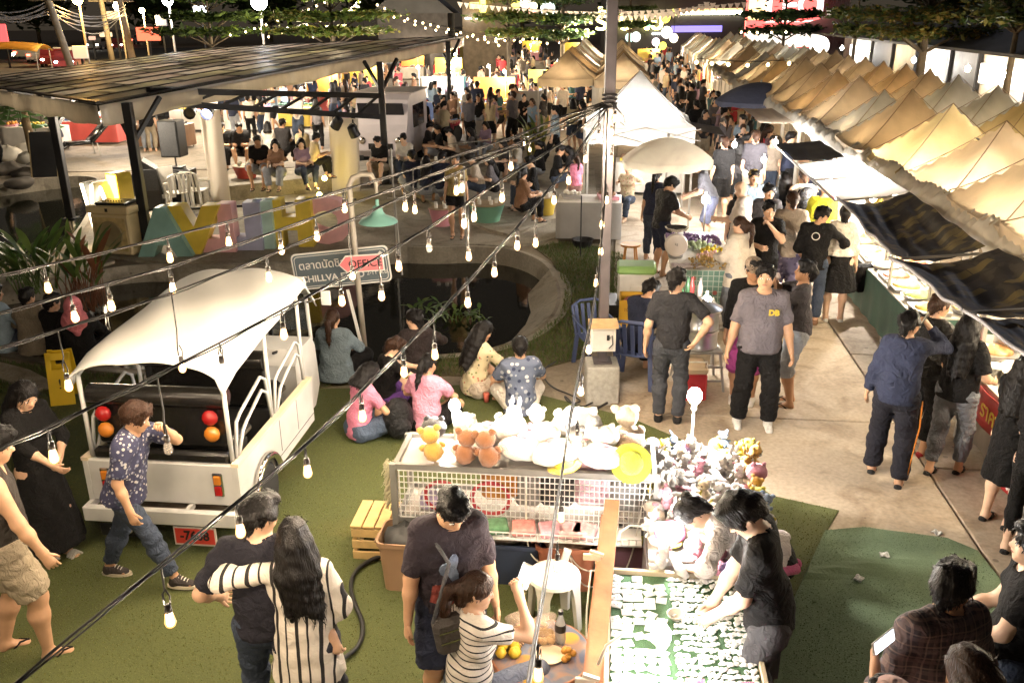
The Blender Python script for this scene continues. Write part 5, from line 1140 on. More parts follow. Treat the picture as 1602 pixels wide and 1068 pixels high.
def foodvan(p,rz):
 t=thing('food_van','white food van with a rounded front parked behind the right stage post','van',p,rz);XZ=Matrix(((0,0,1),(1,0,0),(0,1,0)))
 b=MB();b.prism([(-1.3,.3),(1.0,.3),(1.25,.5),(1.25,1.0),(1.1,1.2),(.85,1.85),(.6,2.0),(-1.2,2.0),(-1.35,1.8)],-.75,.75,rot=XZ);b.build('body',M('van_white',(.66,.60,.62),.35,var=.05),t)
 b=MB();b.box((0,1.02,1.52),(1.3,.02,.55),Matrix.Rotation(-.38,3,'X'));b.build('windscreen',M('van_glass',(.02,.02,.025),.08,var=0,bump=0),t)
 for s in(-1,1):b=MB();b.ball((s*.52,1.26,.78),(.11,.05,.11),12);b.build('headlight',CHROME,t,True);b=MB();b.lathe([(.0001,-.1),(.3,-.1),(.3,.1),(.0001,.1)],(s*.68,.75,.3),18,rot=Matrix.Rotation(PI/2,3,'Y'));b.build('wheel',RUB,t);b=MB();b.lathe([(.0001,-.1),(.3,-.1),(.3,.1),(.0001,.1)],(s*.68,-.85,.3),18,rot=Matrix.Rotation(PI/2,3,'Y'));b.build('wheel',RUB,t)
 b=MB();b.box((-.752,-.25,1.35),(.02,1.3,.62));b.box((.752,-.25,1.35),(.02,1.3,.62));b.build('serving_window',MATS['van_glass'],t);b=MB();b.box((0,1.255,.62),(.7,.02,.16));b.build('front_grille',BLK,t)
 b=MB();b.box((0,-.2,2.03),(1.7,2.0,.05),bev=.02);b.build('roof_flap',M('van_roof',(.45,.40,.38),.6),t)
foodvan(P(598,262)+Vector((.2,1.0,0)),R(172))
def motorbike(p,rz,mt,lab):
 t=thing('motorbike',lab,'motorbike',p,rz)
 for y in(-.6,.6):b=MB();b.lathe([(.20,-.04),(.27,-.045),(.29,0),(.27,.045),(.20,.04)],(0,y,.29),18,rot=Matrix.Rotation(PI/2,3,'Y'));b.build('wheel',RUB,t)
 b=MB();b.tube([(0,.55,.3),(0,.38,.75),(0,.32,.98)],.04,8);b.tube([(-.3,.28,1.0),(0,.34,1.0),(.3,.28,1.0)],.015,6);b.build('fork_and_bars',BLK,t)
 b=MB();b.ball((0,.38,.82),(.16,.14,.17),12);b.ball((0,.02,.52),(.13,.42,.18),12);b.ball((0,-.5,.66),(.12,.3,.12),12);b.build('fairing',mt,t,True);b=MB();b.box((0,-.2,.76),(.24,.62,.09),bev=.03);b.build('saddle',VINYL,t);b=MB();b.ball((0,.5,.84),(.07,.05,.07),8);b.build('headlight',CHROME,t,True)
motorbike(P(632,232),R(60),paint('bike_white',(.6,.58,.55)),'white and orange motorbike parked beside the food van');motorbike(P(700,226),R(150),paint('bike_red',(.45,.04,.07)),'red and white motorbike parked on the plaza edge');motorbike(P(652,236),R(30),BLK,'black motorbike parked between the white and red ones')
t=thing('deck_chair','black reclining massage chair on thin legs on the far left bank','chair',P(125,245),R(-50));b=MB();b.box((0,.0,.42),(.6,.7,.10),bev=.03);b.box((0,.62,.68),(.6,.75,.11),Matrix.Rotation(.75,3,'X'),bev=.03);b.box((0,-.5,.32),(.55,.5,.08),Matrix.Rotation(.4,3,'X'),bev=.02);b.build('cushion',VINYL,t,True);b=MB();[b.bar((x,y,.4),(x*1.1,y*1.1,0),.03)for x in(-.26,.26)for y in(-.5,.5)];b.build('legs',LEGM,t)
t=thing('easel_board','black folding easel board standing by the left pond','easel',P(78,275),R(10))
for s in(-1,1):b=MB();b.box((0,s*.22,.6),(.62,.03,1.2),Matrix.Rotation(s*.28,3,'X'));b.build('leaf_board',BLK,t);b=MB();[b.bar((x,s*.40,0),(x,s*.02,1.22),.03)for x in(-.33,.33)];b.build('frame_leg',M('easel_wood',(.32,.24,.12),.6),t)
ROCK=M('bank_rock',(.07,.06,.05),.9,var=.4,vs=2,bump=.8,bs=5)
for i,(a,c,s_)in enumerate(((12,272,.55),(40,276,.4),(60,262,.45),(5,250,.5),(30,290,.35))):
 b=MB();r=random.Random(i);b.ball((0,0,.12*s_),(s_*r.uniform(.8,1.3),s_*.7,s_*.5),22);b.v=[tuple(Vector(v)*(1+.18*math.sin(v[0]*9+i)*math.cos(v[1]*11)+.1*math.sin(v[2]*17)))for v in b.v];o=b.build('rock',ROCK,smooth=True,loc=P(a,c),rot=(0,0,i));tag(o,'dark weathered rock on the left pond bank, %s from the left'%ORD[[x[0]for x in sorted(((12,272),(40,276),(60,262),(5,250),(30,290)))].index(a)],'rock','rocks on the pond bank')
for i,(a,c)in enumerate(((15,252),(48,248),(55,262))):
 b=MB();b.ball((0,0,.2),(.45,.35,.26),14);b.v=[tuple(Vector(v)+Vector((.04*math.sin(v[1]*23+i),.04*math.cos(v[2]*31),.05*math.sin(v[0]*27+v[1]*15))))for v in b.v];o=b.build('plastic_sack',PLAST,loc=P(a,c),smooth=True);tag(o,'clear crumpled plastic sack lying on the left bank, %s of three'%('leftmost','middle','rightmost')[i],'sack')
def tub(px_,py_,r,h,mt,lab,z=.12):
 t=thing('plastic_tub',lab,'tub',P(px_,py_,z));b=MB();b.lathe([(r*.72,0),(r*.8,h*.3),(r,h*.94),(r*1.04,h),(r*.98,h),(r*.7,.03),(.0001,.02)],n=22);b.build('tub_body',mt,t,smooth='auto');b=MB();b.lathe([(.0001,h+.005),(r*1.0,h+.005),(r*1.02,h+.02),(.0001,h+.025)],n=22);b.build('table_board',M('tub_board',(.38,.28,.17),.6),t)
 b=MB()
 for i in range(5):a=i*1.3;b.cyl((r*.55*math.cos(a),r*.55*math.sin(a),h+.025),.035,.09,8)
 b.build('cups',WPL,t)
tub(678,280,.42,.42,SCOL['red'],'large red tub table among the seated diners');tub(692,352,.26,.34,SCOL['pink'],'small pink tub table beside the standing woman in shorts');tub(762,345,.36,.34,paint('tub_mint',(.17,.38,.28)),'mint green tub table on the terrace',.1);tub(853,335,.24,.36,SCOL['yellow'],'yellow tub table right of the terrace');tub(386,278,.30,.28,SCOL['red'],'red tub table in front of the boys on the steps',.4)
b=MB();b.tube([AT(629,430,14.4)*1,AT(611,250,15.2)],.018,6);b.tube([AT(606,310,15.2)-Vector((.0,0,0)),AT(640,308,15.2)],.014,6);o=b.build('handrail',LEGM);tag(o,'thin pale steel handrail beside the teal lamp','handrail')
for i,(x0,y0,x1,y1)in enumerate(((729,386,737,260),(620,385,624,232))):
 g=P(x0,y0,.04);b=MB();b.cyl(g,.016,AT(x1,y1,g.y).z-g.z,8);o=b.build('slim_post',LEGM);tag(o,'slim pale steel post on the terrace rim, %s one'%('right','left')[i],'post')
for i,(a,c)in enumerate(((508,283),(500,309))):
 q=P(a,c,.42 if i==0 else.2);t=thing('ground_floodlight','small yellow floodlight glowing on the terrace edge, %s of the two'%('upper','lower')[i],'floodlight',q);b=MB();b.ball((0,0,.06),.06,10);b.build('glass',EM('flood_yellow',(1,.75,.15),25),t,True);lamp(t,(0,-.1,.2),4,(1,.75,.25),.05);b=MB();b.box((0,.05,.03),(.12,.06,.06));b.build('housing',BLK,t)
 # the toy stall
GALV=M('galvanised',(.34,.33,.31),.4,.6,var=.15);WIRE=M('white_wire',(.66,.64,.62),.4,var=.05,bump=0)
t=thing('toy_shelf','grey steel rack with white wire mesh front piled with plush toys','rack',RW(-.61,5.72),-ROWA);SH=t
for x in(-.97,.97):
 for y in(0,.5):b=MB();b.box((x,y,.49),(.045,.045,.98));b.build('rack_post',GALV,t)
for z in(.96,.52,.20):
 b=MB();b.box((0,0,z),(1.9,.035,.05));b.box((0,.5,z),(1.9,.035,.05));b.box((-.95,.25,z),(.035,.46,.05));b.box((.95,.25,z),(.035,.46,.05));b.build('rack_rail',GALV,t)
 b=MB();b.box((0,.25,z-.01),(1.86,.46,.012));b.build('rack_shelf',M('shelf_board',(.42,.38,.34),.7),t)
b=MB()
for i in range(52):x=-.92+i*1.84/51;b.box((x,-.03,.745),(.006,.006,.40))
for i in range(9):b.box((0,-.03,.55+i*.049),(1.86,.006,.006))
b.build('mesh_panel',WIRE,t)
b=MB();b.box((.12,-.14,.545),(1.5,.22,.014));
for i in range(30):b.box((-.62+i*.05,-.25,.57),(.006,.006,.06))
b.box((.12,-.25,.60),(1.5,.008,.008));b.build('mesh_tray',WIRE,t)
SHM=Matrix.Translation(RW(-.61,5.72))@Matrix.Rotation(-ROWA,4,'Z')
def shp(x,y,z):return SHM@Vector((x,y,z))
def plushm(n,c):return M('plush_'+n,c,.95,var=.12,vs=22,bump=1.0,bs=150,sheen=.4)
PC={'white':(.74,.70,.66),'brown':(.30,.12,.045),'tan':(.48,.32,.22),'pink':(.66,.26,.34),'yellow':(.70,.56,.04),'orange':(.66,.36,.06),'cream':(.70,.58,.44),'black':(.035,.033,.038),'purple':(.32,.20,.44),'grey':(.36,.36,.38),'lime':(.66,.70,.05),'blue':(.20,.28,.46),'magenta':(.58,.06,.22)}
DOT=M('toy_eye',(.01,.01,.01),.2,var=0,bump=0);PROTO={}
def plush(kind,col,p,rz,s,lab,tilt=0.0):
 key=(kind,col);mt=plushm(col,PC[col])
 if key not in PROTO:
  t=thing('plush_toy','x','plush toy');PROTO[key]=t;acc=plushm('white' if col!='white' else 'pink',PC['white' if col!='white' else 'pink'])
  if kind in('bear','rabbit','monkey'):
   b=MB();b.ball((0,0,.085),(.085,.075,.095),14);b.build('torso',mt,t,True);b=MB();b.ball((0,.02,.235),(.085,.078,.078),16);b.build('head',mt,t,True)
   for sx in(-1,1):
    b=MB()
    if kind=='rabbit':b.ball((sx*.04,0,.36),(.024,.016,.08),10)
    else:b.ball((sx*.072,0,.30),(.034,.02,.034),10)
    b.build('ear',mt,t,True);b=MB();b.ball((sx*.085,.035,.12),(.03,.05,.03),8,rot=Matrix.Rotation(sx*.5,3,'Z'));b.build('arm',mt,t,True);b=MB();b.ball((sx*.055,.085,.035),(.036,.06,.036),8);b.build('leg',mt,t,True)
    b=MB();b.ball((sx*.03,.092,.25),.010,6);b.build('eye',DOT,t,True)
   b=MB();b.ball((0,.085,.215),(.035,.03,.026),10);b.build('snout',acc,t,True)
  elif kind=='ball':
   b=MB();b.ball((0,0,.09),(.11,.10,.09),16);b.build('torso',mt,t,True)
   for sx in(-1,1):b=MB();b.ball((sx*.06,0,.17),(.03,.018,.03),8);b.build('ear',mt,t,True);b=MB();b.ball((sx*.035,.09,.11),.011,6);b.build('eye',DOT,t,True)
  elif kind=='hat':
   b=MB();b.lathe([(.0001,.085),(.05,.08),(.085,.05),(.095,.01),(.15,-.005),(.155,.005),(.1,.02)],n=24);b.build('torso',mt,t,smooth='auto')
  elif kind=='cushion':
   b=MB();b.ball((0,0,.06),(.14,.11,.06),16);b.build('torso',mt,t,True);b=MB();b.ball((0,.02,.11),(.05,.04,.02),8);b.build('patch',acc,t,True)
  elif kind=='long':
   b=MB();b.tube([(-.2,0,.04),(-.1,.03,.055),(0,0,.06),(.1,-.03,.055),(.2,0,.04)],[.03,.055,.05,.055,.03],10);b.build('torso',mt,t,True);b=MB();b.ball((.22,0,.055),(.055,.05,.05),10);b.build('head',mt,t,True)
  o=t
  for ch in t.children:
   if ch.name.split('.')[0]!='eye':
    for v in ch.data.vertices:c_=v.co;v.co=c_+Vector((math.sin(c_.y*90+c_.z*70),math.sin(c_.z*80+c_.x*60),math.sin(c_.x*95+c_.y*50)))*.0025
 else:o=copy_tree(PROTO[key])
 o.location=p;o.rotation_euler=(tilt,rs_.uniform(-.2,.2),rz);o.scale=(s,s,s);o['label']=lab;o['category']='plush toy';return o
tops=[('ball','black',-.72,.30,.9,'small black plush at the left end of the rack top'),('cushion','yellow',-.66,.12,.0,''),('monkey','orange',-.66,.05,.85,'orange-yellow plush with its back turned on the left of the rack top'),('bear','brown',-.44,.02,.85,'left one of the two brown plush bears facing away on the rack'),('bear','brown',-.24,.0,.88,'right one of the two brown plush bears facing away on the rack'),('cushion','white',-.30,.35,1.3,'white cushion toy lying behind the brown bears'),('long','pink',-.1,.42,.9,'pink long plush lying at the back of the rack top'),('cushion','white',-.02,.15,1.35,'white round cushion toy just right of the brown bears'),('bear','white',.10,.38,.75,'white plush bear at the back middle of the rack'),('cushion','white',.24,.10,1.4,'white cushion toy under the dark bear head'),('ball','white',.42,.34,1.45,'tall white hooded plush beside the dark bear'),('bear','black',.38,.10,.75,'dark purple-black bear head on the white heap'),('hat','yellow',.30,.0,.8,'pale yellow hat under the dark bear'),('bear','cream',.78,.40,1.05,'large cream and tan bear at the back right of the rack'),('cushion','tan',.72,.30,1.3,'tan cushion toy under the large cream bear'),('hat','lime',.78,.02,.95,'bright lime-yellow bucket hat hung at the right end of the rack'),('cushion','white',.56,.08,1.3,'white cushion toy left of the lime hat'),('ball','white',-.12,.30,1.2,'white ball plush in the middle of the heap'),('ball','pink',.03,.46,.7,'small pink ball plush at the back edge'),('ball','white',.33,.42,1.2,'white ball plush left of the hooded one'),('ball','white',-.34,.22,.9,'white ball plush behind the two brown bears'),('ball','white',-.50,.40,.9,'white ball plush behind the orange toy'),('cushion','pink',-.02,.40,.9,'pale pink cushion toy at the back of the heap'),('ball','white',.16,.24,1.0,'white ball plush in front of the small white bear'),('cushion','white',.44,.20,1.2,'white cushion toy behind the dark bear'),('ball','white',.60,.24,1.0,'white ball plush left of the cream bear'),('cushion','white',-.42,.16,1.0,'white cushion toy tucked behind the left brown bear'),('rabbit','white',-.14,.44,.7,'small white rabbit at the back edge of the rack')]
for k,c,x,y,s,lab in tops:
 if s==0:continue
 ang=-ROWA+(rs_.uniform(-.4,.4)if k in('cushion','ball')else rs_.uniform(-.25,.25))
 if k=='hat':o=plush(k,c,shp(x,y,1.06 if c=='lime' else 1.02),ang,s,lab,R(55)if c=='lime' else 0)
 else:plush(k,c,shp(x,y,1.0+(.06 if c in('black','white')and k!='cushion' else 0)),ang,s,lab)
BAGS=[plushm('pinkbag',(.68,.42,.50)),SCOL['orange'],SCOL['grey'],SCOL['black'],M('redband',(.5,.05,.06),.6),plushm('lilac',(.42,.34,.52))]
for i,(x,z,d,mt,lab)in enumerate(((-.66,.60,(.3,.2,.12),BAGS[5],'dark grey wrapped bundle behind the mesh at the left'),(-.22,.70,(.22,.12,.28),BAGS[1],'orange cloth pouch behind the mesh'),(.02,.66,(.2,.12,.26),BAGS[2],'grey folded cloth behind the mesh'),(.24,.68,(.26,.14,.26),BAGS[3],'black folded pile behind the mesh'),(.50,.70,(.26,.16,.36),BAGS[0],'pale pink bag behind the mesh at the right'),(.76,.66,(.26,.14,.24),BAGS[2],'grey tray stack behind the mesh at the right end'),(-.04,.72,(.18,.1,.2),BAGS[1],'second orange cloth pouch behind the mesh'))):
 b=MB();b.box((0,0,d[2]/2),d,bev=.035);o=b.build('cloth_bundle',mt,smooth=False,loc=shp(x,.16,z-.06),rot=(0,0,-ROWA));tag(o,lab,'bundle')
for i,(x,s)in enumerate(((-.62,1),(-.25,1.1))):
 b=MB();b.tube([(.13*s*math.cos(a),0,.17+.12*s*math.sin(a))for a in np.linspace(0,2*PI,21)[:-1]],.016,8,closed=True);o=b.build('red_hoop',BAGS[4],smooth=True,loc=shp(x,.06,.52),rot=(0,0,-ROWA));tag(o,'red padded ring standing behind the mesh, %s of the pair'%('left','right')[i],'ring')
FILM=M('clear_film',(.70,.62,.62),.12,var=.2,vs=20,bump=.6,bs=30,transl=.3)
for i,(x,c,lab)in enumerate(((-.18,(.10,.22,.12),'green packet'),(.02,(.62,.25,.22),'red and clear packet'),(.22,(.66,.34,.40),'pink packet'),(.36,(.68,.40,.42),'pale pink box'),(.46,(.60,.30,.30),'coral packet'))):
 b=MB();b.box((0,0,.03),(.17,.16,.06),Matrix.Rotation(rs_.uniform(-.3,.3),3,'Z'),bev=.012);o=b.build('gift_packet',M('pack_%d'%i,c,.2,var=.3,vs=25,bump=.5,bs=30),loc=shp(x,-.15,.555),rot=(0,0,-ROWA));tag(o,'%s lying in the wire tray behind the vendor'%lab,'packet')
SHAG=plushm('shag',(.30,.24,.17))
b=MB();r_=random.Random(3)
for i in range(150):a=r_.uniform(0,2*PI);z=r_.uniform(0,.34);q=Vector((-.05+.04*math.cos(a),.06*math.sin(a),z));b.tube([q,q+Vector((-.04*r_.random(),0,-.05)),q+Vector((-.06*r_.random(),.02,-.11))],[.008,.006,.002],4)
o=b.build('fringe_cloth',plushm('fringe',(.50,.46,.28)),loc=shp(-.99,.25,.55));tag(o,'pale frayed raffia bunch hanging off the left end of the rack','raffia')
for i in range(5):
 b=MB();b.ball((0,0,.1),(.14,.11,.10),12);b.v=[tuple(Vector(v)+Vector((.02*math.sin(v[1]*50+i),.02*math.cos(v[2]*44),.02*math.sin(v[0]*60))))for v in b.v];x=(-.8,-.62,-.15,.05,-.72)[i]
 o=b.build('wrapped_bundle',(FILM,SHAG,SHAG,M('hair_bundle',(.10,.08,.08),.9,bump=.6),FILM)[i],loc=shp(x,.2,(.22,.22,.22,.22,.34)[i]),smooth=True);tag(o,'crumpled bundle on the lower shelf of the rack, %s'%('film-wrapped at far left','brown shaggy at left','brown shaggy in the middle','dark shaggy in the middle','film-wrapped on top at left')[i],'bundle')
def led(p,lab,power,h=.0,gooseneck=None,r=.045):
 t=thing('led_lamp',lab,'lamp',p);bulb_lamp(t,(0,0,0),power,False,r,False);b=MB();b.cyl((0,0,-.12),.022,.09,10);b.build('socket',WPL,t)
 if h:b=MB();b.cyl((0,0,-h),.011,h-.1,8);b.build('stem',WPL,t)
 if gooseneck:b=MB();b.tube([Vector((0,0,-.08))]+[Vector(q)for q in gooseneck],.009,6);b.build('flex',WPL,t,True)
 return t
led(shp(-.58,.46,1.26),'bare white LED bulb at the left of the toy rack',7,.3);led(shp(.06,.40,1.27),'bare white LED bulb in the middle of the toy rack',8,.3)
t=thing('toy_table','long table covered by a heap of plush toys at right of the rack','table',RW(.72,5.75),-ROWA);TBm=Matrix.Translation(RW(.72,5.75))@Matrix.Rotation(-ROWA,4,'Z')
b=MB();b.box((0,0,.72),(.86,1.86,.04));b.build('tabletop',SCOL['white'],t);b=MB();b.box((0,-.935,.36),(.84,.02,.7));b.box((-.435,0,.40),(.02,1.84,.6));b.build('skirt',M('grey_skirt',(.17,.16,.17),.8,bump=.4,bs=9),t);b=MB();[b.box((x*.4,y*.88,.35),(.04,.04,.7))for x in(-1,1)for y in(-1,1)];b.build('leg',GALV,t)
pk_=random.Random(9);kinds=['bear','rabbit','ball','cushion','long','bear'];WH={}
for j in range(15):
 for i in range(7):
  x,y=-.37+.122*i+pk_.uniform(-.03,.03),-.86+.122*j+pk_.uniform(-.03,.03);k=pk_.choice(kinds)
  edge=(i==6 and j>4)or j>12
  c=pk_.choice(['pink','orange','blue','white','purple','yellow','cream'])if edge else pk_.choice(['white','white','white','white','pink','white','cream','pink' if j<2 else 'white','purple' if j<1 else 'yellow','white'])
  if i>2 and 3<=j<=5:c=pk_.choice(['yellow','cream','white'])
  o=plush(k,c,TBm@Vector((x,y,.745+pk_.uniform(0,.05))),-ROWA+pk_.uniform(-1.5,1.5)+PI,pk_.uniform(.42,.62),'x',pk_.uniform(-.5,.3))
  o['label']='%s plush %s in the toy heap, %s row from the front, %s from left'%(c,{'bear':'bear','rabbit':'rabbit','ball':'ball creature','cushion':'cushion','long':'caterpillar','monkey':'monkey'}[k],ORD[j],ORD[i])
  o['group']='plush toys heaped on the toy table'
plush('cushion','magenta',TBm@Vector((-.30,-.55,.82)),.3,.8,'raspberry red heart cushion in front of the tube lamp',.5);plush('ball','pink',TBm@Vector((.36,.2,.86)),.3,.75,'round pink plush ball on the right side of the toy heap');plush('long','magenta',TBm@Vector((.42,-.86,.77)),.9,.7,'red long plush at the near right corner of the toy table');plush('long','purple',TBm@Vector((.16,-.88,.78)),.1,.8,'lilac long plush along the near edge of the toy table')
led(TBm@Vector((-.05,.84,1.24)),'bare white LED bulb glaring at the far end of the toy table',60,.48,r=.06)
t=thing('trinket_table','pale wooden framed tray table with a green mat of white trinkets','table',RW(.45,4.15),-ROWA);TTm=Matrix.Translation(RW(.45,4.15))@Matrix.Rotation(-ROWA,4,'Z')
PINE=M('pine_frame',(.48,.40,.27),.6,var=.2,vs=6,bump=.15);b=MB();b.box((0,0,.715),(.84,1.42,.03));b.build('tray_board',PINE,t);b=MB();b.box((0,0,.738),(.80,1.38,.012));b.build('green_mat',turfmat('table_mat',(.05,.115,.05)),t)
for x in(-1,1):b=MB();b.box((x*.42,0,.745),(.028,1.44,.06),bev=.004);b.build('frame_side',PINE,t)
for y in(-1,1):b=MB();b.box((0,y*.706,.745),(.81,.028,.06),bev=.004);b.build('frame_end',PINE,t)
b=MB();[b.box((x*.36,y*.64,.35),(.045,.045,.70))for x in(-1,1)for y in(-1,1)];b.build('leg',PINE,t);b=MB();b.box((.435,0,.42),(.012,1.36,.52));b.build('side_cloth',SCOL['black'],t)
TW=M('trinket_white',(.74,.74,.70),.35,var=.08,vs=20,bump=0);TR_={}
def trk(kind):
 if kind in TR_:return TR_[kind]
 b=MB()
 if kind=='stud':b.ball((0,0,.006),(.021,.020,.006),8);b.ball((.022,.008,.006),(.013,.014,.005),6);b.ball((-.014,-.017,.006),(.012,.010,.005),6)
 elif kind=='card':b.box((0,0,.004),(.064,.056,.006),bev=.001);b.ball((-.012,0,.009),(.006,.006,.004),6);b.ball((.012,0,.009),(.006,.006,.004),6)
 elif kind=='ring':b.tube([(.012*math.cos(a),.012*math.sin(a),.006)for a in np.linspace(0,2*PI,11)[:-1]],.005,5,closed=True)
 TR_[kind]=b.mesh('trinket_'+kind,TW,True);return TR_[kind]
tr_=random.Random(4);nt=0
def trinket(kind,x,y,lab,grp):
 global nt
 o=bpy.data.objects.new('trinket_card' if kind=='card' else 'trinket',trk(kind));put(o,loc=TTm@Vector((x,y,.745)),rot=(0,0,-ROWA+tr_.uniform(-.5,.5)));tag(o,lab,'trinket',grp);nt+=1
for j in range(27):
 for i in range(11):
  if tr_.random()<.05:continue
  x,y=-.02+.039*i+tr_.uniform(-.007,.007),.66-.050*j+tr_.uniform(-.008,.008);trinket('ring' if tr_.random()<.12 else 'stud',x,y,'small white trinket, %s row from the back, %s from the left of the right half'%(ORD[j],ORD[i]),'white trinkets on the right half of the mat')
for j in range(15):
 for i in range(6):
  if tr_.random()<.24 or i==5:continue
  trinket('card',-.37+.066*i+tr_.uniform(-.008,.008),.64-.068*j+tr_.uniform(-.01,.01),'white earring card, %s row from the back, %s from the left of the green mat'%(ORD[j],ORD[i]),'earring cards on the left half of the mat')
b=MB();b.lathe([(.0001,.0),(.03,0),(.05,.03),(.056,.035),(.048,.03),(.028,.008),(.0001,.006)],n=20);o=b.build('small_bowl',M('bowl_beige',(.50,.45,.34),.4),loc=TTm@Vector((-.02,.28,.746)),smooth=True);tag(o,'small beige bowl among the trinkets on the mat','bowl')
for i,(x,c)in enumerate(((-.32,'purple'),(-.22,'white'),(-.05,'pink'),(.04,'magenta'),(.2,'pink'),(.3,'magenta'),(.37,'purple'))):
 b=MB();b.box((0,0,.05),(.10,.10,.10),bev=.012)
 for k in range(8):b.box((-.042+.012*k,0,.104),(.008,.09,.012))
 o=b.build('card_box',plushm(c,PC[c]),loc=TTm@Vector((x,-.42+.03*(i%2),.746)),rot=(0,0,-ROWA+.1*(i-3)));tag(o,'%s box of hair ties on the trinket table, %s from the left'%(c,ORD[i]),'box')
led(TTm@Vector((-.14,-.24,1.03)),'large glaring LED bulb over the near part of the trinket table',4,0,[(-.06,0,-.02),(-.2,-.02,.03),(-.29,-.03,-.04),(-.33,-.03,-.16)],.055)
tl_=thing('tube_lamp','white tube lamp clipped to the red-brown plank beside the toys','lamp',TTm@Vector((-.06,.84,1.02)));b=MB();b.tube([(-.07,0,0),(.10,.02,-.01)],.028,10);b.build('tube',LAMPW,tl_,True);lamp(tl_,(.02,.01,-.05),13,(1,.95,.88),.02);b=MB();b.tube([(-.16,-.02,.01),(-.07,0,0)],.02,8);b.tube([(-.16,-.02,.01),(-.24,-.03,.03),(-.30,-.02,-.02),(-.31,0,-.1)],.007,6);b.build('flex',WPL,tl_,True)
PLK=M('red_plank',(.30,.115,.05),.5,var=.25,vs=6,bump=.12,bs=30);t=thing('plank_post','tall red-brown plank leaning on the left side of the trinket table','plank',RW(.0,4.15),-ROWA)
b=MB();b.bar((.035,1.30,.02),(-.03,-.5,.0),.0);a_,c_=Vector((.04,1.28,.92)),Vector((-.04,-.55,.70))
b=MB();b.bar(a_,c_,.04,.10,up=(1,0,0));b.build('plank',PLK,t);b=MB();b.bar(a_+Vector((-.06,-.1,-.06)),c_+Vector((-.06,0,-.05)),.022,.04);b.build('batten',PLK,t);b=MB();b.box((.0,1.15,.43),(.05,.05,.86));b.box((-.05,-.45,.34),(.05,.05,.68));b.build('plank_leg',PLK,t)
for i,(y,z)in enumerate(((.66,.88),(-.32,.76))):
 b=MB();b.box((-.08,y,z),(.11,.022,.045),bev=.004);b.box((-.05,y,z+.03),(.09,.02,.02),Matrix.Rotation(.3,3,'Y'));o=b.build('clamp',(PINE,WPL)[i],loc=RW(.0,4.15),rot=(0,0,-ROWA));tag(o,'%s spring clamp holding a lamp flex on the plank'%('wooden upper','white lower')[i],'clamp')
def wcord(pts,lab,r=.006,mt=WPL,nm='lamp_cord'):
 q=[Vector(p)for p in pts]
 for _ in range(3):q=[q[0]]+[x for i in range(len(q)-1)for x in(q[i].lerp(q[i+1],.25),q[i].lerp(q[i+1],.75))]+[q[-1]]
 b=MB();b.tube(q,r,5);o=b.build(nm,mt,smooth=True);tag(o,lab,'cord')
wcord([shp(.03,-.05,.95),shp(.03,-.09,.5),shp(.06,-.1,.32),shp(.16,-.1,.24),shp(.3,-.12,.3)],'thin white cord hanging down from the mesh middle');wcord([shp(.34,-.26,.5),shp(.42,-.28,.36),shp(.55,-.3,.34),shp(.63,-.3,.5),shp(.60,-.3,.56)],'white cord looping from the socket strip to the plank');wcord([shp(.36,-.27,.46),shp(.43,-.3,.24),shp(.56,-.32,.22),shp(.66,-.3,.35)],'lower white cord loop under the socket strip');wcord([shp(.88,-.04,.86),shp(.84,-.12,.60),shp(.80,-.15,.36),shp(.70,-.2,.14)],'white cord dropping at the right end of the rack');wcord([TTm@Vector((-.53,.55,.86)),TTm@Vector((-.55,.45,.6)),TTm@Vector((-.54,.35,.45)),TTm@Vector((-.58,.25,.35)),TTm@Vector((-.55,.1,.2))],'beige cord hanging under the wooden clamp')
b=MB();b.box((0,0,0),(.055,.03,.18),Matrix.Rotation(.25,3,'Y'),bev=.006);b.box((0,-.017,.04),(.02,.006,.02));b.box((.01,-.017,-.03),(.02,.006,.02));o=b.build('socket_strip',WPL,loc=shp(.33,-.3,.44),rot=(0,0,-ROWA));tag(o,'white socket strip hanging below the wire tray','socket strip')
def bin_(p,w,h,mt,lab,d=None,rz=-ROWA,content=None):
 t=thing('storage_bin',lab,'bin',p,rz);d=d or w;b=MB();b.prism([(x*.86,y*.86)for x,y in rrect(w,d,.05)],.0,.01);pr=rrect(w,d,.06,4);n=len(pr)
 vs=[Vector((x*k,y*k,z))for z,k in((0,.82),(h*.9,.98),(h*.92,1.06),(h,1.06),(h,.99),(.03,.82))for x,y in pr];fs=[(r_*n+i,r_*n+(i+1)%n,(r_+1)*n+(i+1)%n,(r_+1)*n+i)for r_ in range(5)for i in range(n)]
 b.add(vs,fs);b.build('bin_body',mt,t,smooth='auto')
 for s in(-1,1):q=MB();q.tube([(s*w*.53,-.06,h*.93),(s*w*.6,-.05,h*.86),(s*w*.6,.05,h*.86),(s*w*.53,.06,h*.93)],.012,6);q.build('handle',mt,t,True)
 if content:
  q=MB();q.ball((0,0,h*.92),(w*.46,d*.46,h*.18),14);q.v=[tuple(Vector(v)+Vector((.0,.0,.03*math.sin(v[0]*40+v[1]*33))))for v in q.v];q.build('contents',content,t,True)
bin_(shp(.33,.06,.0),.44,.42,paint('terracotta',(.36,.13,.07)),'terracotta plastic tub with a plastic sack inside behind the white stool',.4,content=M('brown_film',(.20,.12,.08),.25,bump=.7,bs=20));bin_(shp(.78,.10,.0),.46,.46,paint('plum',(.20,.10,.14)),'plum purple plastic tub beside the red-brown plank',.42,content=SCOL['black']);bin_(shp(-.88,-.10,.0),.36,.46,paint('bin_brown',(.36,.22,.13)),'light brown waste bin at the left foot of the rack',.34,content=SCOL['black']);bin_(shp(-.12,.10,0),.5,.40,paint('navy_box',(.03,.04,.07)),'dark navy crate on the ground under the rack',.42)
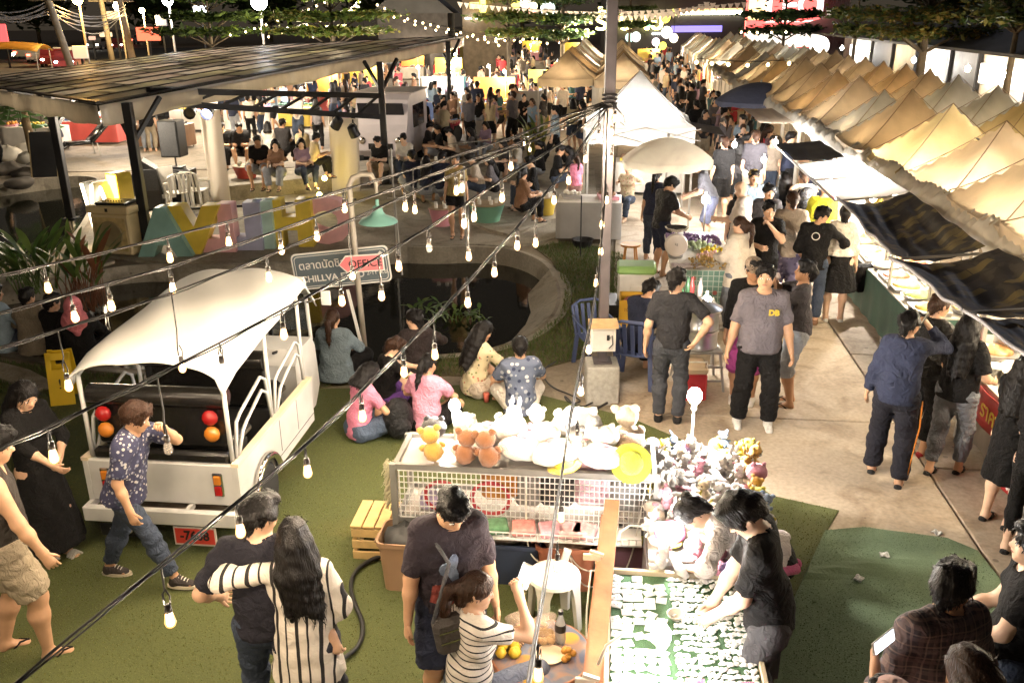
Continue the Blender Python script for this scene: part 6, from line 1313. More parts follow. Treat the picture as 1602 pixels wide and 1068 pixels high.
b=MB();b.prism([(-.09,0),(.09,0),(.07,-.15),(-.05,-.14)],-.004,.004,rot=Matrix(((1,0,0),(0,0,1),(0,1,0))));o=b.build('pennant',paint('pennant_yellow',(.66,.58,.06)),loc=shp(.80,-.07,.52),rot=(0,0,-ROWA));tag(o,'small yellow cloth with a red dot hanging below the rack','cloth');b=MB();b.lathe([(.0001,0),(.022,0)],n=14,rot=Matrix.Rotation(PI/2,3,'X'));b.build('red_dot',M('dot_red',(.5,.03,.02),.5),o,loc=(0,-.008,-.05))
t=thing('wooden_crate','small pale slatted wooden crate stool left of the toy rack','crate',RW(-1.80,6.05),-ROWA+.02);CW=M('crate_pine',(.58,.40,.17),.6,var=.2,vs=7,bump=.2,bs=40)
for i in range(4):b=MB();b.box((-.15+.1*i,0,.33),(.088,.40,.02),bev=.003);b.build('slat',CW,t)
for z in(.27,.17,.07):
 for y in(-1,1):b=MB();b.box((0,y*.185,z),(.38,.018,.07),bev=.003);b.build('slat',CW,t)
 for x in(-1,1):b=MB();b.box((x*.185,0,z),(.018,.35,.07),bev=.003);b.build('slat',CW,t)
b=MB();[b.box((x*.165,y*.165,.16),(.03,.03,.32))for x in(-1,1)for y in(-1,1)];b.build('corner_post',CW,t)
def stool(p,lab,h=.46,rz=.3,mt=WPL):
 t=thing('plastic_stool',lab,'stool',p,rz);b=MB();b.lathe([(.018,h+.004),(.06,h+.004),(.15,h),(.178,h-.015),(.185,h-.04),(.175,h-.042),(.168,h-.02),(.02,h-.008)],n=28);b.build('seat',mt,t,smooth='auto')
 for k in range(4):
  a=k*PI/2+PI/4;c_,s_=math.cos(a),math.sin(a);b=MB();tn=Vector((-s_,c_,0));vs=[]
  for z,r,w in((h-.03,.165,.075),(h*.75,.175,.05),(0,.205,.03)):
   q=Vector((c_*r,s_*r,z));vs+=[q-tn*w,q+tn*w,q+tn*w*.8-Vector((c_,s_,0))*.03,q-tn*w*.8-Vector((c_,s_,0))*.03]
  b.add(vs,[f for j in(0,4)for f in((j,j+1,j+5,j+4),(j+1,j+2,j+6,j+5),(j+2,j+3,j+7,j+6),(j+3,j,j+4,j+7))]+[(8,9,10,11)]);b.build('leg',mt,t)
 return t
stool(RW(-.34,5.23),'white round plastic stool standing empty in front of the terracotta tub')
tb=RW(-.36,4.36);t=thing('low_table','low round table with a colourful worn top and snacks on it','table',tb,0)
def tabletop_mat():
 m,n,l,b=newmat('painted_tabletop');a=nz(n,l,6,3,dist=1.5);v=n.new('ShaderNodeTexVoronoi');v.inputs['Scale'].default_value=5.5;tc=n.new('ShaderNodeTexCoord');l.new(tc.outputs['Object'],v.inputs['Vector'])
 r=ramp(n,[(.0,(.55,.25,.03)),(.28,(.50,.30,.05)),(.36,(.10,.13,.22)),(.7,(.16,.17,.22)),(1,(.30,.26,.24))]);l.new(v.outputs['Distance'],r.inputs[0]);s_=ramp(n,[(.45,(0,0,0)),(.6,(1,1,1))]);l.new(a.outputs['Fac'],s_.inputs[0])
 l.new(mixc(n,l,math_(n,l,'MULTIPLY',s_.outputs[0],.75),r.outputs[0],(.34,.20,.13)),b.inputs['Base Color']);b.inputs['Roughness'].default_value=.2;return m
b=MB();b.lathe([(.0001,.50),(.29,.50),(.305,.49),(.305,.47),(.29,.465),(.0001,.465)],n=36);b.build('tabletop',[tabletop_mat()],t,smooth='auto');b=MB();b.lathe([(.306,.497),(.312,.49),(.312,.468),(.306,.464)],n=36);b.build('rim',PLK,t);b=MB();b.cyl((0,0,.02),.03,.45,10);b.lathe([(.0001,.02),(.2,.01),(.2,0),(.0001,0)],n=20);b.build('pedestal',BLK,t)
def fruitbag(x,y,mt,n,lab,r=.022,film=True,sp=.055,nm='snack_bag'):
 t=thing(nm,lab,'snack',tb+Vector((x,y,.502)));r_=random.Random(int(x*100));b=MB()
 for i in range(n):a=r_.uniform(0,2*PI);q=sp*math.sqrt(r_.random());b.ball((q*math.cos(a),q*math.sin(a),r+.7*r*r_.randint(0,2)*(1-q/sp)),r,8)
 b.build('fruit',mt,t,True)
 if film:b=MB();b.lathe([(.075,.0),(.09,.03),(.07,.08),(.035,.11),(.07,.15)],n=16);b.v=[tuple(Vector(v)+Vector((.012*math.sin(v[2]*80+v[1]*40),.012*math.cos(v[2]*70+v[0]*40),0)))for v in b.v];b.build('film',M('bag_film',(.7,.55,.45),.1,var=.1,vs=10,bump=.6,bs=25,alpha=.35),t,True)
fruitbag(.03,.10,M('longan',(.50,.30,.10),.5,var=.2),26,'clear bag of round brown fruit beside the soda bottle');fruitbag(-.14,.12,M('crisps',(.46,.26,.10),.5,var=.3),30,'large crumpled clear bag of brown crisps on the low table',.02,True,.08);fruitbag(-.20,-.02,M('mango',(.66,.42,.03),.4),7,'cut yellow fruit pieces on the left of the low table',.035,False,.07,'fruit_pieces');fruitbag(.16,-.06,M('peel',(.60,.28,.05),.5),6,'orange peel scraps on the right of the low table',.022,False,.05,'fruit_peel')
t=thing('soda_bottle','clear soda bottle with dark cap on the low table','bottle',tb+Vector((.12,.08,.502)));b=MB();b.lathe([(.0001,0),(.03,.0),(.034,.02),(.032,.09),(.033,.13),(.014,.19),(.013,.21)],n=18);b.build('glass',M('bottle_clear',(.6,.6,.6),.05,var=0,bump=0,alpha=.5),t,True);b=MB();b.lathe([(.0335,.085),(.0345,.09),(.0345,.13),(.0335,.135)],n=18);b.build('bottle_label',BLK,t);b=MB();b.cyl((0,0,.205),.016,.022,12);b.build('cap',BLK,t)
b=MB();b.lathe([(.0001,.006),(.055,.006),(.085,.018),(.088,.016),(.06,0),(.0001,0)],n=26);o=b.build('plate',M('plate_cream',(.62,.48,.32),.35),loc=tb+Vector((.05,-.05,.502)),smooth=True);tag(o,'cream plate with crumbs in the middle of the low table','plate')
# fruit stall
FM=Matrix.Translation(RW(1.22,13.2))@Matrix.Rotation(-ROWA,4,'Z');t=thing('fruit_stall','fruit stall table with a green checked cloth front','market stall',RW(1.22,13.2),-ROWA)
def check():
 m,n,l,b=newmat('green_check');tc=n.new('ShaderNodeTexCoord');br=n.new('ShaderNodeTexBrick');br.offset=0;br.inputs['Scale'].default_value=1;br.inputs['Brick Width'].default_value=.075;br.inputs['Row Height'].default_value=.075;br.inputs['Mortar Size'].default_value=.006;br.inputs['Color1'].default_value=(.11,.22,.18,1);br.inputs['Color2'].default_value=(.15,.27,.22,1);br.inputs['Mortar'].default_value=(.42,.50,.44,1)
 mp=n.new('ShaderNodeMapping');mp.inputs['Rotation'].default_value=(PI/2,0,0);l.new(tc.outputs['Object'],mp.inputs[0]);l.new(mp.outputs[0],br.inputs['Vector']);l.new(br.outputs['Color'],b.inputs['Base Color']);b.inputs['Roughness'].default_value=.6;return m
b=MB();b.box((0,0,.73),(.86,2.3,.04));b.build('tabletop',SCOL['white'],t);b=MB();b.grid(lambda u,v:(-.43+.86*u,-1.16+.012*math.sin(u*22)*v,.755-.62*v),30,6);b.build('checked_cloth',check(),t,True);b=MB();[b.box((x*.4,y*1.1,.36),(.04,.04,.72))for x in(-1,1)for y in(-1,1)];b.build('leg',LEGM,t)
for i,x in enumerate((-.12,.18,.1)):b=MB();b.lathe([(.0001,0),(.035,0)],n=6,rot=Matrix.Rotation(PI/2,3,'X'));b.build('cloth_flower',M('flower_red',(.42,.12,.10),.7),t,loc=(x,-1.178,.64-.2*i))
def heap(nm,x,y,w,d,n,r,mt,lab,cat,h=.08):
 b=MB();q=random.Random(n)
 for i in range(n):
  u,v=q.uniform(-1,1),q.uniform(-1,1);k=max(0,1-u*u)*max(0,1-v*v);b.ball((u*w/2,v*d/2,r+h*k*q.random()),r*q.uniform(.7,1.2),6)
 o=b.build(nm,mt,smooth=True,loc=FM@Vector((x,y,.752)),rot=(0,0,-ROWA));tag(o,lab,cat)
heap('purple_fruit',-.16,.62,.5,.55,130,.022,M('purple_fruit',(.28,.17,.36),.6,var=.3,vs=20),'heap of purple fruit at the back of the fruit stall','fruit');heap('purple_fruit',.25,.55,.26,.5,70,.022,MATS['purple_fruit'],'smaller purple heap by the right edge of the fruit stall','fruit');heap('pale_melon',-.05,.1,.55,.35,60,.03,M('pale_green',(.42,.50,.30),.5,var=.2),'pale green fruit in the middle of the fruit stall','fruit');heap('yellow_fruit',.22,-.12,.32,.24,50,.022,M('yellow_fruit',(.70,.52,.03),.5),'bright yellow fruit pile on the fruit stall','fruit');heap('longan_heap',.12,-.85,.58,.5,190,.017,M('longan_heap',(.34,.22,.06),.6,var=.35,vs=15),'large heap of brown longan at the front of the fruit stall','fruit',.14);heap('pink_fruit',.18,-.45,.4,.25,50,.026,M('pink_fruit',(.62,.36,.34),.5,var=.3),'pink fruit behind the longan heap','fruit')
t=thing('weighing_scale','weighing scale with a round white dial on the fruit stall','scale',FM@Vector((-.34,-.55,.752)),-ROWA);b=MB();b.box((0,.06,.05),(.2,.16,.1),bev=.02);b.build('scale_base',SCOL['grey'],t);RX=Matrix.Rotation(PI/2,3,'X');b=MB();b.lathe([(.0001,.02),(.15,.02),(.165,.0),(.165,-.05),(.0001,-.05)],(0,-.02,.20),24,rot=RX);b.build('dial',M('dial_white',(.66,.58,.52),.4,var=.05),t,smooth='auto');b=MB();b.lathe([(.0001,.0),(.13,.01),(.17,.04),(.175,.04),(.14,0),(.0001,-.01)],(0,.08,.40),20);b.cyl((0,.08,.1),.02,.3,8);b.build('pan',CHROME,t,smooth='auto');text('kg',.05,BLK,.001,t,(0,-.045,.22),(PI/2,0,0),'dial_marks')
b=MB();b.grid(lambda u,v:(-.22+.44*u,-.09+.18*v,.02+.02*math.sin(u*15)*math.sin(v*9)),10,6);o=b.build('white_bags',FILM,loc=FM@Vector((-.2,-1.0,.755)),smooth=True);thick(o,.02);tag(o,'flat pile of white plastic bags on the fruit stall front','bags')
for i,(x,y,z)in enumerate(((-.12,-1.0,.0),)):pass
fl=thing('stall_lamp','glaring white LED lamp standing on the right side of the fruit stall','lamp',AT(1104,312,15.2));bulb_lamp(fl,(0,0,0),22,False,.07);b=MB();b.cyl((0,0,-.9),.014,.82,8);b.build('stem',LEGM,fl)
def styro(p,rz,lab,lid=SCOL['green'],s=1.0,lidc=None):
 t=thing('ice_box',lab,'ice box',p,rz);t.scale=(s,s,s);b=MB();b.box((0,0,.22),(.52,.38,.40),bev=.03);b.box((0,-.195,.2),(.16,.02,.1),bev=.01);b.build('box_body',M('styro_grey',(.62,.60,.57),.6),t);b=MB();b.box((0,0,.47),(.55,.41,.12),bev=.03);b.build('lid',lid,t);return t
LG=paint('lid_green',(.26,.45,.14));styro(RW(.32,12.35,.22),-ROWA,'grey-white ice box with a light green lid beside the fruit vendor',LG);styro(P(915,345,.3),-ROWA,'ice box with a green lid stacked on another left of the steel pole',LG,.85);styro(P(912,352,0),-ROWA+.1,'white ice box at the bottom of the stack left of the pole',WPL,.75);styro(P(1030,343,.0),-ROWA,'white crate box behind the fruit stall vendor',WPL,.95)
b=MB();b.box((0,0,.11),(.75,.6,.20));o=b.build('black_stand',BLK,loc=RW(.30,12.35),rot=(0,0,-ROWA));tag(o,'low black stand under the green-lidded ice box','stand')
t=thing('yellow_crate','yellow cardboard crate with black lettering behind the seated man','crate',RW(.40,11.55),-ROWA);b=MB();YC=paint('crate_yellow',(.62,.36,.03));b.box((0,-.2,.26),(.62,.02,.50));b.box((0,.2,.26),(.62,.02,.50));b.box((-.3,0,.26),(.02,.38,.50));b.box((.3,0,.26),(.02,.38,.50));b.box((0,0,.02),(.6,.38,.02));b.build('crate_walls',YC,t);text('เลเดอร์',.13,BLK,.002,t,(.06,-.213,.40),(PI/2,0,0),'crate_lettering');text('100',.07,M('ink_brown',(.2,.08,.02),.6,var=0),.002,t,(-.2,-.213,.38),(PI/2,0,0),'crate_lettering');b=MB();b.ball((0,0,.44),(.27,.17,.08),12);b.build('contents',M('crate_red',(.32,.08,.05),.6,bump=.6,bs=25),t,True)
t=thing('red_stool','small round orange-red stool behind the pole','stool',P(985,420),0);b=MB();b.cyl((0,0,.40),.17,.03,18);b.build('seat',SCOL['orange'],t);b=MB();[b.bar((.11*math.cos(a),.11*math.sin(a),.4),(.17*math.cos(a),.17*math.sin(a),0),.025)for a in(0.5,2.1,3.7,5.2)];b.build('leg',SCOL['orange'],t)
t=thing('steamer_pot','stacked aluminium steamer pot with glaring top on a steel stand','steamer',RW(1.0,9.75,.50));AL=M('aluminium',(.62,.62,.62),.28,.9,var=.08,vs=9,bump=.08,bs=25)
for k in range(2):b=MB();z=.22*k;b.lathe([(.0001,z),(.20,z),(.205,z+.03),(.20,z+.04),(.20,z+.18),(.215,z+.19),(.215,z+.215),(.0001,z+.215)],n=30);b.build('steamer_tier',AL,t,smooth='auto')
b=MB();b.lathe([(.235,.44),(.24,.46),(.16,.50),(.04,.53),(.035,.56),(.0001,.565)],n=30);b.build('lid',AL,t,smooth='auto')
t=thing('steel_stand','rusty steel step stand under the steamer pot','stand',RW(1.0,9.75));b=MB();[b.bar((x*.2,y*.2,.48),(x*.26,y*.26,0),.025)for x in(-1,1)for y in(-1,1)];[b.box((0,y*.23,z),(.48,.02,.02))for y in(-1,1)for z in(.15,.32)];b.box((0,0,.485),(.46,.46,.02));b.build('stand_frame',GALV,t)
sl=thing('snack_lamp','glaring white LED bulb above the steamer pot','lamp',AT(1106,470,9.9));bulb_lamp(sl,(0,0,0),12,False,.055);b=MB();b.tube([(0,0,-.05),(.1,.05,-.3),(.12,.06,-.45)],.01,6);b.build('stem',WPL,sl,True)
t=thing('snack_cart','white-topped snack cart between the seated man and the fruit stall','cart',RW(.86,10.55),-ROWA);b=MB();b.box((0,0,.72),(.8,.6,.03));b.build('cart_top',WPL,t);b=MB();[b.box((x*.36,y*.26,.36),(.03,.03,.70))for x in(-1,1)for y in(-1,1)];b.build('leg',GALV,t);b=MB();b.box((0,0,.3),(.74,.54,.02));b.build('lower_shelf',GALV,t)
def condiments(p,lab):
 t=thing('drink_bottles',lab,'bottles',p);r=random.Random(8)
 for i in range(7):b=MB();x,y=r.uniform(-.13,.13),r.uniform(-.1,.1);b.lathe([(.0001,0),(.035,0),(.037,.12),(.014,.2),(.014,.23),(.0001,.23)],(x,y,0),10);b.build('bottle',(FILM,M('bot_red',(.45,.08,.08),.2),M('bot_green',(.08,.2,.1),.2))[i%3],t,True)
t=None
condiments(RW(.95,10.95,.735),'cluster of clear and red bottles in a bag on the snack cart')
b=MB();b.lathe([(.0001,.0),(.06,0),(.075,.14),(.0001,.14)],n=14);o=b.build('purple_cup',SCOL['pink'],loc=RW(.66,10.5,.735));tag(o,'pink-purple plastic cup on the snack cart','cup')
t=thing('cooler','red picnic cooler with a beige lid standing under the snack cart','cooler',RW(.92,9.42),-ROWA+.1);b=MB();b.box((0,0,.17),(.27,.34,.33),bev=.02);b.build('cooler_body',M('cooler_red',(.52,.03,.04),.4),t);b=MB();b.box((0,0,.37),(.28,.35,.08),bev=.02);b.build('lid',paint('cooler_beige',(.60,.46,.30)),t);b=MB();b.tube([(-.15,0,.3),(-.16,0,.42),(.16,0,.42),(.15,0,.3)],.01,6);b.build('handle',WPL,t)
BLUEP=paint('chair_blue',(.05,.07,.16));plastic_chair(RW(.30,9.75),-ROWA-R(15)+PI,'dark blue plastic chair under the seated man by the pole',BLUEP);plastic_chair(RW(-.18,10.25),R(20),'blue plastic chair standing empty against the pole',BLUEP,.9)
b=MB();b.lathe([(.0001,.02),(.14,.02),(.2,.16),(.21,.16),(.15,0),(.0001,0)],n=18);o=b.build('black_basin',BLK,loc=P(911,387));tag(o,'black basin on the ground below the ice boxes','basin')
g=P(908,402);b=MB();b.cyl((g.x,g.y,0),.012,1.1,6);o=b.build('iron_rod',BLK);tag(o,'thin black iron rod standing beside the black basin','rod')
# food stalls under the tarpaulins
def foodtable(u0,u1,v0,v1,clothmat,lab,banners=()):
 uc,vc=(u0+u1)/2,(v0+v1)/2;t=thing('food_stall',lab,'market stall',RW(uc,vc),-ROWA);w,d=u1-u0,v1-v0
 b=MB();b.box((0,0,.74),(w,d,.03));b.build('tabletop',M('table_steel',(.55,.52,.46),.3,.4),t);b=MB();b.grid(lambda s,q:(-w/2-.012+.012*math.sin(s*60)*q,-d/2+d*s,.745-.62*q),60,5);b.build('front_cloth',clothmat,t,True);b=MB();b.grid(lambda s,q:(-w/2+w*s,-d/2-.012+.01*math.sin(s*20)*q,.745-.62*q),20,5);b.build('end_cloth',clothmat,t,True);b=MB();[b.box((x*(w/2-.06),y*(d/2-.06),.37),(.04,.04,.72))for x in(-1,1)for y in(-1,1)];b.build('leg',GALV,t);return t,Matrix.Translation(RW(uc,vc))@Matrix.Rotation(-ROWA,4,'Z')
ft1,F1=foodtable(3.48,4.5,10.2,14.4,M('cloth_darkgreen',(.045,.10,.075),.6,var=.25,bump=.4,bs=9),'long food stall with a dark green cloth under the far tarpaulin')
ft2,F2=foodtable(3.55,4.6,5.2,9.7,M('cloth_steelgrey',(.30,.27,.23),.5,bump=.2),'food stall counter with red price banners under the near tarpaulins')
FOOD=[M('food_yellow',(.62,.44,.12),.5,var=.3,vs=20,bump=.5,bs=50),M('food_red',(.55,.14,.07),.4,var=.4,vs=20,bump=.5,bs=50),M('food_green',(.24,.32,.08),.5,var=.4,vs=20,bump=.5,bs=50),M('food_brown',(.32,.16,.06),.4,var=.4,vs=20,bump=.5,bs=50),M('food_white',(.66,.58,.44),.5,var=.2,vs=20,bump=.5,bs=50)]
FN=['yellow','red','green','brown','pale']
def tray(Mx,x,y,w,d,k,lab,round_=False):
 t=thing('food_tray',lab,'tray',Mx@Vector((x,y,.757)),-ROWA,'food trays on the right-hand stalls')
 if round_:
  b=MB();b.lathe([(.0001,.0),(w*.36,0),(w*.5,.07),(w*.52,.07),(w*.38,-.0)],n=22);b.build('dish',AL,t,smooth='auto');b=MB();b.ball((0,0,.05),(w*.42,w*.42,.06),16)
 else:
  b=MB();b.box((0,0,.02),(w,d,.04),bev=.008);b.box((0,0,.045),(w*1.04,d*1.04,.008));b.build('dish',AL,t);b=MB();b.ball((0,0,.045),(w*.46,d*.46,.055),16)
 b.v=[tuple(Vector(v)+Vector((0,0,.012*math.sin(v[0]*70+v[1]*20)*math.cos(v[1]*80))))for v in b.v];b.build('food',FOOD[k],t,True)
for i in range(9):
 for j in range(2):
  k=[0,0,2,4,0,2,1,3,4,1,0,3,2,4,0,1,2,0][i*2+j];tray(F1,-.28+.42*j,-1.85+.46*i,.38,.40,k,'%s food tray on the green-clothed stall, %s from the camera in the %s row'%(FN[k],ORD[i],('front','back')[j]),(i+j)%3==1)
for i in range(8):
 for j in range(2):
  k=[4,0,1,3,4,2,0,1,4,3,1,0,4,2,3,0][i*2+j];tray(F2,-.15+.42*j,-1.9+.5*i,.36,.40,k,'%s dish on the red-bannered counter, %s from the camera in the %s row'%(FN[k],ORD[i],('front','back')[j]),(i+j)%2==0)
t=thing('stew_pot','large steel cooking pot on the counter by the red banner','pot',F2@Vector((.1,1.75,.757)));b=MB();b.lathe([(.0001,0),(.2,0),(.21,.02),(.21,.22),(.225,.225),(.215,.235),(.2,.22),(.19,.05),(.0001,.05)],n=26);b.build('pot_body',AL,t,smooth='auto');b=MB();b.ball((0,0,.19),(.19,.19,.05),14);b.build('stew',FOOD[4],t,True)
REDB=M('banner_red',(.52,.03,.035),.5,var=.1);YLT=M('letter_yellow',(.70,.45,.05),.5,var=0);
def banner(Mx,y,z,w,h,lines,lab,tilt=0,x=None):
 t=thing('price_banner',lab,'banner',Mx@Vector((x if x is not None else-.56,y,z)),-ROWA-PI/2);b=MB();b.grid(lambda u,v:((u-.5)*w,-.01*math.sin(u*9),(v-.5)*h),12,4);o=b.build('banner_cloth',REDB,t,True);thick(o,.006)
 for s_,size,zz,mt in lines:text(s_,size,mt,.002,t,(0,-.018,zz),(PI/2,0,0),'banner_lettering',bold=.003)
banner(F2,1.55,.72,.62,.42,[('อ.วิถี',.16,.0,BLK)],'red banner with black lettering at the far end of the counter');banner(F2,.35,.56,.95,.34,[('ราคา 10',.22,.0,YLT)],'red banner with yellow figures hung on the counter front');banner(F2,-.1,.22,.5,.3,[('อร่อย',.09,.05,WSIGN),('10 บาท',.07,-.07,WSIGN)],'low red banner with small white lettering near the ground')
for i,(y,z)in enumerate(((1.0,0),(.85,0),(.1,0))):
 b=MB()
 for k in range(9):b.lathe([(.0001,.012*k),(.07,.012*k),(.10,.012*k+.012),(.10,.012*k+.016),(.0001,.012*k+.004)],n=16)
 o=b.build('plate_stack',WPL,loc=F2@Vector((-.38+.1*i,y,.757)),smooth=False);tag(o,'stack of white plates on the counter, %s of three'%('farthest','middle','nearest')[i],'plates')
for i,(Mx,x,y,pw,wm)in enumerate(((F1,.1,1.6,38,1),(F1,.1,.2,38,1),(F1,.15,-1.4,38,1),(F2,.2,1.5,38,1),(F2,.2,.2,38,1),(F2,.2,-1.2,38,1))):
 t=thing('stall_tube_light','bright tube light hanging over the food stalls under the tarpaulins, %s along'%ORD[i],'lamp',Mx@Vector((x,y,1.78)),-ROWA);b=MB();b.tube([(0,-.3,0),(0,.3,0)],.022,8);b.build('tube',EM('tube_warm',(1,.86,.62),28),t,True);b=MB();b.box((0,0,.04),(.06,.66,.03));b.build('fitting',WPL,t);lamp(t,(0,0,-.04),pw,(1,.82,.58),.08)
 b=MB();b.bar((0,.25,.05),(.3,.25,.42),.008);b.bar((0,-.25,.05),(.3,-.25,.42),.008);b.build('hanger',BLK,t)
for u,vs0,n_ in((4.6,8.06,30),(6.42,9.7,28)):
 for i in range(n_):
  if i>9 and i%2:continue
  t=thing('tent_bulb','warm bulb inside the %s tent row on the right, %s from the camera'%('front' if u<5 else 'back',ORD[i]),'lamp',RW(u-.25,vs0+1.75*i,1.98),0,'bulbs inside the tents');bulb_lamp(t,(0,0,0),3.4 if i<=9 else 9,True,.045)
for i in range(5):
 for u in(-1.75,.05):t=thing('tent_bulb','warm bulb inside the %s tent file behind the steel pole, %s from the front'%('left' if u<0 else 'right',ORD[i]),'lamp',RW(u,30.3+3.6*i,1.95),0,'bulbs inside the tents');bulb_lamp(t,(0,0,0),15,True,.045)
for px_,py_,Y,pw in((1030,176,18.9,34),(985,180,18.9,34),(1150,215,17.5,40),(1300,262,13.5,60),(1370,280,12.2,60),(1215,205,17.8,40),(1195,250,16.8,40)):
 q=AT(px_,py_,Y);q.z=min(q.z,1.66);t=thing('stall_bulb','white bulb hanging under the awnings right of the white tent','lamp',q,0,'bulbs under the awnings');bulb_lamp(t,(0,0,0),pw,False,.05)
stall(P(1000,330)+Vector((.5,2.0,0)),-ROWA,1.6,'white','white-clothed drinks stall under the white pop-up tent',0,0,ng=3);stall(RW(3.9,17.0),-ROWA+PI/2,3.0,'yellow','yellow-clothed clothes stall under the beige awning',0,0,ng=4);stall(RW(-.5,16.8),-ROWA,1.2,'grey','grey-clothed counter left of the steel pole',0,0,ng=2)
for i in range(5):
 q=RW(4.3,15.2+.6*i,0);t=thing('hanging_shirt','%s shirt hanging at the clothes stall beyond the awnings, %s from the front'%(('yellow','red','white','orange','blue')[i],ORD[i]),'shirt',q,-ROWA+PI/2);b=MB();b.box((0,0,1.35),(.44,.05,.6),bev=.02);b.box((-.27,0,1.52),(.2,.05,.2),Matrix.Rotation(.5,3,'Y'));b.box((.27,0,1.52),(.2,.05,.2),Matrix.Rotation(-.5,3,'Y'));b.build('cloth',SCOL[('yellow','red','white','orange','blue')[i]],t);b=MB();b.cyl((0,0,0),.01,1.7,6);b.build('stand',LEGM,t)
 # shops along the right, far buildings, trees, street
DARKROOF=M('shop_roof',(.035,.035,.04),.6,var=.3,vs=1);
u0=9.6
shop=thing('shop_row','long low row of lit shop units under a dark roof behind the right tents','shops',RW(u0,13),-ROWA)
b=MB();b.box((2.4,16,1.75),(.2,46,3.5));b.build('back_wall',M('shop_wall',(.35,.32,.28),.8),shop)
b=MB();b.grid(lambda s,q:(-.9+3.6*s,-8+48*q,3.10+.9*s),2,6);o=b.build('roof',DARKROOF,shop);thick(o,.08)
MSH={'white':M('shop_white',(.70,.66,.58),.6,var=.05),'red':M('shop_red',(.60,.10,.04),.6,var=.1),'cream':M('shop_cream',(.62,.52,.32),.6),'green':M('shop_green',(.12,.17,.08),.6),'dark':M('shop_dark',(.03,.03,.035),.6),'grey':M('shop_grey',(.30,.30,.30),.6)}
units=[(-1.0,2.3,'white'),(2.5,1.7,'red'),(4.4,1.1,'dark'),(5.6,1.3,'green'),(7.0,1.6,'white'),(8.7,1.2,'cream'),(10.0,3.0,'white'),(13.2,2.0,'grey'),(15.4,3.0,'white'),(18.6,2.5,'cream'),(21.4,2.6,'dark'),(24.2,3.4,'white')]
for v,w,c in units:
 b=MB();b.box((0,v+w/2,1.52),(.08,w-.1,3.04));b.build('shop_front',MSH[c],shop);b=MB();b.box((-.05,v,1.5),(.1,.09,3.0));b.build('pier',MSH['dark'],shop)
for i in range(28):b=MB();b.box((-.95,-5.0+.42*i,2.98),(.05,.36,.46),bev=.01);b.build('fascia_panel',M('fascia_rust',(.26,.12,.06),.5,.2,var=.2),shop)
BRK=M('white_brick',(.52,.50,.50),.6,var=.12);r_=random.Random(1);bm_=MB();bm_.box((0,0,0),(.07,.225,.075),bev=.004);bmesh_=bm_.mesh('brick',BRK)
for j in range(17):
 for i in range(7):
  y=-3.1+.24*i+(.12 if j%2 else 0);o=bpy.data.objects.new('brick',bmesh_);put(o,parent=shop,loc=(-.02+r_.uniform(-.006,.006),y,1.0+.088*j))
b=MB();b.box((.05,-2.3,1.3),(.08,1.9,2.6));b.build('brick_bed',MSH['dark'],shop)
b=MB();b.box((-.1,-4.1,1.2),(.1,1.2,2.2));b.build('wood_door',M('shop_wood',(.26,.12,.05),.5),shop)
SIGNW=EM('shop_sign_white',(1,.95,.86),.8)
for y,w,z,h in((.1,2.2,2.62,.34),(2.6,1.6,2.62,.36),(5.9,2.2,2.66,.40),(10.2,2.6,2.5,.5),(15.8,2.2,2.3,.9),(24.6,2.6,2.4,.7)):b=MB();b.box((-.12,y+w/2,z),(.08,w,h),bev=.01);b.build('lit_signboard',SIGNW,shop)
text('ร้านอาหาร',.34,BLK,.004,shop,(-.18,1.2,2.62),(PI/2,0,-PI/2),'sign_lettering');text('ตลาด',.3,BLK,.004,shop,(-.18,6.9,2.66),(PI/2,0,-PI/2),'sign_lettering')
for i,(y,z,pw)in enumerate(((-.2,2.3,70),(3.6,2.2,60),(7.6,2.4,90),(9.6,2.3,80),(12,2.3,80),(16.5,2.3,110),(22,2.3,100),(26,2.3,100))):
 q=Matrix.Translation(RW(u0,13))@Matrix.Rotation(-ROWA,4,'Z')@Vector((-.75,y,z+.35));t=thing('shop_lamp','lamp fixed under the shop eaves on the right, %s from the near end'%ORD[i],'lamp',q);bulb_lamp(t,(0,0,0),pw*.28,i%2==0,.07)
t=thing('round_lamp','round white glowing lamp above the back tents near the shops','lamp',AT(1282,72,36));b=MB();b.ball((0,0,0),.36,18);b.build('globe',EM('globe_white',(1,.95,.88),2),t,True);lamp(t,(-.9,-.9,0),60,(1,.9,.75),.3);b=MB();b.cyl((0,0,-3.0),.05,2.5,8);b.build('pole',BLK,t)
def box_building(nm,lab,px0,px1,ytop,Y,depth,mt,cat='building',zb=0,parts=None,ybot=None):
 a,c=AT(px0,ytop,Y),AT(px1,ytop,Y);w=c.x-a.x;t=thing(nm,lab,cat,((a.x+c.x)/2,Y+depth/2,0));h=a.z
 b=MB();b.box((0,0,h/2),(w,depth,h));b.build('walls',mt,t);return t,w,h
t,w,h=box_building('corrugated_building','tall grey corrugated metal building beside the red billboard',1285,1338,-60,58,10,M('corr_grey',(.17,.18,.19),.5,.3,var=.15,vs=.4))
for i in range(16):b=MB();b.box((-w/2+w*(i+.5)/16,-5.05,h/2),(.07,.10,h));b.build('corrugation',MATS['corr_grey'],t)
t=thing('billboard','large red beer billboard with a white framed word LEO','billboard',AT(1226,20,57));w=AT(1285,20,57).x-AT(1168,20,57).x;BR=EM('board_red',(.85,.10,.09),.85);b=MB();b.box((0,0,.3),(w,.3,4.6));b.build('board',BR,t);b=MB();b.box((-w*.33,-.17,.9),(w*.3,.04,2.6));b.build('poster_photo',EM('board_photo',(.9,.6,.25),1.0),t)
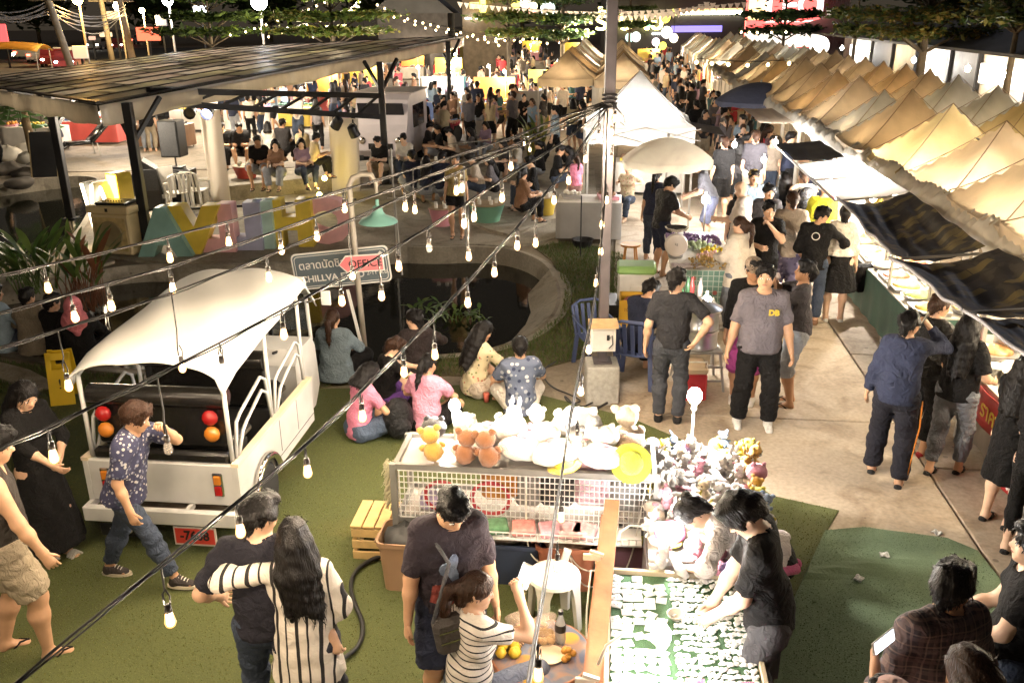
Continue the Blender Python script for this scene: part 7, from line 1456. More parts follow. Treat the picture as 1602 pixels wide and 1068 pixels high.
text('LEO',1.9,EM('board_white',(1,.75,.7),1.1),.02,t,(.55,-.2,.35),(PI/2,0,0),'billboard_word',bold=.04);fr=MB();[fr.box((.55+x,-.18,.35+z),(sx,.04,sz))for x,z,sx,sz in((0,.95,4.0-.6,.07),(0,-.85,3.4,.07),(-1.7,.05,.07,1.8),(1.7,.05,.07,1.8))];fr.build('word_frame',MATS['board_white'],t);b=MB();b.box((0,-.16,-1.55),(w,.03,.8));b.build('pale_strip',EM('board_pale',(.8,.7,.6),.7),t);b=MB();[b.box((x,.3,-3.5),(.25,.25,4.5))for x in(-2,0,2)];b.build('billboard_legs',BLK,t)
t,w,h=box_building('bar_building','black two-storey bar with a glowing strip and yellow neon word',965,1168,-40,74,12,M('bar_black',(.012,.012,.016),.5,var=.3,vs=.3));bt=Vector((t.location.x,74,0))
def onfront(px0,px1,py0,py1,Y,mt,nm,par,dy=-.2):
 a,c=AT(px0,py0,Y),AT(px1,py1,Y);b=MB();b.box(((a.x+c.x)/2-par.location.x,Y-par.location.y+dy,(a.z+c.z)/2),(abs(c.x-a.x),.2,abs(a.z-c.z)));return b.build(nm,mt,par)
onfront(1055,1168,19,22.5,74,EM('led_strip',(1,.92,.55),7),'light_strip',t);onfront(1055,1160,14,19,74,EM('bar_window',(.75,.35,.15),.8),'window',t,-.1);onfront(1052,1058,14,25,74,EM('led_yellow',(.7,.65,.1),2),'light_strip',t);onfront(1050,1128,41,50,74,EM('bar_purple',(.12,.10,.45),1.2),'purple_window',t);onfront(1020,1048,52,54,74,EM('led_white',(1,.95,.85),5),'light_strip',t);onfront(1008,1020,37,42,74,EM('teal_sign',(.25,.8,.65),1.4),'small_sign',t)
tx=text('ร้าน-เฮ',2.0,EM('neon_yellow',(1,.85,.25),6),.05,t,AT(985,34,73.6)-t.location,(PI/2,0,0),'neon_word',bold=.02)
for i,(a,c,Y,r,cc)in enumerate(((1043,51,70,.68,(1,.95,.9)),(1041,28,70,.6,(.9,.75,.08)),(995,58,68,.55,(.9,1,.95)),(985,59,69,.5,(.5,.9,.85)),(1054,60,66,.5,(1,.8,.6)),(1026,66,66,.45,(1,.75,.85)),(1037,72,62,.4,(.95,.8,.1)),(857,14,60,.75,(.75,.95,.9)),(822,4,60,.6,(1,.9,.8)),(835,10,60,.4,(1,.85,.5)),(807,6,60,.5,(.9,.75,.15)),(833,18,60,.4,(1,.4,.3)))):
 t=thing('paper_lantern','%s glowing round lantern hanging before the dark bar, %s from the left'%({0:'white',1:'yellow',2:'pale',3:'teal',4:'peach',5:'pink',6:'lemon',7:'mint',8:'cream',9:'amber',10:'olive yellow',11:'red'}[i],ORD[[q[0]for q in sorted([(1043,0),(1041,1),(995,2),(985,3),(1054,4),(1026,5),(1037,6),(857,7),(822,8),(835,9),(807,10),(833,11)])].index(a)]),'lantern',AT(a,c,Y));b=MB();r*=.62;b.ball((0,0,0),(r,r,r*1.05),14);b.build('shade',EM('lantern_%d'%i,cc,.7),t,True);b=MB();b.cyl((0,0,r),.02,1.2,5);b.build('cord',BLK,t)
FLAG=EM('bunting_glow',(.60,.52,.5),.28);fm=MB();fm.add([(-.16,0,0),(.16,0,0),(0,0,-.32)],[(0,2,1)]);fm.add([(-.16,.012,0),(.16,.012,0),(0,.012,-.32)],[(0,1,2)]);FLM=M('bunting_white',(.66,.60,.58),.7,var=.1,transl=.4);fme=fm.mesh('pennant',FLM)
for i,(x0,y0,x1,y1,n)in enumerate(((715,3,1170,3,44),(850,13,1120,4,30),(960,12,1110,2,18))):
 a,c=AT(x0,y0,52),AT(x1,y1,50);t=thing('bunting','string of small pale pennants across the top, %s of three'%('longest','middle','shortest')[i],'bunting',a);b=MB();d=c-a
 def bp(u):return d*u+Vector((0,0,-.5*math.sin(PI*u)))
 b.tube([bp(u)for u in np.linspace(0,1,16)],.015,4);b.build('line',BLK,t)
 for k in range(n):o=bpy.data.objects.new('pennant',fme);put(o,parent=t,loc=bp((k+.5)/n))
b=MB();w_,X=None,None
t,w,h=box_building('gabled_house','dark house with a gabled roof behind the stage canopy',590,700,22,62,8,M('house_dark',(.05,.045,.045),.8,var=.3));b=MB();b.prism([(-w/2-.4,h),(w/2+.4,h),(0,h+2.2)],-4.4,4.4,rot=Matrix(((1,0,0),(0,0,1),(0,1,0))));b.build('roof',DARKROOF,t)
t,w,h=box_building('sign_building','building with an upright yellow lit sign left of the round trees',722,800,-20,60,8,M('house_brown',(.10,.075,.05),.8,var=.3));onfront(751,760,-10,20,60,EM('yellow_upright',(.8,.75,.05),3),'upright_sign',t);onfront(735,750,4,14,60,EM('warm_window',(.9,.55,.2),.7),'window',t);onfront(728,748,28,30,60,EM('led_white',(1,.95,.85),5),'light_strip',t)
def leaf_tree(p,H,lab,crown,mats,n=2600,trunk=.12,seed=0,lean=(0,0),lim=6,leaf=.16,flat=.35):
 """crown: list of layers (z, radius, thickness)"""
 r=np.random.default_rng(seed);rr=random.Random(seed);t=thing('tree',lab,'tree',p);b=MB();b.tube([(0,0,0),(lean[0]*.4,lean[1]*.4,H*.45),(lean[0],lean[1],H*.96)],[trunk,trunk*.75,trunk*.2],9);b.build('trunk',M('bark',(.12,.095,.065),.9,var=.3,bump=.6,bs=14),t,True)
 b=MB();V=[];F_=[];mi=[]
 for(z,R_,th)in crown:
  k=z/H;c=Vector((lean[0]*k,lean[1]*k,z));tips=[]
  for i in range(lim):
   a=2*PI*(i+rr.random()*.7)/lim;q=R_*rr.uniform(.6,1.05);tip=c+Vector((math.cos(a)*q,math.sin(a)*q,th*.3));b.tube([c-Vector((0,0,R_*.25)),c.lerp(tip,.5)+Vector((0,0,-.03*R_)),tip],[trunk*.35,trunk*.2,trunk*.06],5);tips.append((c,tip))
  m=int(n*R_*R_/sum(q[1]**2 for q in crown))
  for i in range(m):
   c0,tp=tips[rr.randrange(lim)];u=rr.random()**.6;q=c0.lerp(tp,u)+Vector((rr.gauss(0,R_*.14),rr.gauss(0,R_*.14),rr.gauss(0,th*.28)))
   s=leaf*rr.uniform(.6,1.3);d=Vector((rr.gauss(0,1),rr.gauss(0,1),rr.gauss(0,flat))).normalized();e=d.cross(Vector((rr.gauss(0,.5),rr.gauss(0,.5),1))).normalized();V+=[q-d*s,q+e*s*.45,q+d*s,q-e*s*.45];F_.append((len(V)-4,len(V)-3,len(V)-2,len(V)-1));mi.append(rr.randrange(len(mats)))
 b.build('limbs',MATS['bark'],t,True);cb=MB();cb.v=[tuple(q)for q in V];cb.f=F_;cb.mi=mi;cb.build('crown',mats,t);return t
LV=lambda n,c:M('tree_'+n,c,.55,var=.25,vs=1.5,bump=0,transl=.3)
GA,GB,GC,GY,GO=LV('deep',(.035,.065,.018)),LV('mid',(.06,.10,.025)),LV('bright',(.11,.17,.03)),LV('yellow',(.16,.16,.035)),LV('ochre',(.20,.14,.03))
for px_,yb,Y,R_,lay,mts,n_,tk_,sd,lf,lab in((1447,62,26,2.2,4,[GA,GY,GO,GB],7500,.15,1,.10,'broad yellow-green tree standing between the tents and shops'),(1592,40,21,1.2,3,[GA,GB,GY],1500,.11,2,.12,'slender pale-barked tree at the right edge before the brick shop'),(1226,58,44,1.9,4,[GA,LV('ink',(.02,.04,.018)),GA],3600,.10,3,.18,'dark layered tree in front of the red billboard'),(1338,58,32,1.1,4,[GA,GB,GY],2000,.08,4,.13,'thin layered tree left of the broad yellow tree'),(520,60,44,3.0,4,[GC,GB,GY,GC],5200,.12,5,.2,'bright green layered tree rising behind the stage canopy roof'),(330,60,52,3.2,4,[GB,GA,GB,GC],4800,.12,6,.22,'dark green layered tree left of the bright one behind the canopy'),(880,64,48,2.0,5,[GB,GA,LV('blue',(.05,.10,.06)),GB],5200,.14,7,.17,'round bushy tree left of the steel pole top'),(795,62,46,1.7,4,[GC,GY,GB],3000,.09,8,.17,'young layered tree with yellow-green sprays left of the bushy one'),(985,48,66,2.2,4,[GA,GB],3000,.12,9,.2,'dark leafy tree partly hiding the yellow neon word')):
 q=AT(px_,yb,Y);z0=q.z;k=Y/44;cr_=[(z0+.25*k+.55*k*i+.12*i*i,R_*(1-.13*abs(i-.6)),.30+.05*i)for i in range(lay)]
 leaf_tree((q.x,q.y,0),cr_[-1][0]+.4,lab,cr_,mts,n_,tk_,sd,leaf=lf)
t=thing('palm_tree','short palm with drooping fronds on the left bank behind the pond','palm',P(58,262));b=MB();b.tube([(0,0,0),(-.05,0,1.0),(-.12,0,1.9)],[.16,.12,.11],10);b.build('trunk',M('palm_bark',(.16,.11,.06),.9,var=.3,bump=.8,bs=20),t,True)
r=random.Random(5)
for i in range(16):
 a=i*2.4;el=r.uniform(-.1,.9);d=Vector((math.cos(a),math.sin(a),0));b=MB();pts=[Vector((-.12,0,1.9))+d*(1.15*u*math.cos(el*.6))+Vector((0,0,math.sin(el)*.7*u-.95*u*u))for u in np.linspace(0,1,9)]
 for q,q2 in zip(pts,pts[1:]):
  sd=Vector((-d.y,d.x,0))
  for s in(-1,1):w_=.26;c=q+sd*s*w_+Vector((0,0,-.12))+d*.1;b.add([q,q.lerp(q2,.7),c],[(0,1,2)])
 b.tube(pts,.012,4);b.build('frond',LV('palm',(.05,.10,.03)),t)
ASPH=mat_concrete('asphalt',(.04,.04,.042),(.07,.07,.07),(.03,.03,.03));b=MB();q=[Vector((-150,86,0)),Vector((-22,96,0)),Vector((-22,128,0)),Vector((-150,118,0))];b.prism([(p.x,p.y)for p in q],-.02,.03);o=b.build('street',ASPH);tag(o,kind='structure')
TL=EM('tail_glow',(1,.06,.03),9);HLm=EM('head_glow',(1,.9,.72),16)
def car(p,rz,mt,lab,toward):
 t=thing('parked_car',lab,'car',p,rz);XZ=Matrix(((0,0,1),(1,0,0),(0,1,0)));b=MB();b.prism([(-2.1,.3),(2.1,.3),(2.15,.75),(1.2,.95),(.7,1.42),(-1.1,1.45),(-1.7,1.0),(-2.15,.9)],-.85,.85,rot=XZ);b.build('body',mt,t);b=MB();b.prism([(1.1,.98),(.66,1.36),(-1.05,1.38),(-1.55,1.0)],-.86,.86,rot=XZ);b.build('windows',MATS['van_glass'],t)
 for s in(-1,1):
  for y in(-1.35,1.35):b=MB();b.lathe([(.0001,-.1),(.32,-.1),(.32,.1),(.0001,.1)],(s*.78,y,.32),14,rot=Matrix.Rotation(PI/2,3,'Y'));b.build('wheel',RUB,t)
  b=MB();b.box((s*.6,-2.14,.72),(.3,.06,.14));b.build('rear_light',TL,t);b=MB();b.ball((s*.6,2.12,.66),(.16,.07,.10),8);b.build('headlight',HLm,t,True)
cp=[(62,97,20,(.3,.3,.32)),(85,104,200,(.25,.03,.03)),(105,99,20,(.45,.43,.4)),(152,78,190,(.4,.4,.4)),(175,74,200,(.05,.05,.06)),(192,78,185,(.3,.05,.05)),(165,70,10,(.4,.38,.35)),(110,108,195,(.35,.06,.06)),(40,92,20,(.3,.3,.3)),(205,70,10,(.4,.4,.42))]
for i,(a,c,rz,col)in enumerate(cp):
 q=P(a,max(c,70));car(q,R(rz),M('car_paint_%d'%i,col,.3,var=.05,coat=.5),'%s car with lit lamps in the street traffic, %s from the left'%(('grey','red','pale','silver','black','dark red','cream','maroon','dull grey','light grey')[i],ORD[sorted(cp).index(cp[i])]),0)
UPM=M('utility_pole',(.26,.21,.15),.9,var=.2)
for i,(x0,y0,x1,y1,Y,r)in enumerate(((72,-10,108,96,62,.24),(157,-5,172,76,90,.26),(186,-5,202,68,84,.3))):
 a,c=AT(x0,y0,Y),AT(x1,y1,Y);g=c+(c-a)*((c.z)/(a.z-c.z));t=thing('utility_pole','leaning concrete utility pole in the dark street, %s of three'%('leftmost and nearest','middle','rightmost')[i],'pole',(g.x,g.y,0));e=a+(a-c)*.7-g;e=Vector((e.x,e.y,e.z));b=MB();b.tube([(0,0,0),e],[r*1.1,r*.8],8);b.build('shaft',UPM,t,True);b=MB();m_=(a-Vector((g.x,g.y,0)));b.bar(m_+Vector((-1.2,0,-.4)),m_+Vector((1.2,0,-.4)),.12);b.build('crossarm',UPM,t)
wr_=random.Random(3)
for i,(ya,yb,sg)in enumerate(((12,8,1.2),(18,20,1.6),(22,14,1.0),(9,16,2.2),(26,24,.8),(4,12,1.4))):
 a,c=AT(-40,ya,58),AT(74,3+i*4,62);e=AT(196,yb,84);b=MB();b.tube([a.lerp(c,u)-Vector((0,0,sg*math.sin(PI*u)*.4))for u in np.linspace(0,1,8)]+[c.lerp(e,u)-Vector((0,0,sg*math.sin(PI*u)*.8))for u in np.linspace(0,1,12)][1:],.035,4);o=b.build('power_line',M('wire_grey',(.20,.18,.17),.6,var=0));tag(o,'grey power line strung between the utility poles, %s from the top'%ORD[i],'power line','power lines over the street')
for i,(x0,x1,y0,y1,Y,cc,s,lab)in enumerate(((-5,15,38,70,80,(.55,.05,.05),1.0,'red lit shop sign at the left edge of the street'),(212,252,43,64,80,(.62,.10,.05),.8,'red and orange banner beyond the street'),(155,176,51,58,95,(.6,.42,.26),.6,'small cream lit sign over the traffic'),(166,190,18,30,90,(.5,.32,.2),.6,'brownish lit sign between the two far poles'),(242,262,24,41,86,(.20,.20,.22),.4,'pale square sign beside the street lamp'),(302,326,10,22,80,(.9,.95,.95),3.0,'glaring white lit sign among the trees'),(138,150,57,63,92,(.4,.25,.2),.5,'faint brown sign behind the traffic'),(112,139,72,92,66,(.42,.36,.28),.35,'blank back of a rounded road sign'))):
 a,c=AT(x0,y0,Y),AT(x1,y1,Y);t=thing('street_sign',lab,'sign',((a.x+c.x)/2,Y,0));b=MB();b.box((0,0,(a.z+c.z)/2),(c.x-a.x,.15,a.z-c.z),bev=.1);b.build('panel',EM('sg_%d'%i,cc,s),t);b=MB();b.box((0,.1,c.z/2),(.15,.1,max(.2,c.z)));b.build('sign_post',BLK,t)
for i,(a,c,Y,s,cc)in enumerate(((121,0,66,.35,(1,.55,.15)),(184,10,86,.4,(1,.75,.35)),(222,17,86,.25,(1,.75,.35)),(262,1,70,.4,(.9,.95,1)),(405,3,62,.55,(.9,.95,1)))):
 q=AT(a,c,Y);t=thing('street_lamp','%s street lamp glowing above the left background, %s from the left'%(('orange','amber','small amber','white','large white')[i],ORD[i]),'street lamp',(q.x,q.y,0));b=MB();b.ball((0,0,q.z),s,10);b.build('lamp_head',EM('lamp_head_%d'%i,cc,25),t,True);b=MB();b.cyl((0,.2,0),.08,q.z,8);b.build('lamp_post',UPM,t);lamp(t,(0,-.6,q.z-.3),900,cc,.3)
t=thing('yellow_canopy','yellow tarpaulin canopy over a stall at the far left street side','canopy',P(28,122));b=MB();w=4.6;b.grid(lambda u,v:((u-.5)*w,(v-.5)*2.4,2.0+.45*math.sin(PI*v)-.2*(2*u-1)**2),8,6);o=b.build('canopy_cloth',paint('canopy_yellow',(.60,.36,.07),transl=.4),t,True);thick(o,.02);b=MB();[b.cyl((x*2.1,y*1.0,0),.03,2.0,6)for x in(-1,1)for y in(-1,1)];b.build('poles',LEGM,t);lamp(t,(0,0,1.6),60,(1,.75,.4),.1);b=MB();b.ball((0,0,1.6),.1,8);b.build('bulb',LAMPY,t,True)
pt=MB();tb_=0
rr=random.Random(21)
SB=EM('fairy_bulb',(1,.70,.32),8);mb=MB();mb.ball((0,0,0),.05,8);fbm=mb.mesh('fairy_bulb',SB,True)
for k,(pts,n)in enumerate((([(398,42),(470,18),(520,-5)],9),([(420,55),(500,30),(560,8)],9),([(490,55),(540,22),(562,0)],8),([(590,5),(640,28),(690,40),(770,62),(830,58),(900,35)],22),([(600,18),(660,40),(720,52),(780,68)],12),([(360,52),(420,40),(470,45)],6),([(740,52),(800,62),(870,66),(920,44)],11),([(1090,92),(1130,95),(1180,97),(1235,94)],6),([(1160,47),(1185,48),(1230,47)],5))):
 Y=48 if k<7 else 26 if k==7 else 42;q=[AT(a,c,Y)for a,c in pts];seg=[]
 for u in np.linspace(0,1,n):s_=u*(len(q)-1);i=min(int(s_),len(q)-2);seg.append(q[i].lerp(q[i+1],s_-i))
 b=MB();b.tube(seg,.012,4);o=b.build('fairy_light_cable',BLK);tag(o,'far string of small warm lights %s'%('from the far left up past the bright tree','low across the bright tree','steep up the bright tree','long and sagging over the gabled house','below the long sagging one','short beside the large street lamp','before the round bushy tree','over the aisle-side tents','in front of the red billboard')[k],'light string')
 for p in seg:o=bpy.data.objects.new('fairy_bulb',fbm);put(o,loc=p-Vector((0,0,.1)));tag(o,'tiny warm bulb on the %s of the far light strings'%ORD[k],'bulb','fairy bulbs on string %s'%ORD[k])
 if k<7:lamp(o,(0,0,-.3),420,(1,.80,.5),.1)
b=MB();r=random.Random(8);V=[]
tl=leaf_tree(AT(200,60,150)*0+Vector((-75,150,0)),9,'dark tall tree beyond the far left street',[(4,6,3),(6,8,3),(8,5,2)],[GA],1800,.3,31,leaf=.7)
for i,(x,y)in enumerate(((-110,150),(-52,140),(-95,165),(-38,150),(-125,140),(-62,165),(52,110),(70,95),(38,130),(20,140),(2,150),(-18,140))):
 o=copy_tree(tl);o.location=(x,y,0);o.rotation_euler.z=i*1.3;o.scale=(1+.1*(i%3),)*3;o['label']='dark tall tree closing the far %s background, %s of that side'%(('left',ORD[i+1])if x<-30 else('right',ORD[i-6])if i>5 else('left',ORD[i]));o['group']='dark trees closing the far background'
 # people
def CL(n,c,rough=.85):
 k='fabric_'+n
 if k in MATS:return MATS[k]
 m,nn,l,b=newmat(k);a=nz(nn,l,5,4,dist=.8);f=nz(nn,l,260,2);w=nz(nn,l,13,3,dist=1.6)
 r=ramp(nn,[(.3,tuple(x*.82 for x in c)),(.7,tuple(min(1,x*1.16)for x in c))]);l.new(a.outputs['Fac'],r.inputs[0]);l.new(r.outputs[0],b.inputs['Base Color']);b.inputs['Roughness'].default_value=rough;b.inputs['Specular IOR Level'].default_value=.25
 h=math_(nn,l,'ADD',math_(nn,l,'MULTIPLY',f.outputs['Fac'],.12),w.outputs['Fac']);bumpn(nn,l,b,h,.8,.045);MATS[k]=m;return m
def stripes(n,c1,c2,per,w,ax,wob=.02,second=None):
 m,nn,l,b=newmat('fabric_'+n);tc=nn.new('ShaderNodeTexCoord');s=nn.new('ShaderNodeSeparateXYZ');l.new(tc.outputs['Object'],s.inputs[0]);a=nz(nn,l,4,2)
 v=math_(nn,l,'ADD',s.outputs[ax],math_(nn,l,'MULTIPLY',a.outputs['Fac'],wob));f=math_(nn,l,'LESS_THAN',math_(nn,l,'FRACT',math_(nn,l,'DIVIDE',v,per)),w)
 if second:f=math_(nn,l,'MAXIMUM',f,math_(nn,l,'LESS_THAN',math_(nn,l,'FRACT',math_(nn,l,'ADD',math_(nn,l,'DIVIDE',v,per*1.0),.5)),second))
 l.new(mixc(nn,l,f,c1,c2),b.inputs['Base Color']);b.inputs['Roughness'].default_value=.85;w_=nz(nn,l,14,3,dist=1.4);bumpn(nn,l,b,w_.outputs['Fac'],.45,.03);return m
def plaid(n,c,c2,c3):
 m,nn,l,b=newmat('fabric_'+n);tc=nn.new('ShaderNodeTexCoord');s=nn.new('ShaderNodeSeparateXYZ');l.new(tc.outputs['Object'],s.inputs[0]);col=c
 x=None
 for ax,per,cc in((0,.062,c2),(2,.062,c2),(0,.062,c3),(2,.062,c3)):
  off=.0 if cc is c2 else.5;f=math_(nn,l,'LESS_THAN',math_(nn,l,'FRACT',math_(nn,l,'ADD',math_(nn,l,'DIVIDE',s.outputs[ax],per),off)),.34 if cc is c2 else.12);x=mixc(nn,l,math_(nn,l,'MULTIPLY',f,.6),c if x is None else x,cc)
 l.new(x,b.inputs['Base Color']);b.inputs['Roughness'].default_value=.85;w_=nz(nn,l,14,3,dist=1.4);bumpn(nn,l,b,w_.outputs['Fac'],.5,.03);return m
def floral(n,base,cols,sc,th=.35):
 m,nn,l,b=newmat('fabric_'+n);tc=nn.new('ShaderNodeTexCoord');v=nn.new('ShaderNodeTexVoronoi');v.inputs['Scale'].default_value=sc;l.new(tc.outputs['Object'],v.inputs['Vector']);s=nn.new('ShaderNodeSeparateColor');l.new(v.outputs['Color'],s.inputs[0])
 r=ramp(nn,[(i/len(cols),c)for i,c in enumerate(cols)],'CONSTANT');l.new(s.outputs[0],r.inputs[0]);f=math_(nn,l,'LESS_THAN',v.outputs['Distance'],th);g=math_(nn,l,'GREATER_THAN',s.outputs[1],.35)
 l.new(mixc(nn,l,math_(nn,l,'MULTIPLY',f,g),base,r.outputs[0]),b.inputs['Base Color']);b.inputs['Roughness'].default_value=.8;w_=nz(nn,l,14,3,dist=1.4);bumpn(nn,l,b,w_.outputs['Fac'],.4,.03);return m
BK,NV,CH,GY_=CL('black',(.008,.0075,.008)),CL('navy',(.022,.027,.052)),CL('charcoal',(.035,.032,.034)),CL('grey',(.13,.12,.13))
WH_,PK,BE,DN,JN,KH=CL('white',(.68,.63,.56)),CL('pink',(.72,.24,.36)),CL('beige',(.48,.40,.32)),CL('denim_light',(.30,.32,.36)),CL('denim_dark',(.05,.065,.10)),CL('khaki',(.34,.28,.20))
GJ,LB,YL_,RD,PU,BR_=CL('denim_grey',(.16,.17,.19)),CL('light_blue',(.26,.34,.42)),CL('yellow',(.68,.62,.04)),CL('red',(.45,.05,.06)),CL('purple',(.30,.05,.20)),CL('brown',(.22,.12,.07))
SW,SB_=CL('shoe_white',(.66,.64,.60)),CL('shoe_black',(.015,.015,.016),.5)
ft_=lambda a,c:P(a,c)
hd_=lambda a,c,z:P(a,c,z)
def walk(a=.30,w=.09):return[(-w,a,.07),(w,-a,.13)]
SITG=dict(pz=.13,feet=[(.14,.32,.07),(-.14,.38,.07)],knees=[(-1,.25,.35),(1,.25,.35)])
SITC=dict(pz=.47,feet=[(-.12,.40,.065),(.12,.42,.065)],knees=[(-.25,1,.6),(.25,1,.6)])
LAP=[(-.13,.34,.30),(.13,.36,.30)]
PE={}
def pp(key,label,pos,yaw,**k):
 PE[key]=person(label,pos,yaw,**k);return PE[key]
 # foreground
pp('tank','man in a dark grey tank top, khaki cargo shorts and flip-flops at the left edge',ft_(46,1026),-58,H=1.72,fat=1.12,sk=1,res=.013,lean=4,feet=[(-.13,-.12,.065),(.12,.12,.065)],hands=[(-.28,.10,.82),(.25,.22,.84)],elbows=[(-.4,-1,0),(.5,-1,0)],head=(5,-15),top=('tank',CL('tank_grey',(.045,.038,.034)),0,.86),bottom=('shorts',KH,.92),hair=('crop','black'),shoes=('flip',BK))
pp('blackw','long-haired woman all in black with white-striped slides beside the tank-top man',ft_(88,872),-118,H=1.58,fem=True,sk=0,res=.013,feet=[(-.07,.06,.065),(.08,-.04,.065)],hands=[(-.05,.26,1.0),(.12,.42,1.06)],elbows=[(-1,-.5,0),(1,-.6,0)],head=(-5,-28),curl=((30,40,25),(20,30,20)),top=('tee',BK,1.3,.84),bottom=('skirt',BK,.16,.27),hair=('straight','black'),shoes=('slide',SW))
pp('boy','boy in a patterned navy shirt walking past the cart with a hand at his mouth',ft_(222,914),-92,H=1.56,sk=1,res=.013,lean=15,feet=[(-.09,-.30,.10),(.09,.36,.07)],knees=[(-.1,1,.1),(.1,1,.1)],hands=[(-.03,.38,1.44),(.24,.14,.84)],elbows=[(-.7,.9,-1),(.3,-1,0)],curl=((60,60,40),(20,30,20)),head=(0,-6),top=('loose',floral('navy_print',(.030,.032,.075),[(.34,.34,.38),(.12,.13,.2),(.40,.38,.36)],34,.42),.85,.84),bottom=('jeans',JN,1.88),hair=('thick','brown'),shoes=('sneaker',CL('sneaker_brown',(.06,.05,.05)),M('sole_cream',(.62,.54,.42),.6)))
hug=hd_(396,806,1.60);hug2=hd_(462,842,1.50)
pp('hugman','short-haired man in a navy tee with his arm around the striped-blouse woman',hug,4,H=1.72,sk=0,res=.013,hands=[(-.28,.16,.98),(.40,-.16,.82)],elbows=[(-.6,-1,0),(.8,-.5,-.2)],palms=[None,(0,1,.1)],head=(-35,-12,6),feet=stand(.12),top=('tee',CL('ink_tee',(.022,.021,.03)),.85,.86),bottom=('jeans',JN,1.9),hair=('short','black'),shoes=('sneaker',SB_),curl=((18,26,18),(30,30,20)))
pp('stripew','long-haired woman in a long black-striped white blouse seen from behind',hug2,-2,H=1.60,fem=True,sk=3,res=.013,fat=.96,hands=[(-.36,.12,1.36),(.12,.22,.96)],elbows=[(-.5,-.9,.1),(.7,-.8,0)],head=(14,-10,-4),top=('loose',stripes('stripe_blouse',(.70,.63,.55),(.015,.013,.013),.125,.16,0,.03,.09),1.6,.66),bottom=('pants',floral('navy_speckle',(.015,.017,.028),[(.3,.3,.32),(.1,.1,.14)],40,.22),1.9),hair=('long','black'),shoes=('flat',SB_))
vp=hd_(694,786,1.56)+Vector((0,.10,0))
pp('vendor','stocky man in a dark printed tee looking down in front of the toy rack',vp,197,H=1.70,fat=1.08,belly=.015,sk=1,res=.013,lean=6,head=(8,-34),hands=[(-.26,.10,.82),(.27,.12,.84)],elbows=[(-.5,-.8,0),(.5,-.8,0)],feet=[(-.13,0,.065),(.13,.05,.065)],top=('tee',CL('plum_tee',(.038,.030,.040)),.9,.85),bottom=('shorts',NV,1.0),hair=('crop','black'),shoes=('flip',BK))
gp=hd_(727,898,1.20)
pp('phonegirl','woman in a black-and-white striped tee with a ponytail sitting and holding up a phone',gp,-58,H=1.60,fem=True,sk=0,res=.013,**SITC,hands=[(-.12,.34,.62),(.17,.27,1.12)],elbows=[(-.8,-.4,-.6),(.5,.3,-1)],curl=((20,26,18),(45,50,30)),palms=[None,(-1,.1,.2)],head=(-22,-8),lean=4,top=('tee',stripes('tee_stripe',(.72,.66,.60),(.012,.012,.014),.042,.22,2,.03),.62,.84),bottom=('jeans',CL('denim_blue',(.13,.15,.21)),1.9),hair=('pony','brown'),shoes=('sneaker',SW))
stool((gp.x,gp.y-.02,0),'white plastic stool under the woman in the striped tee',.44,.8)
bm_p=hd_(1222,800,1.60)
pp('lookdown','tall man in a plain black tee and grey jeans looking down beside the trinket table',bm_p,78,H=1.76,sk=3,res=.013,lean=10,head=(12,-38),hands=[(-.06,.30,.90),(.08,.30,.88)],elbows=[(-.8,-.8,0),(.8,-.8,0)],feet=[(-.12,.08,.065),(.12,-.06,.065)],top=('tee',BK,.82,.86),bottom=('jeans',CL('denim_black',(.06,.06,.065)),1.92),hair=('thick','black'),shoes=('sneaker',SB_))
lp=P(1225,905,0.95);lp=RW(1.10,5.06)
pp('leaner','woman in a pale top with tied-back hair bending low over the toy heap',lp,84,H=1.58,fem=True,sk=3,res=.013,lean=60,pz=.86,head=(0,-10),hands=[(-.20,.62,.86),(.22,.60,.70)],elbows=[(-1,-.2,.3),(1,-.2,.2)],top=('loose',CL('pale_top',(.58,.53,.50)),1.2,.90),bottom=('pants',BK,1.9),hair=('bun','black'),shoes=('sneaker',SW))
pl=hd_(1487,918,1.58)
pp('plaid','man in a dark plaid shirt seen from behind with head turned right',pl,14,H=1.70,sk=2,res=.013,fat=1.06,head=(-62,-6),hands=[(-.28,.1,.85),(.26,.22,.98)],top=('loose',plaid('plaid_shirt',(.040,.030,.036),(.11,.075,.075),(.19,.13,.11)),1.8,.82),bottom=('jeans',JN,1.9),hair=('thick','black'),shoes=('sneaker',SB_))
bw=hd_(1532,1052,1.55)
pp('brownhair','brown-haired person at the bottom right corner photographing with a white phone',bw,12,H=1.64,fem=True,sk=2,res=.013,head=(10,-15),hands=[(-.18,.42,1.34),(.22,.38,1.2)],elbows=[(-1,-.3,-.8),(1,-.3,-.8)],top=('tee',KH,.8),bottom=('jeans',JN,1.9),hair=('long','brown'),shoes=('sneaker',SB_))
pp('partial','person in a black tee and jeans cut by the right edge of the picture',hd_(1622,852,1.56),60,H=1.68,sk=3,res=.013,hands=[(-.1,.3,1.0),(.14,.32,.98)],top=('tee',BK,.6),bottom=('jeans',JN,1.9),hair=('short','black'),shoes=('sneaker',SB_))
pp('capkid','person in a pale pink cap at the bottom edge beside the plaid-shirt man',hd_(1398,1096,1.55),20,H=1.62,sk=1,res=.015,top=('tee',PK,.6),bottom=('jeans',JN,1.9),hair=('cap','black',CL('cap_pink',(.62,.42,.40))),shoes=('sneaker',SB_))
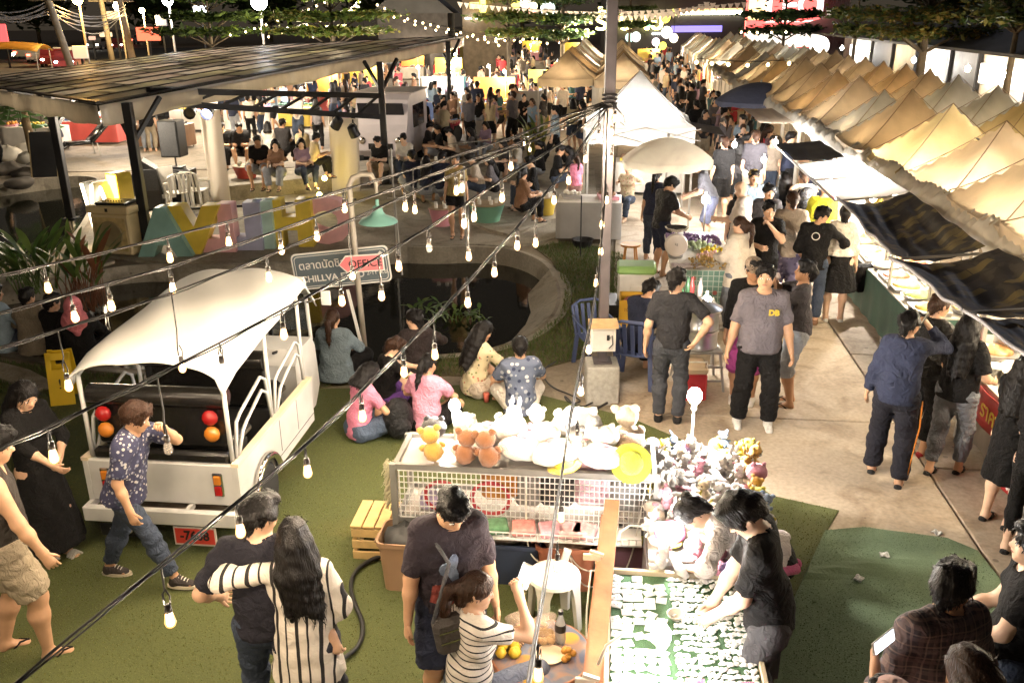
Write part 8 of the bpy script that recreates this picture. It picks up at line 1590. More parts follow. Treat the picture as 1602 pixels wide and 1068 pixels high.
# right aisle, near
tk=ft_(1383,752)
pp('track','person in a navy sweatshirt and orange-striped track trousers talking on a white phone',tk,-28,H=1.66,fem=True,fat=1.0,sk=1,res=.014,head=(-20,-4),hands=[(-.26,.08,.86),(.16,.20,1.52)],elbows=[(-.4,-1,0),(1,.1,-1.2)],curl=((18,26,18),(50,60,40)),palms=[None,(-1,.2,.1)],top=('jacket',CL('sweat_navy',(.030,.036,.068)),1.9,.84),bottom=('pants',CL('track_black',(.018,.018,.026)),1.95),hair=('short','black'),shoes=('flat',SB_),feet=[(-.13,.1,.065),(.13,-.1,.065)])
pp('blackjkt','woman in a black jacket and loose trousers facing the food counter, hair in a bun',ft_(1428,708),-62,H=1.64,fem=True,sk=1,res=.014,head=(-5,-12),top=('jacket',CL('leather_black',(.008,.0075,.0075),.4),1.8,.88),bottom=('pants',BK,1.75),hair=('crop','brown'),shoes=('flat',RD),hands=[(-.1,.34,.98),(.14,.34,.98)])
pp('greyjeans','woman with long loose hair in a black tee and washed grey jeans at the counter',ft_(1474,742),-48,H=1.60,fem=True,sk=1,res=.014,fat=1.04,head=(5,-10),top=('tee',BK,.85,.84),bottom=('jeans',GJ,1.82),hair=('straight','black'),shoes=('flat',SB_),hands=[(-.15,.32,1.0),(.24,.2,1.02)],feet=[(-.09,-.12,.065),(.1,.1,.065)])
pp('dress','woman in a knee-length black dress and black flats at the counter',ft_(1556,822),-55,H=1.58,fem=True,sk=3,res=.014,top=('tee',BK,1.0,.84),bottom=('skirt',BK,.48,.21),hair=('straight','black'),shoes=('flat',SB_),hands=[(-.1,.32,1.02),(.14,.32,1.02)],head=(0,-14))
pp('leggings','woman in black with leggings and strappy sandals half cut by the right edge',ft_(1592,872),-40,H=1.62,fem=True,sk=3,res=.014,top=('tee',BK,.85,.80),bottom=('tights',BK,1.82),hair=('bun','black'),shoes=('flat',SB_),hands=[(-.1,.3,1.04),(.16,.3,1.02)])
# aisle centre
pp('polo','heavy man in a grey polo with a yellow monogram, black trousers and white shoes',ft_(1176,668),172,H=1.76,fat=1.16,belly=.02,sk=1,res=.013,head=(-12,4),hands=[(-.30,.06,.84),(.31,.08,.84)],feet=[(-.15,.02,.065),(.15,-.02,.065)],top=('tee',CL('polo_grey',(.15,.135,.155)),.9,.84),bottom=('pants',BK,1.92),hair=('short','black'),shoes=('sneaker',SW,M('sole_white',(.6,.6,.58),.6)))
pp('capman','man in a camouflage cap, black jacket and purple shorts behind the grey-polo man',ft_(1160,630),160,H=1.66,sk=2,res=.014,head=(30,0),top=('jacket',BK,1.8,.86),bottom=('shorts',PU,1.05),hair=('cap','black',floral('camo_cap',(.20,.15,.11),[(.27,.21,.16),(.15,.12,.08)],30,.6)),shoes=('sneaker',SW))
pp('drinker','man in a grey tee and pale denim shorts drinking, in flip-flops',ft_(1235,635),70,H=1.66,fat=1.06,sk=2,res=.014,head=(10,12),hands=[(-.05,.30,1.42),(.10,.30,1.44)],elbows=[(-.8,.2,-1),(1,.2,-1)],curl=((50,50,30),(50,50,30)),top=('tee',CL('tee_slate',(.07,.065,.075)),.9,.88),bottom=('shorts',DN,1.1),hair=('short','black'),shoes=('flip',BK))
pp('backjeans','man in black tee and worn jeans seen from behind, hand on hip',ft_(1044,662),-14,H=1.70,sk=0,res=.013,head=(-25,-6),hands=[(-.27,.02,.86),(.24,-.10,.98)],elbows=[(-.4,-1,0),(1,-.5,0)],palms=[None,(-1,.5,0)],top=('tee',CL('tee_black2',(.026,.026,.030)),.8,.88),bottom=('jeans',CL('denim_worn',(.065,.07,.085)),1.95),hair=('short','black'),shoes=('sneaker',SB_))
pp('seated','man in a dark navy jersey sitting on the blue chair by the pole, head bowed',RW(.30,9.82),-42,H=1.68,sk=1,res=.014,**SITC,lean=14,head=(-10,-25),hands=[(-.1,.42,.75),(.14,.42,.75)],top=('tee',NV,.9,.84),bottom=('pants',BK,1.9),hair=('short','black'),shoes=('flip',BK))
pp('fruitvendor','fruit vendor in a black leather vest weighing fruit',ft_(1030,432),-62,H=1.66,sk=1,res=.015,lean=8,head=(-15,-28),hands=[(-.05,.40,1.02),(.16,.42,1.0)],top=('tee',CL('leather2',(.02,.02,.022),.35),.8,.82),bottom=('shorts',NV,1.0),hair=('thick','black'),shoes=('flip',BK))
pp('pony','woman in a long cream shirt with a very long brown ponytail at the fruit stall',ft_(1146,520),30,H=1.60,fem=True,sk=0,res=.015,head=(25,-4),top=('loose',CL('cream_shirt',(.62,.54,.44)),1.8,.72),bottom=('jeans',GJ,1.9),hair=('pony','brown'),shoes=('sneaker',SW),hands=[(-.16,.34,1.1),(.2,.2,1.0)])
pp('bald','bald man in a pale shirt beyond the cream-shirted woman',ft_(1152,455),60,H=1.72,fat=1.1,sk=3,res=.016,head=(10,-20),top=('loose',CL('pale_shirt',(.60,.52,.46)),1.0,.82),bottom=('shorts',KH,1.0),hair=('none',),shoes=('flip',BK),hands=[(-.05,.36,1.1),(.2,.3,1.06)])
pp('chin','young man in a black tee with his hand at his chin facing the camera',ft_(1187,500),168,H=1.70,sk=0,res=.014,head=(6,-8),hands=[(-.02,.22,1.40),(.12,.24,1.12)],elbows=[(-.8,.2,-1),(1,-.2,-.4)],curl=((60,60,40),(20,30,20)),top=('tee',BK,.7,.84),bottom=('jeans',BK,1.9),hair=('short','black'),shoes=('sneaker',SB_))
pp('beigetee','broad man in a beige tee and violet patterned shorts seen from behind',ft_(1222,492),-6,H=1.78,fat=1.1,sk=1,res=.014,head=(0,-5),top=('tee',BE,.8,.84),bottom=('shorts',floral('violet_shorts',(.20,.18,.30),[(.4,.36,.5),(.12,.1,.2)],18,.4),1.05),hair=('crop','brown'),shoes=('sneaker',SW),hands=[(-.27,.05,.84),(.28,.06,.84)])
pp('yellow','bald man in a bright yellow tee leaning towards the right-hand stalls',ft_(1268,455),-50,H=1.70,fat=1.12,sk=1,res=.016,lean=8,head=(-10,-10),top=('tee',YL_,.8,.86),bottom=('shorts',NV,1.0),hair=('none',),shoes=('flip',BK))
pp('blackcouple','man in a black shirt with a white back emblem beside the white-blouse woman',ft_(1262,508),-24,H=1.68,sk=1,res=.014,head=(-45,-25),hands=[(-.2,.2,.95),(.30,.28,1.08)],elbows=[(-.4,-1,0),(1,-.6,-.2)],top=('tee',BK,1.5,.82),bottom=('jeans',JN,1.9),hair=('short','black'),shoes=('sneaker',BR_))
pp('whiteblouse','woman in a white blouse and flared black knee skirt with her hair in a bun',ft_(1302,504),-10,H=1.66,fem=True,sk=3,res=.014,head=(-12,0),top=('loose',CL('blouse_white',(.72,.66,.58)),1.2,1.0),bottom=('skirt',BK,.50,.28),hair=('bun','black'),shoes=('flat',SW))
pp('whitehat','person in white with a white hat behind the white-blouse woman',ft_(1312,452),-30,H=1.68,sk=0,res=.017,top=('loose',WH_,1.8,.8),bottom=('pants',WH_,1.9),hair=('cap','black',SW),shoes=('sneaker',SW))
pp('backpack','man in a sleeveless white top with a black backpack walking away',ft_(1242,432),4,H=1.76,sk=0,res=.016,top=('tank',WH_,0,.86),bottom=('shorts',CH,1.0),hair=('crop','brown'),shoes=('sneaker',SB_))
pp('backgrey','person in a grey hooded top in front of the backpacker',ft_(1214,425),8,H=1.66,sk=0,res=.018,top=('jacket',CL('hood_grey',(.16,.17,.20)),1.9),bottom=('jeans',JN,1.9),hair=('long','black'),shoes=('sneaker',SB_))
pp('darkback','tall person in dark blue beyond the backpacker',ft_(1262,400),-5,H=1.74,sk=1,res=.018,top=('tee',NV,.8),bottom=('jeans',JN,1.9),hair=('short','black'),shoes=('sneaker',SB_))
pp('bandana','stout man in a light blue shirt and a yellow bandana facing the camera',ft_(1166,428),178,H=1.72,fat=1.22,belly=.03,sk=2,res=.015,top=('loose',LB,.9,.82),bottom=('shorts',KH,1.0),hair=('bandana','black',CL('bandana',(.52,.38,.14))),shoes=('flip',BK))
pp('facewoman','woman with dark shoulder-length hair facing the camera in front of the blue-shirted man',ft_(1148,440),185,H=1.56,fem=True,sk=3,res=.015,top=('tee',CH,.7),bottom=('jeans',JN,1.9),hair=('bob','black'),shoes=('sneaker',SB_))
pp('glassman','man in a charcoal shirt beside the blue-shirted man, face to the camera',ft_(1188,450),170,H=1.64,sk=2,res=.015,head=(15,-8),top=('tee',CH,.9),bottom=('jeans',JN,1.9),hair=('short','black'),shoes=('sneaker',SB_))
pp('darkpolo','man in a dark polo shirt and beige shorts walking away under the awning',ft_(1172,340),-4,H=1.80,fat=1.08,sk=0,res=.016,top=('tee',CL('polo_dark',(.045,.042,.05)),.8),bottom=('shorts',BE,1.0),hair=('crop','brown'),shoes=('flip',BK),feet=walk(.18))
pp('blackback','man in a black tee with a shoulder strap left of the dark-polo man',ft_(1125,345),10,H=1.72,sk=0,res=.017,top=('tee',BK,.85),bottom=('shorts',BK,1.0),hair=('short','brown'),shoes=('flip',BK))
pp('longhair','woman with long hair and a black dress between the two walking men',ft_(1148,338),0,H=1.62,fem=True,sk=0,res=.017,top=('tee',CH,.8),bottom=('skirt',BK,.5,.2),hair=('long','black'),shoes=('flat',SB_))
pp('capgrey','man in a grey tee and grey cap bending beside the glaring stall lamp',ft_(1108,388),75,H=1.70,sk=0,res=.016,lean=22,head=(0,-20),top=('tee',CL('tee_grey',(.12,.12,.14)),.8),bottom=('shorts',CL('short_blue',(.12,.13,.2)),1.0),hair=('cap','black',CL('cap_grey',(.25,.24,.24))),shoes=('flip',BK),hands=[(-.1,.42,.95),(.16,.44,.95)])
pp('stallgirl','dark-haired woman in a dark top behind the fruit vendor',ft_(1018,408),-30,H=1.60,fem=True,sk=0,res=.017,lean=10,top=('tee',NV,.9),bottom=('jeans',JN,1.9),hair=('pony','black'),shoes=('flip',BK))
pp('sitvendor','woman in a pale floral top sitting under the white tent',ft_(980,342),150,H=1.58,fem=True,sk=3,res=.017,**SITC,top=('tee',floral('pale_floral',(.56,.46,.32),[(.5,.25,.2),(.3,.3,.15)],20),.8),bottom=('jeans',JN,1.9),hair=('bun','black'))
pp('pinkgirl','child in a pink top and leggings walking by the ice boxes',ft_(900,338),20,H=1.30,fem=True,sk=0,res=.016,top=('tee',PK,.8),bottom=('tights',CL('legging_pink',(.45,.25,.25)),1.9),hair=('pony','brown'),shoes=('flip',BK))
# sitting on the turf
G='people sitting on the turf'
def sitg(key,label,px_,py_,yaw,**k):
 o=dict(SITG);o.update(k);o.setdefault('hands',LAP);o.setdefault('elbows',[(-1,-.4,-.2),(1,-.4,-.2)]);o.setdefault('res',.014);return pp(key,label,ft_(px_,py_),yaw,z=.03,**o)
sitg('denimw','woman in a washed denim shirt sitting with her back turned at the pond',528,598,-12,H=1.62,fem=True,fat=1.12,sk=0,top=('loose',CL('denim_shirt',(.17,.22,.26)),1.2,.80),bottom=('pants',BK,1.8),hair=('pony','brown'))
sitg('darkw','woman in a black top with a pink hair tie sitting beside the denim-shirt woman',655,600,22,H=1.64,fem=True,sk=0,head=(35,-8),top=('loose',CL('dark_top',(.03,.022,.022)),1.6,.80),bottom=('pants',BK,1.8),hair=('bun','black'),hands=[(-.2,.35,.35),(.2,.3,.4)])
sitg('blacktee','young woman in a black tee and purple shorts sitting sideways reaching out',598,648,-62,H=1.60,fem=True,sk=3,lean=14,head=(0,-22),hands=[(-.10,.52,.42),(.15,.52,.45)],top=('tee',BK,.7,.82),bottom=('shorts',CL('short_violet',(.10,.04,.2)),.8),hair=('short','brown'))
sitg('pinkl','girl in a pink tee and denim shorts sitting at left of the group',562,690,-48,H=1.52,fem=True,sk=1,lean=12,head=(0,-30),top=('tee',PK,.75,.80),bottom=('shorts',CL('denim_mid',(.09,.12,.18)),.75),hair=('bob','black'))
sitg('pinkr','girl in a pink tee with long dark hair sitting with her back to the rack',668,680,-16,H=1.56,fem=True,sk=1,lean=6,head=(-10,-22),top=('tee',CL('pink2',(.72,.32,.44)),.75,.80),bottom=('shorts',BK,.9),hair=('pony','black'))
sitg('floralw','woman in a yellow floral top with very long black hair sitting on the turf',742,622,-50,H=1.62,fem=True,sk=0,lean=10,head=(-8,-18),top=('tee',floral('yellow_floral',(.60,.52,.34),[(.08,.08,.06),(.5,.16,.12),(.2,.25,.1)],26,.34),.8,.80),bottom=('shorts',BE,.8),hair=('straight','black'),hands=[(-.1,.42,.3),(.16,.44,.28)])
sitg('patternkid','boy in a navy and white patterned shirt sitting with his back turned',815,650,8,H=1.56,sk=1,lean=4,head=(-8,-14),top=('loose',floral('navy_pattern',(.10,.12,.18),[(.5,.5,.52),(.02,.03,.07),(.3,.32,.36)],18,.42),.8,.80),bottom=('shorts',WH_,.9),hair=('thick','black'))
sitg('hijab','woman in a pink headscarf and black clothes sitting at the left pond rim',132,572,12,H=1.60,fem=True,sk=0,fat=1.08,top=('loose',BK,1.8,.80),bottom=('pants',BK,1.8),hair=('hijab',CL('hijab_pink',(.62,.19,.22))))
sitg('beigew','woman in a taupe top sitting between the blue-shirted and black-clad people',60,556,6,H=1.60,fem=True,fat=1.12,sk=0,head=(-15,-5),top=('loose',CL('taupe',(.24,.20,.15)),1.7,.80),bottom=('pants',BK,1.8),hair=('short','black'))
sitg('bluem','man in a light blue shirt sitting at the left frame edge by the pond',8,552,-35,H=1.66,fat=1.05,sk=1,head=(-25,-5),top=('loose',LB,.9,.80),bottom=('jeans',JN,1.9),hair=('thick','black'))
sitg('blackside','person in black with face hidden behind a bulb beside the pink headscarf',98,566,-20,H=1.60,sk=0,head=(-10,-5),top=('loose',BK,1.8,.80),bottom=('pants',BK,1.8),hair=('short','black'))
# middle ground
pp('shortsw','woman in a gold patterned top and black shorts standing on the terrace',P(716,372,.1),175,H=1.58,fem=True,sk=1,res=.017,z=.10,top=('loose',floral('gold_top',(.30,.22,.08),[(.45,.36,.12),(.15,.1,.04)],30),.8,.88),bottom=('shorts',BK,.55),hair=('short','black'),shoes=('flip',BK))
pp('walkman','man in a light blue shirt and dark trousers striding across the plaza',ft_(868,264),75,H=1.72,sk=0,res=.018,feet=[(-.08,.34,.08),(.08,-.32,.12)],top=('tee',LB,1.4),bottom=('jeans',BK,1.9),hair=('short','black'),shoes=('sneaker',SB_))
mid=random.Random(17);MT=[BK,NV,CH,WH_,BE,GY_,LB,BR_,RD,CL('teal',(.06,.14,.15)),CL('mauve',(.30,.2,.26)),CL('sand',(.5,.4,.24))];MTN=['black','navy','charcoal','white','beige','grey','light blue','brown','red','teal','mauve','sand']
def midp(i,px_,py_,yaw,sit,where,z=.0,top=None,bot=None,fem=None,hair=None,hgt=None):
 f=mid.random()<.5 if fem is None else fem;k=top if top is not None else mid.randrange(len(MT));hs=hair or('short' if not f else mid.choice(['long','pony','bob','bun']));H=hgt or(1.58 if f else 1.70)
 kw=dict(SITC,pz=.40,hands=[(-.1,.36,.62),(.12,.38,.62)],lean=mid.uniform(0,16),head=(mid.uniform(-25,25),-12))if sit else dict(hands=mid.choice([None,[(-.1,.3,1.05),(.14,.32,1.1)]]),head=(mid.uniform(-25,25),-5))
 lab='%s in a %s top %s %s'%('woman' if f else 'man',MTN[k],'sitting' if sit else 'standing',where)
 return person(lab,P(px_,py_,z),yaw,H=H,fem=f,sk=mid.randrange(4),res=.0235,z=z,top=('tee',MT[k],.8),bottom=('shorts' if mid.random()<.4 else 'jeans',bot or mid.choice([BK,JN,DN,KH]),1.0 if mid.random()<.4 else 1.9),hair=(hs,'black'),shoes=('flip',BK),face=False,**kw)
MIDL=[(412,292,180,1,'on the terrace, left of the pair with bags',.4,0,False),(438,294,176,1,'on the terrace, right of the pair with bags',.4,7,True),(382,262,190,1,'behind the red tub, right boy',.4,0,False),(358,262,175,1,'behind the red tub, left boy',.4,0,False),(475,292,-140,1,'on the terrace with a patterned dress',.4,10,True),(490,280,-60,1,'behind the woman in the patterned dress',.4,11,True),(424,255,5,1,'with back turned beyond the terrace, left one',.3,3,True),(446,256,-5,1,'with back turned beyond the terrace, centre one',.3,2,False),(476,262,5,1,'with long hair and back turned beyond the terrace',.3,11,True),(545,240,90,0,'in a dark skirt on the bright plaza',0,10,True),(500,235,5,0,'behind the right cloth drop',0,5,True),(470,228,170,0,'facing the stage from the plaza',0,3,False),(395,222,5,0,'in a striped skirt beyond the left cloth drop',0,3,True),(370,222,-10,0,'beside the striped skirt',0,1,False),(232,238,5,0,'at the brown stall, left girl',0,0,True),(262,240,-15,0,'at the brown stall, middle girl',0,0,True),(240,238,10,0,'at the brown stall, tallest of the girls',0,0,True),(600,285,160,1,'behind the right black post',.1,0,False),(636,282,178,1,'with hands at the face near the food van',.1,3,False),(668,255,-95,1,'left of the red tub table',0,2,False),(690,262,100,1,'with a phone at the red tub',0,0,False),(715,265,110,1,'right of the red tub table',0,4,False),(740,262,100,1,'farther right of the red tub',0,5,True),(648,318,20,1,'in front of the red tub, left child',.05,1,False),(668,322,0,1,'in front of the red tub, middle child',.05,1,True),(690,322,-15,1,'in front of the red tub, right child',.05,1,False),(752,320,100,1,'behind the mint tub, left one',.1,4,False),(775,318,90,1,'behind the mint tub, right one',.1,5,True),(790,285,130,1,'behind the diners at centre',.0,2,True),(812,285,100,1,'in pale clothes at the centre of the diners',.0,3,True),(762,248,150,1,'left of the yellow shrub',0,10,True),(835,330,100,1,'left of the yellow tub',.05,0,False),(815,350,-60,1,'in patterned shorts at the terrace edge',.1,7,True),(868,305,-90,1,'beyond the yellow tub, with a glowing phone',.0,0,False),(895,300,80,1,'by the small lamp under the strings',0,2,True),(845,288,60,1,'watching a small screen',0,0,True),(690,215,5,0,'in blue beside the left of two slim posts',0,1,False),(708,208,20,0,'right of the man in blue',0,5,False),(750,222,170,0,'tall, before the bright stall',0,0,True),(775,225,90,0,'beside the tall dark woman',0,10,True),(800,228,110,0,'in a cap at the plaza centre',0,5,False),(820,222,170,0,'in red trousers near the blank white board',0,0,True),(850,222,60,0,'just left of the striding man',0,2,True),(895,235,20,0,'with long hair under the left tent edge',0,11,True),(910,240,100,0,'in black beside the tent leg',0,0,True),(880,205,30,0,'under the front left tent',0,3,False),(1085,250,10,0,'under the brown awning, left one',0,0,False),(1098,262,170,0,'under the brown awning, facing out',0,2,True),(1062,205,10,0,'in black behind the white tent',0,0,True),(1075,195,170,0,'in orange beyond the white tent',0,4,True),(1195,300,-40,0,'at the clothes stall',0,8,True),(1225,330,-80,0,'behind the aisle crowd by the white awning',0,1,False),(1282,395,-60,0,'near the lit white awning',0,2,False),(205,215,80,0,'in red at the far left stall',0,8,True),(92,240,-30,0,'beside the palm trunk',0,0,False),(0,262,-60,0,'at the left frame edge',0,2,False)]
for i,q in enumerate(MIDL):midp(i,q[0],q[1],q[2],q[3],q[4],q[5],q[6],None,q[7])
for px_,py_,z in((412,292,.4),(438,294,.4),(382,262,.4),(358,262,.4),(475,292,.4),(490,280,.4)):pass
# the far crowd: shared bodies, each with its own shirt
proto=[];cr=random.Random(23)
for i in range(9):
 f=i%2==0;hs=['long','short','pony','thick','bob','short','bun','crop','straight'][i]
 proto.append((person('crowd %d'%i,(0,-50-i),0,H=1.58 if f else 1.70,fem=f,sk=[0,1,3,1,0,2,3,0,1][i],res=.044,top=('tee' if i%3 else 'loose',BK,.8),bottom=(('jeans',JN,1.9),('shorts',BK,1.0),('skirt',BK,.5,.2)if f else('jeans',BK,1.9))[i%3],hair=(hs,['black','black','brown'][i%3]),shoes=None,face=False,hands=[None,[(-.1,.3,1.05),(.14,.32,1.1)],[(-.24,.1,.85),(.05,.28,1.4)]][i%3],feet=walk(.16)if i%2 else None),f,hs,['jeans','shorts','skirt' if f else 'trousers'][i%3]))
ncr=0;used_c=[Vector(o.location)for o in bpy.data.objects if o.name.split('.')[0]=='person' and o.type=='EMPTY' and o.location.y>0]
def crowd(poly,n,dmin,zone,grp):
 global ncr
 c=0;tries=0;xs=[p[0]for p in poly];ys=[p[1]for p in poly]
 while c<n and tries<n*30:
  tries+=1;a,b_=cr.uniform(min(xs),max(xs)),cr.uniform(min(ys),max(ys))
  if not inside(poly,np.array([a]),np.array([b_]))[0]:continue
  q=P(a,b_)
  if any((q.x-u.x)**2+(q.y-u.y)**2<dmin**2 for u in used_c):continue
  used_c.append(q);src,f,hs,bt=proto[cr.randrange(9)]
  o=src if ncr<0 else copy_tree(src);o.location=q;o.rotation_euler.z=cr.uniform(0,2*PI);s=cr.uniform(.94,1.06);o.scale=(o.scale[0]*s,o.scale[1]*s,o.scale[2]*s);k=cr.randrange(len(MT))
  for ch in o.children:
   if ch.name.split('.')[0]in('shirt','blouse'):ch.material_slots[0].link='OBJECT';ch.material_slots[0].material=MT[k]
  o['label']='%s %s in a %s top and %s, %s, %s'%({'long':'long-haired','short':'short-haired','pony':'ponytailed','thick':'thick-haired','bob':'bob-haired','bun':'bun-haired','crop':'crop-haired','straight':'straight-haired'}[hs],'woman' if f else 'man',MTN[k],bt,('facing away','turned left','facing the camera','turned right')[int((o.rotation_euler.z+PI/4)//(PI/2))%4],zone);o['group']=grp;c+=1;ncr+=1
crowd([(640,110),(880,110),(905,190),(870,205),(760,205),(700,200),(560,210),(520,190)],70,.55,'on the plaza','people in the crowded plaza');crowd([(1002,110),(1062,96),(1085,140),(1105,190),(1075,215),(1050,190),(1020,140)],52,.5,'in the far aisle','people in the packed far aisle');crowd([(380,170),(560,135),(600,210),(400,225)],22,.6,'behind the canopy','people behind the stage canopy');crowd([(1095,215),(1205,240),(1235,335),(1140,335)],30,.48,'beyond the fruit stall','people in the aisle beyond the fruit stall');crowd([(1240,300),(1300,330),(1335,425),(1290,430)],7,.45,'by the white awnings','people beside the white awnings');print('PERSONS',sum(1 for o in bpy.data.objects if o.name.split('.')[0]=='person' and o.type=='EMPTY'));crowd([(560,205),(860,205),(850,252),(640,250)],20,.5,'among the diners','people among the diners');crowd([(845,165),(940,165),(935,200),(850,205)],14,.5,'under the pole tents','people under the tents behind the pole')
cm=MB();cmats=[skin(0),skin(1),JN,BK,MATS['hair_black']]+MT;bpy.context.view_layer.update()
for poly,n in(([(700,84),(840,80),(860,110),(640,112)],46),([(985,92),(1050,80),(1075,100),(1010,112)],30),([(640,78),(700,76),(720,84),(600,92)],16),([(250,170),(560,118),(600,150),(260,205)],40)):
 for _ in range(n):
  src=proto[cr.randrange(9)][0];u,v=cr.random(),cr.random();a=[P(*q)for q in poly];q=a[0].lerp(a[1],u).lerp(a[3].lerp(a[2],u),v);mx=Matrix.Translation(q)@Matrix.Rotation(cr.uniform(0,6.28),4,'Z')@Matrix.Scale(src.scale[0],4);k=5+cr.randrange(len(MT))
  for ch in src.children:
   nm=ch.name.split('.')[0];m_=mx@ch.matrix_local;cm.add([m_@vv.co for vv in ch.data.vertices],[tuple(pp_.vertices)for pp_ in ch.data.polygons],k if nm in('shirt','blouse')else 0 if nm=='body' else 4 if nm=='hair' else 2)
o=cm.build('crowd',cmats,smooth=True);tag(o,kind='stuff')
for src,*_ in proto:
 for ch in list(src.children):bpy.data.objects.remove(ch)
 bpy.data.objects.remove(src)
 # things people carry
def held(nm,lab,cat,p,rot,mb,mts,sm=False):o=mb.build(nm,mts,smooth=sm,loc=p,rot=rot);tag(o,lab,cat);return o
def wpos(key,part,off=(0,0,0)):
 o=PE[key];j=list(o['_j']);k={'wl':0,'wr':1,'nk':4}[part];v=Vector(j[k*3:k*3+3])+Vector(off);s=o.scale[0];return Vector(o.location)+Matrix.Rotation(o.rotation_euler.z,3,'Z')@(v*s)
def phone(p,rot,lab,lit=True):
 t=thing('phone',lab,'phone',p);t.rotation_euler=rot;b=MB();b.box((0,0,0),(.074,.010,.150),bev=.004);b.build('phone_body',WPL,t);b=MB();b.box((0,-.0062,0),(.066,.002,.128));b.build('screen',EM('phone_screen',(.7,.78,.9),1.2)if lit else BLK,t)
phone(wpos('phonegirl','wr',(-.03,.06,.10)),(R(-15),R(15),R(-20)),'white phone with a lit screen held up by the woman in the striped tee');phone(wpos('track','wr',(-.045,-.03,.06)),(R(20),R(30),R(60)),'white phone held to the ear of the person in track trousers',False);phone(wpos('brownhair','wl',(.05,.03,.10)),(R(-20),R(75),R(10)),'white phone held flat by the person at the bottom right corner')
b=MB();b.box((0,0,0),(.30,.10,.24),bev=.03)
vb=wpos('vendor','nk',(-.0,.21,-.62));o=held('shoulder_bag','grey-brown zipped shoulder bag hanging in front of the vendor','bag',vb,(0,R(8),R(197)),b,CL('bag_grey',(.085,.075,.07)),False);b=MB();b.box((0,.052,.05),(.25,.006,.008));b.box((0,.052,-.02),(.25,.006,.008));b.build('zip',CHROME,o);b=MB();c0=o.matrix_basis.inverted()@wpos('vendor','nk',(.13,.0,-.05));c1=o.matrix_basis.inverted()@wpos('vendor','nk',(.04,.17,-.2));b.tube([(.14,0,.1),c1,c0,o.matrix_basis.inverted()@wpos('vendor','nk',(.10,-.14,-.12)),o.matrix_basis.inverted()@wpos('vendor','nk',(-.12,-.15,-.45)),(-.16,-.02,.1)],.012,6);b.build('strap',CL('strap_grey',(.12,.12,.13)),o,True)
pc_=MB();pc_.prism([(.05*math.cos(a)*(1+.35*math.cos(3*a)),.02+.075*math.sin(a)*(1+.35*math.cos(3*a)))for a in np.linspace(0,2*PI,25)[:-1]],-.003,.003);pm=CL('print_blue',(.26,.32,.46));r0=PE['vendor'];o=pc_.build('shirt_print',pm,r0);o.matrix_local=Matrix.Translation((.02,.175,1.16))@Matrix.Rotation(PI/2,4,'X')@Matrix.Rotation(.0,4,'Z');b=MB();b.prism([(-.06,-.0),(.10,.02),(.12,-.08),(.02,-.14),(-.05,-.10)],-.003,.003);o=b.build('shirt_print',CL('print_red',(.5,.12,.1)),r0);o.matrix_local=Matrix.Translation((.03,.19,1.08))@Matrix.Rotation(PI/2,4,'X')
text('DB',.075,M('mono_yellow',(.6,.42,.04),.5,var=0),.002,PE['polo'],(-.085,.150,1.27),(PI/2,0,PI),'shirt_monogram',bold=.004)
b=MB();b.tube([(.05*math.cos(a),0,.05*math.sin(a))for a in np.linspace(0,2*PI,13)[:-1]],.006,5,closed=True);o=b.build('shirt_emblem',SW,PE['blackcouple']);o.location=(.0,-.135,1.30)
b=MB();rt_=PE['track']
for d in(-.022,.022):b.tube([(.215,d-.0,.86),(.228,d-.02,.62),(.210,d-.06,.42),(.192,d-.10,.15)],.006,5)
b.build('trouser_piping',CL('piping_orange',(.62,.22,.03)),rt_,True)
def pack(p,rz,mt,lab,s=1.0):
 t=thing('backpack',lab,'backpack',p,rz);t.scale=(s,s,s);b=MB();b.ball((0,0,.22),(.16,.11,.23),14);b.build('pack_body',mt,t,True);b=MB();b.ball((0,-.09,.15),(.12,.06,.12),12);b.build('pocket',mt,t,True);b=MB();b.tube([(-.1,.08,.38),(-.12,.14,.3),(-.11,.1,.06)],.014,6);b.tube([(.1,.08,.38),(.12,.14,.3),(.11,.1,.06)],.014,6);b.build('strap',mt,t,True)
LEA=CL('leather_bag',(.012,.012,.013),.3);q=ft_(625,690);pack((q.x,q.y,.04),.3,LEA,'shiny black backpack on the turf between the two girls in pink');q=wpos('backpack','nk',(0,-.20,-.42));pack(q,R(4),LEA,'black backpack on the back of the man in the sleeveless top')
q=ft_(1345,498);b=MB();b.box((0,0,.3),(.28,.12,.4),bev=.03);o=held('black_tote','black cloth tote hanging at the green-clothed stall corner','bag',(q.x,q.y,.3),(0,0,.3),b,BK)
b=MB();b.lathe([(.0001,0),(.03,0),(.036,.10),(.03,.105)],n=14);held('iced_drink','clear cup of red iced drink on the turf by the floral-top woman','cup',ft_(761,633)+Vector((0,0,.04)),(0,0,0),b,M('drink_red',(.55,.14,.10),.15,var=.2),True)
b=MB();b.lathe([(.0001,0),(.033,0),(.035,.15),(.014,.2),(.014,.23)],n=12);held('water_bottle','clear plastic bottle held low by the man in the beige tee','bottle',wpos('beigetee','wr',(.02,.04,-.12)),(R(25),R(20),0),b,FILM,True)
b=MB();b.lathe([(.0001,0),(.033,0),(.036,.12),(.03,.13)],n=12);held('clear_cup','clear cup raised by the drinking man','cup',wpos('drinker','wl',(.08,.06,.02)),(R(60),0,R(70)),b,FILM,True)
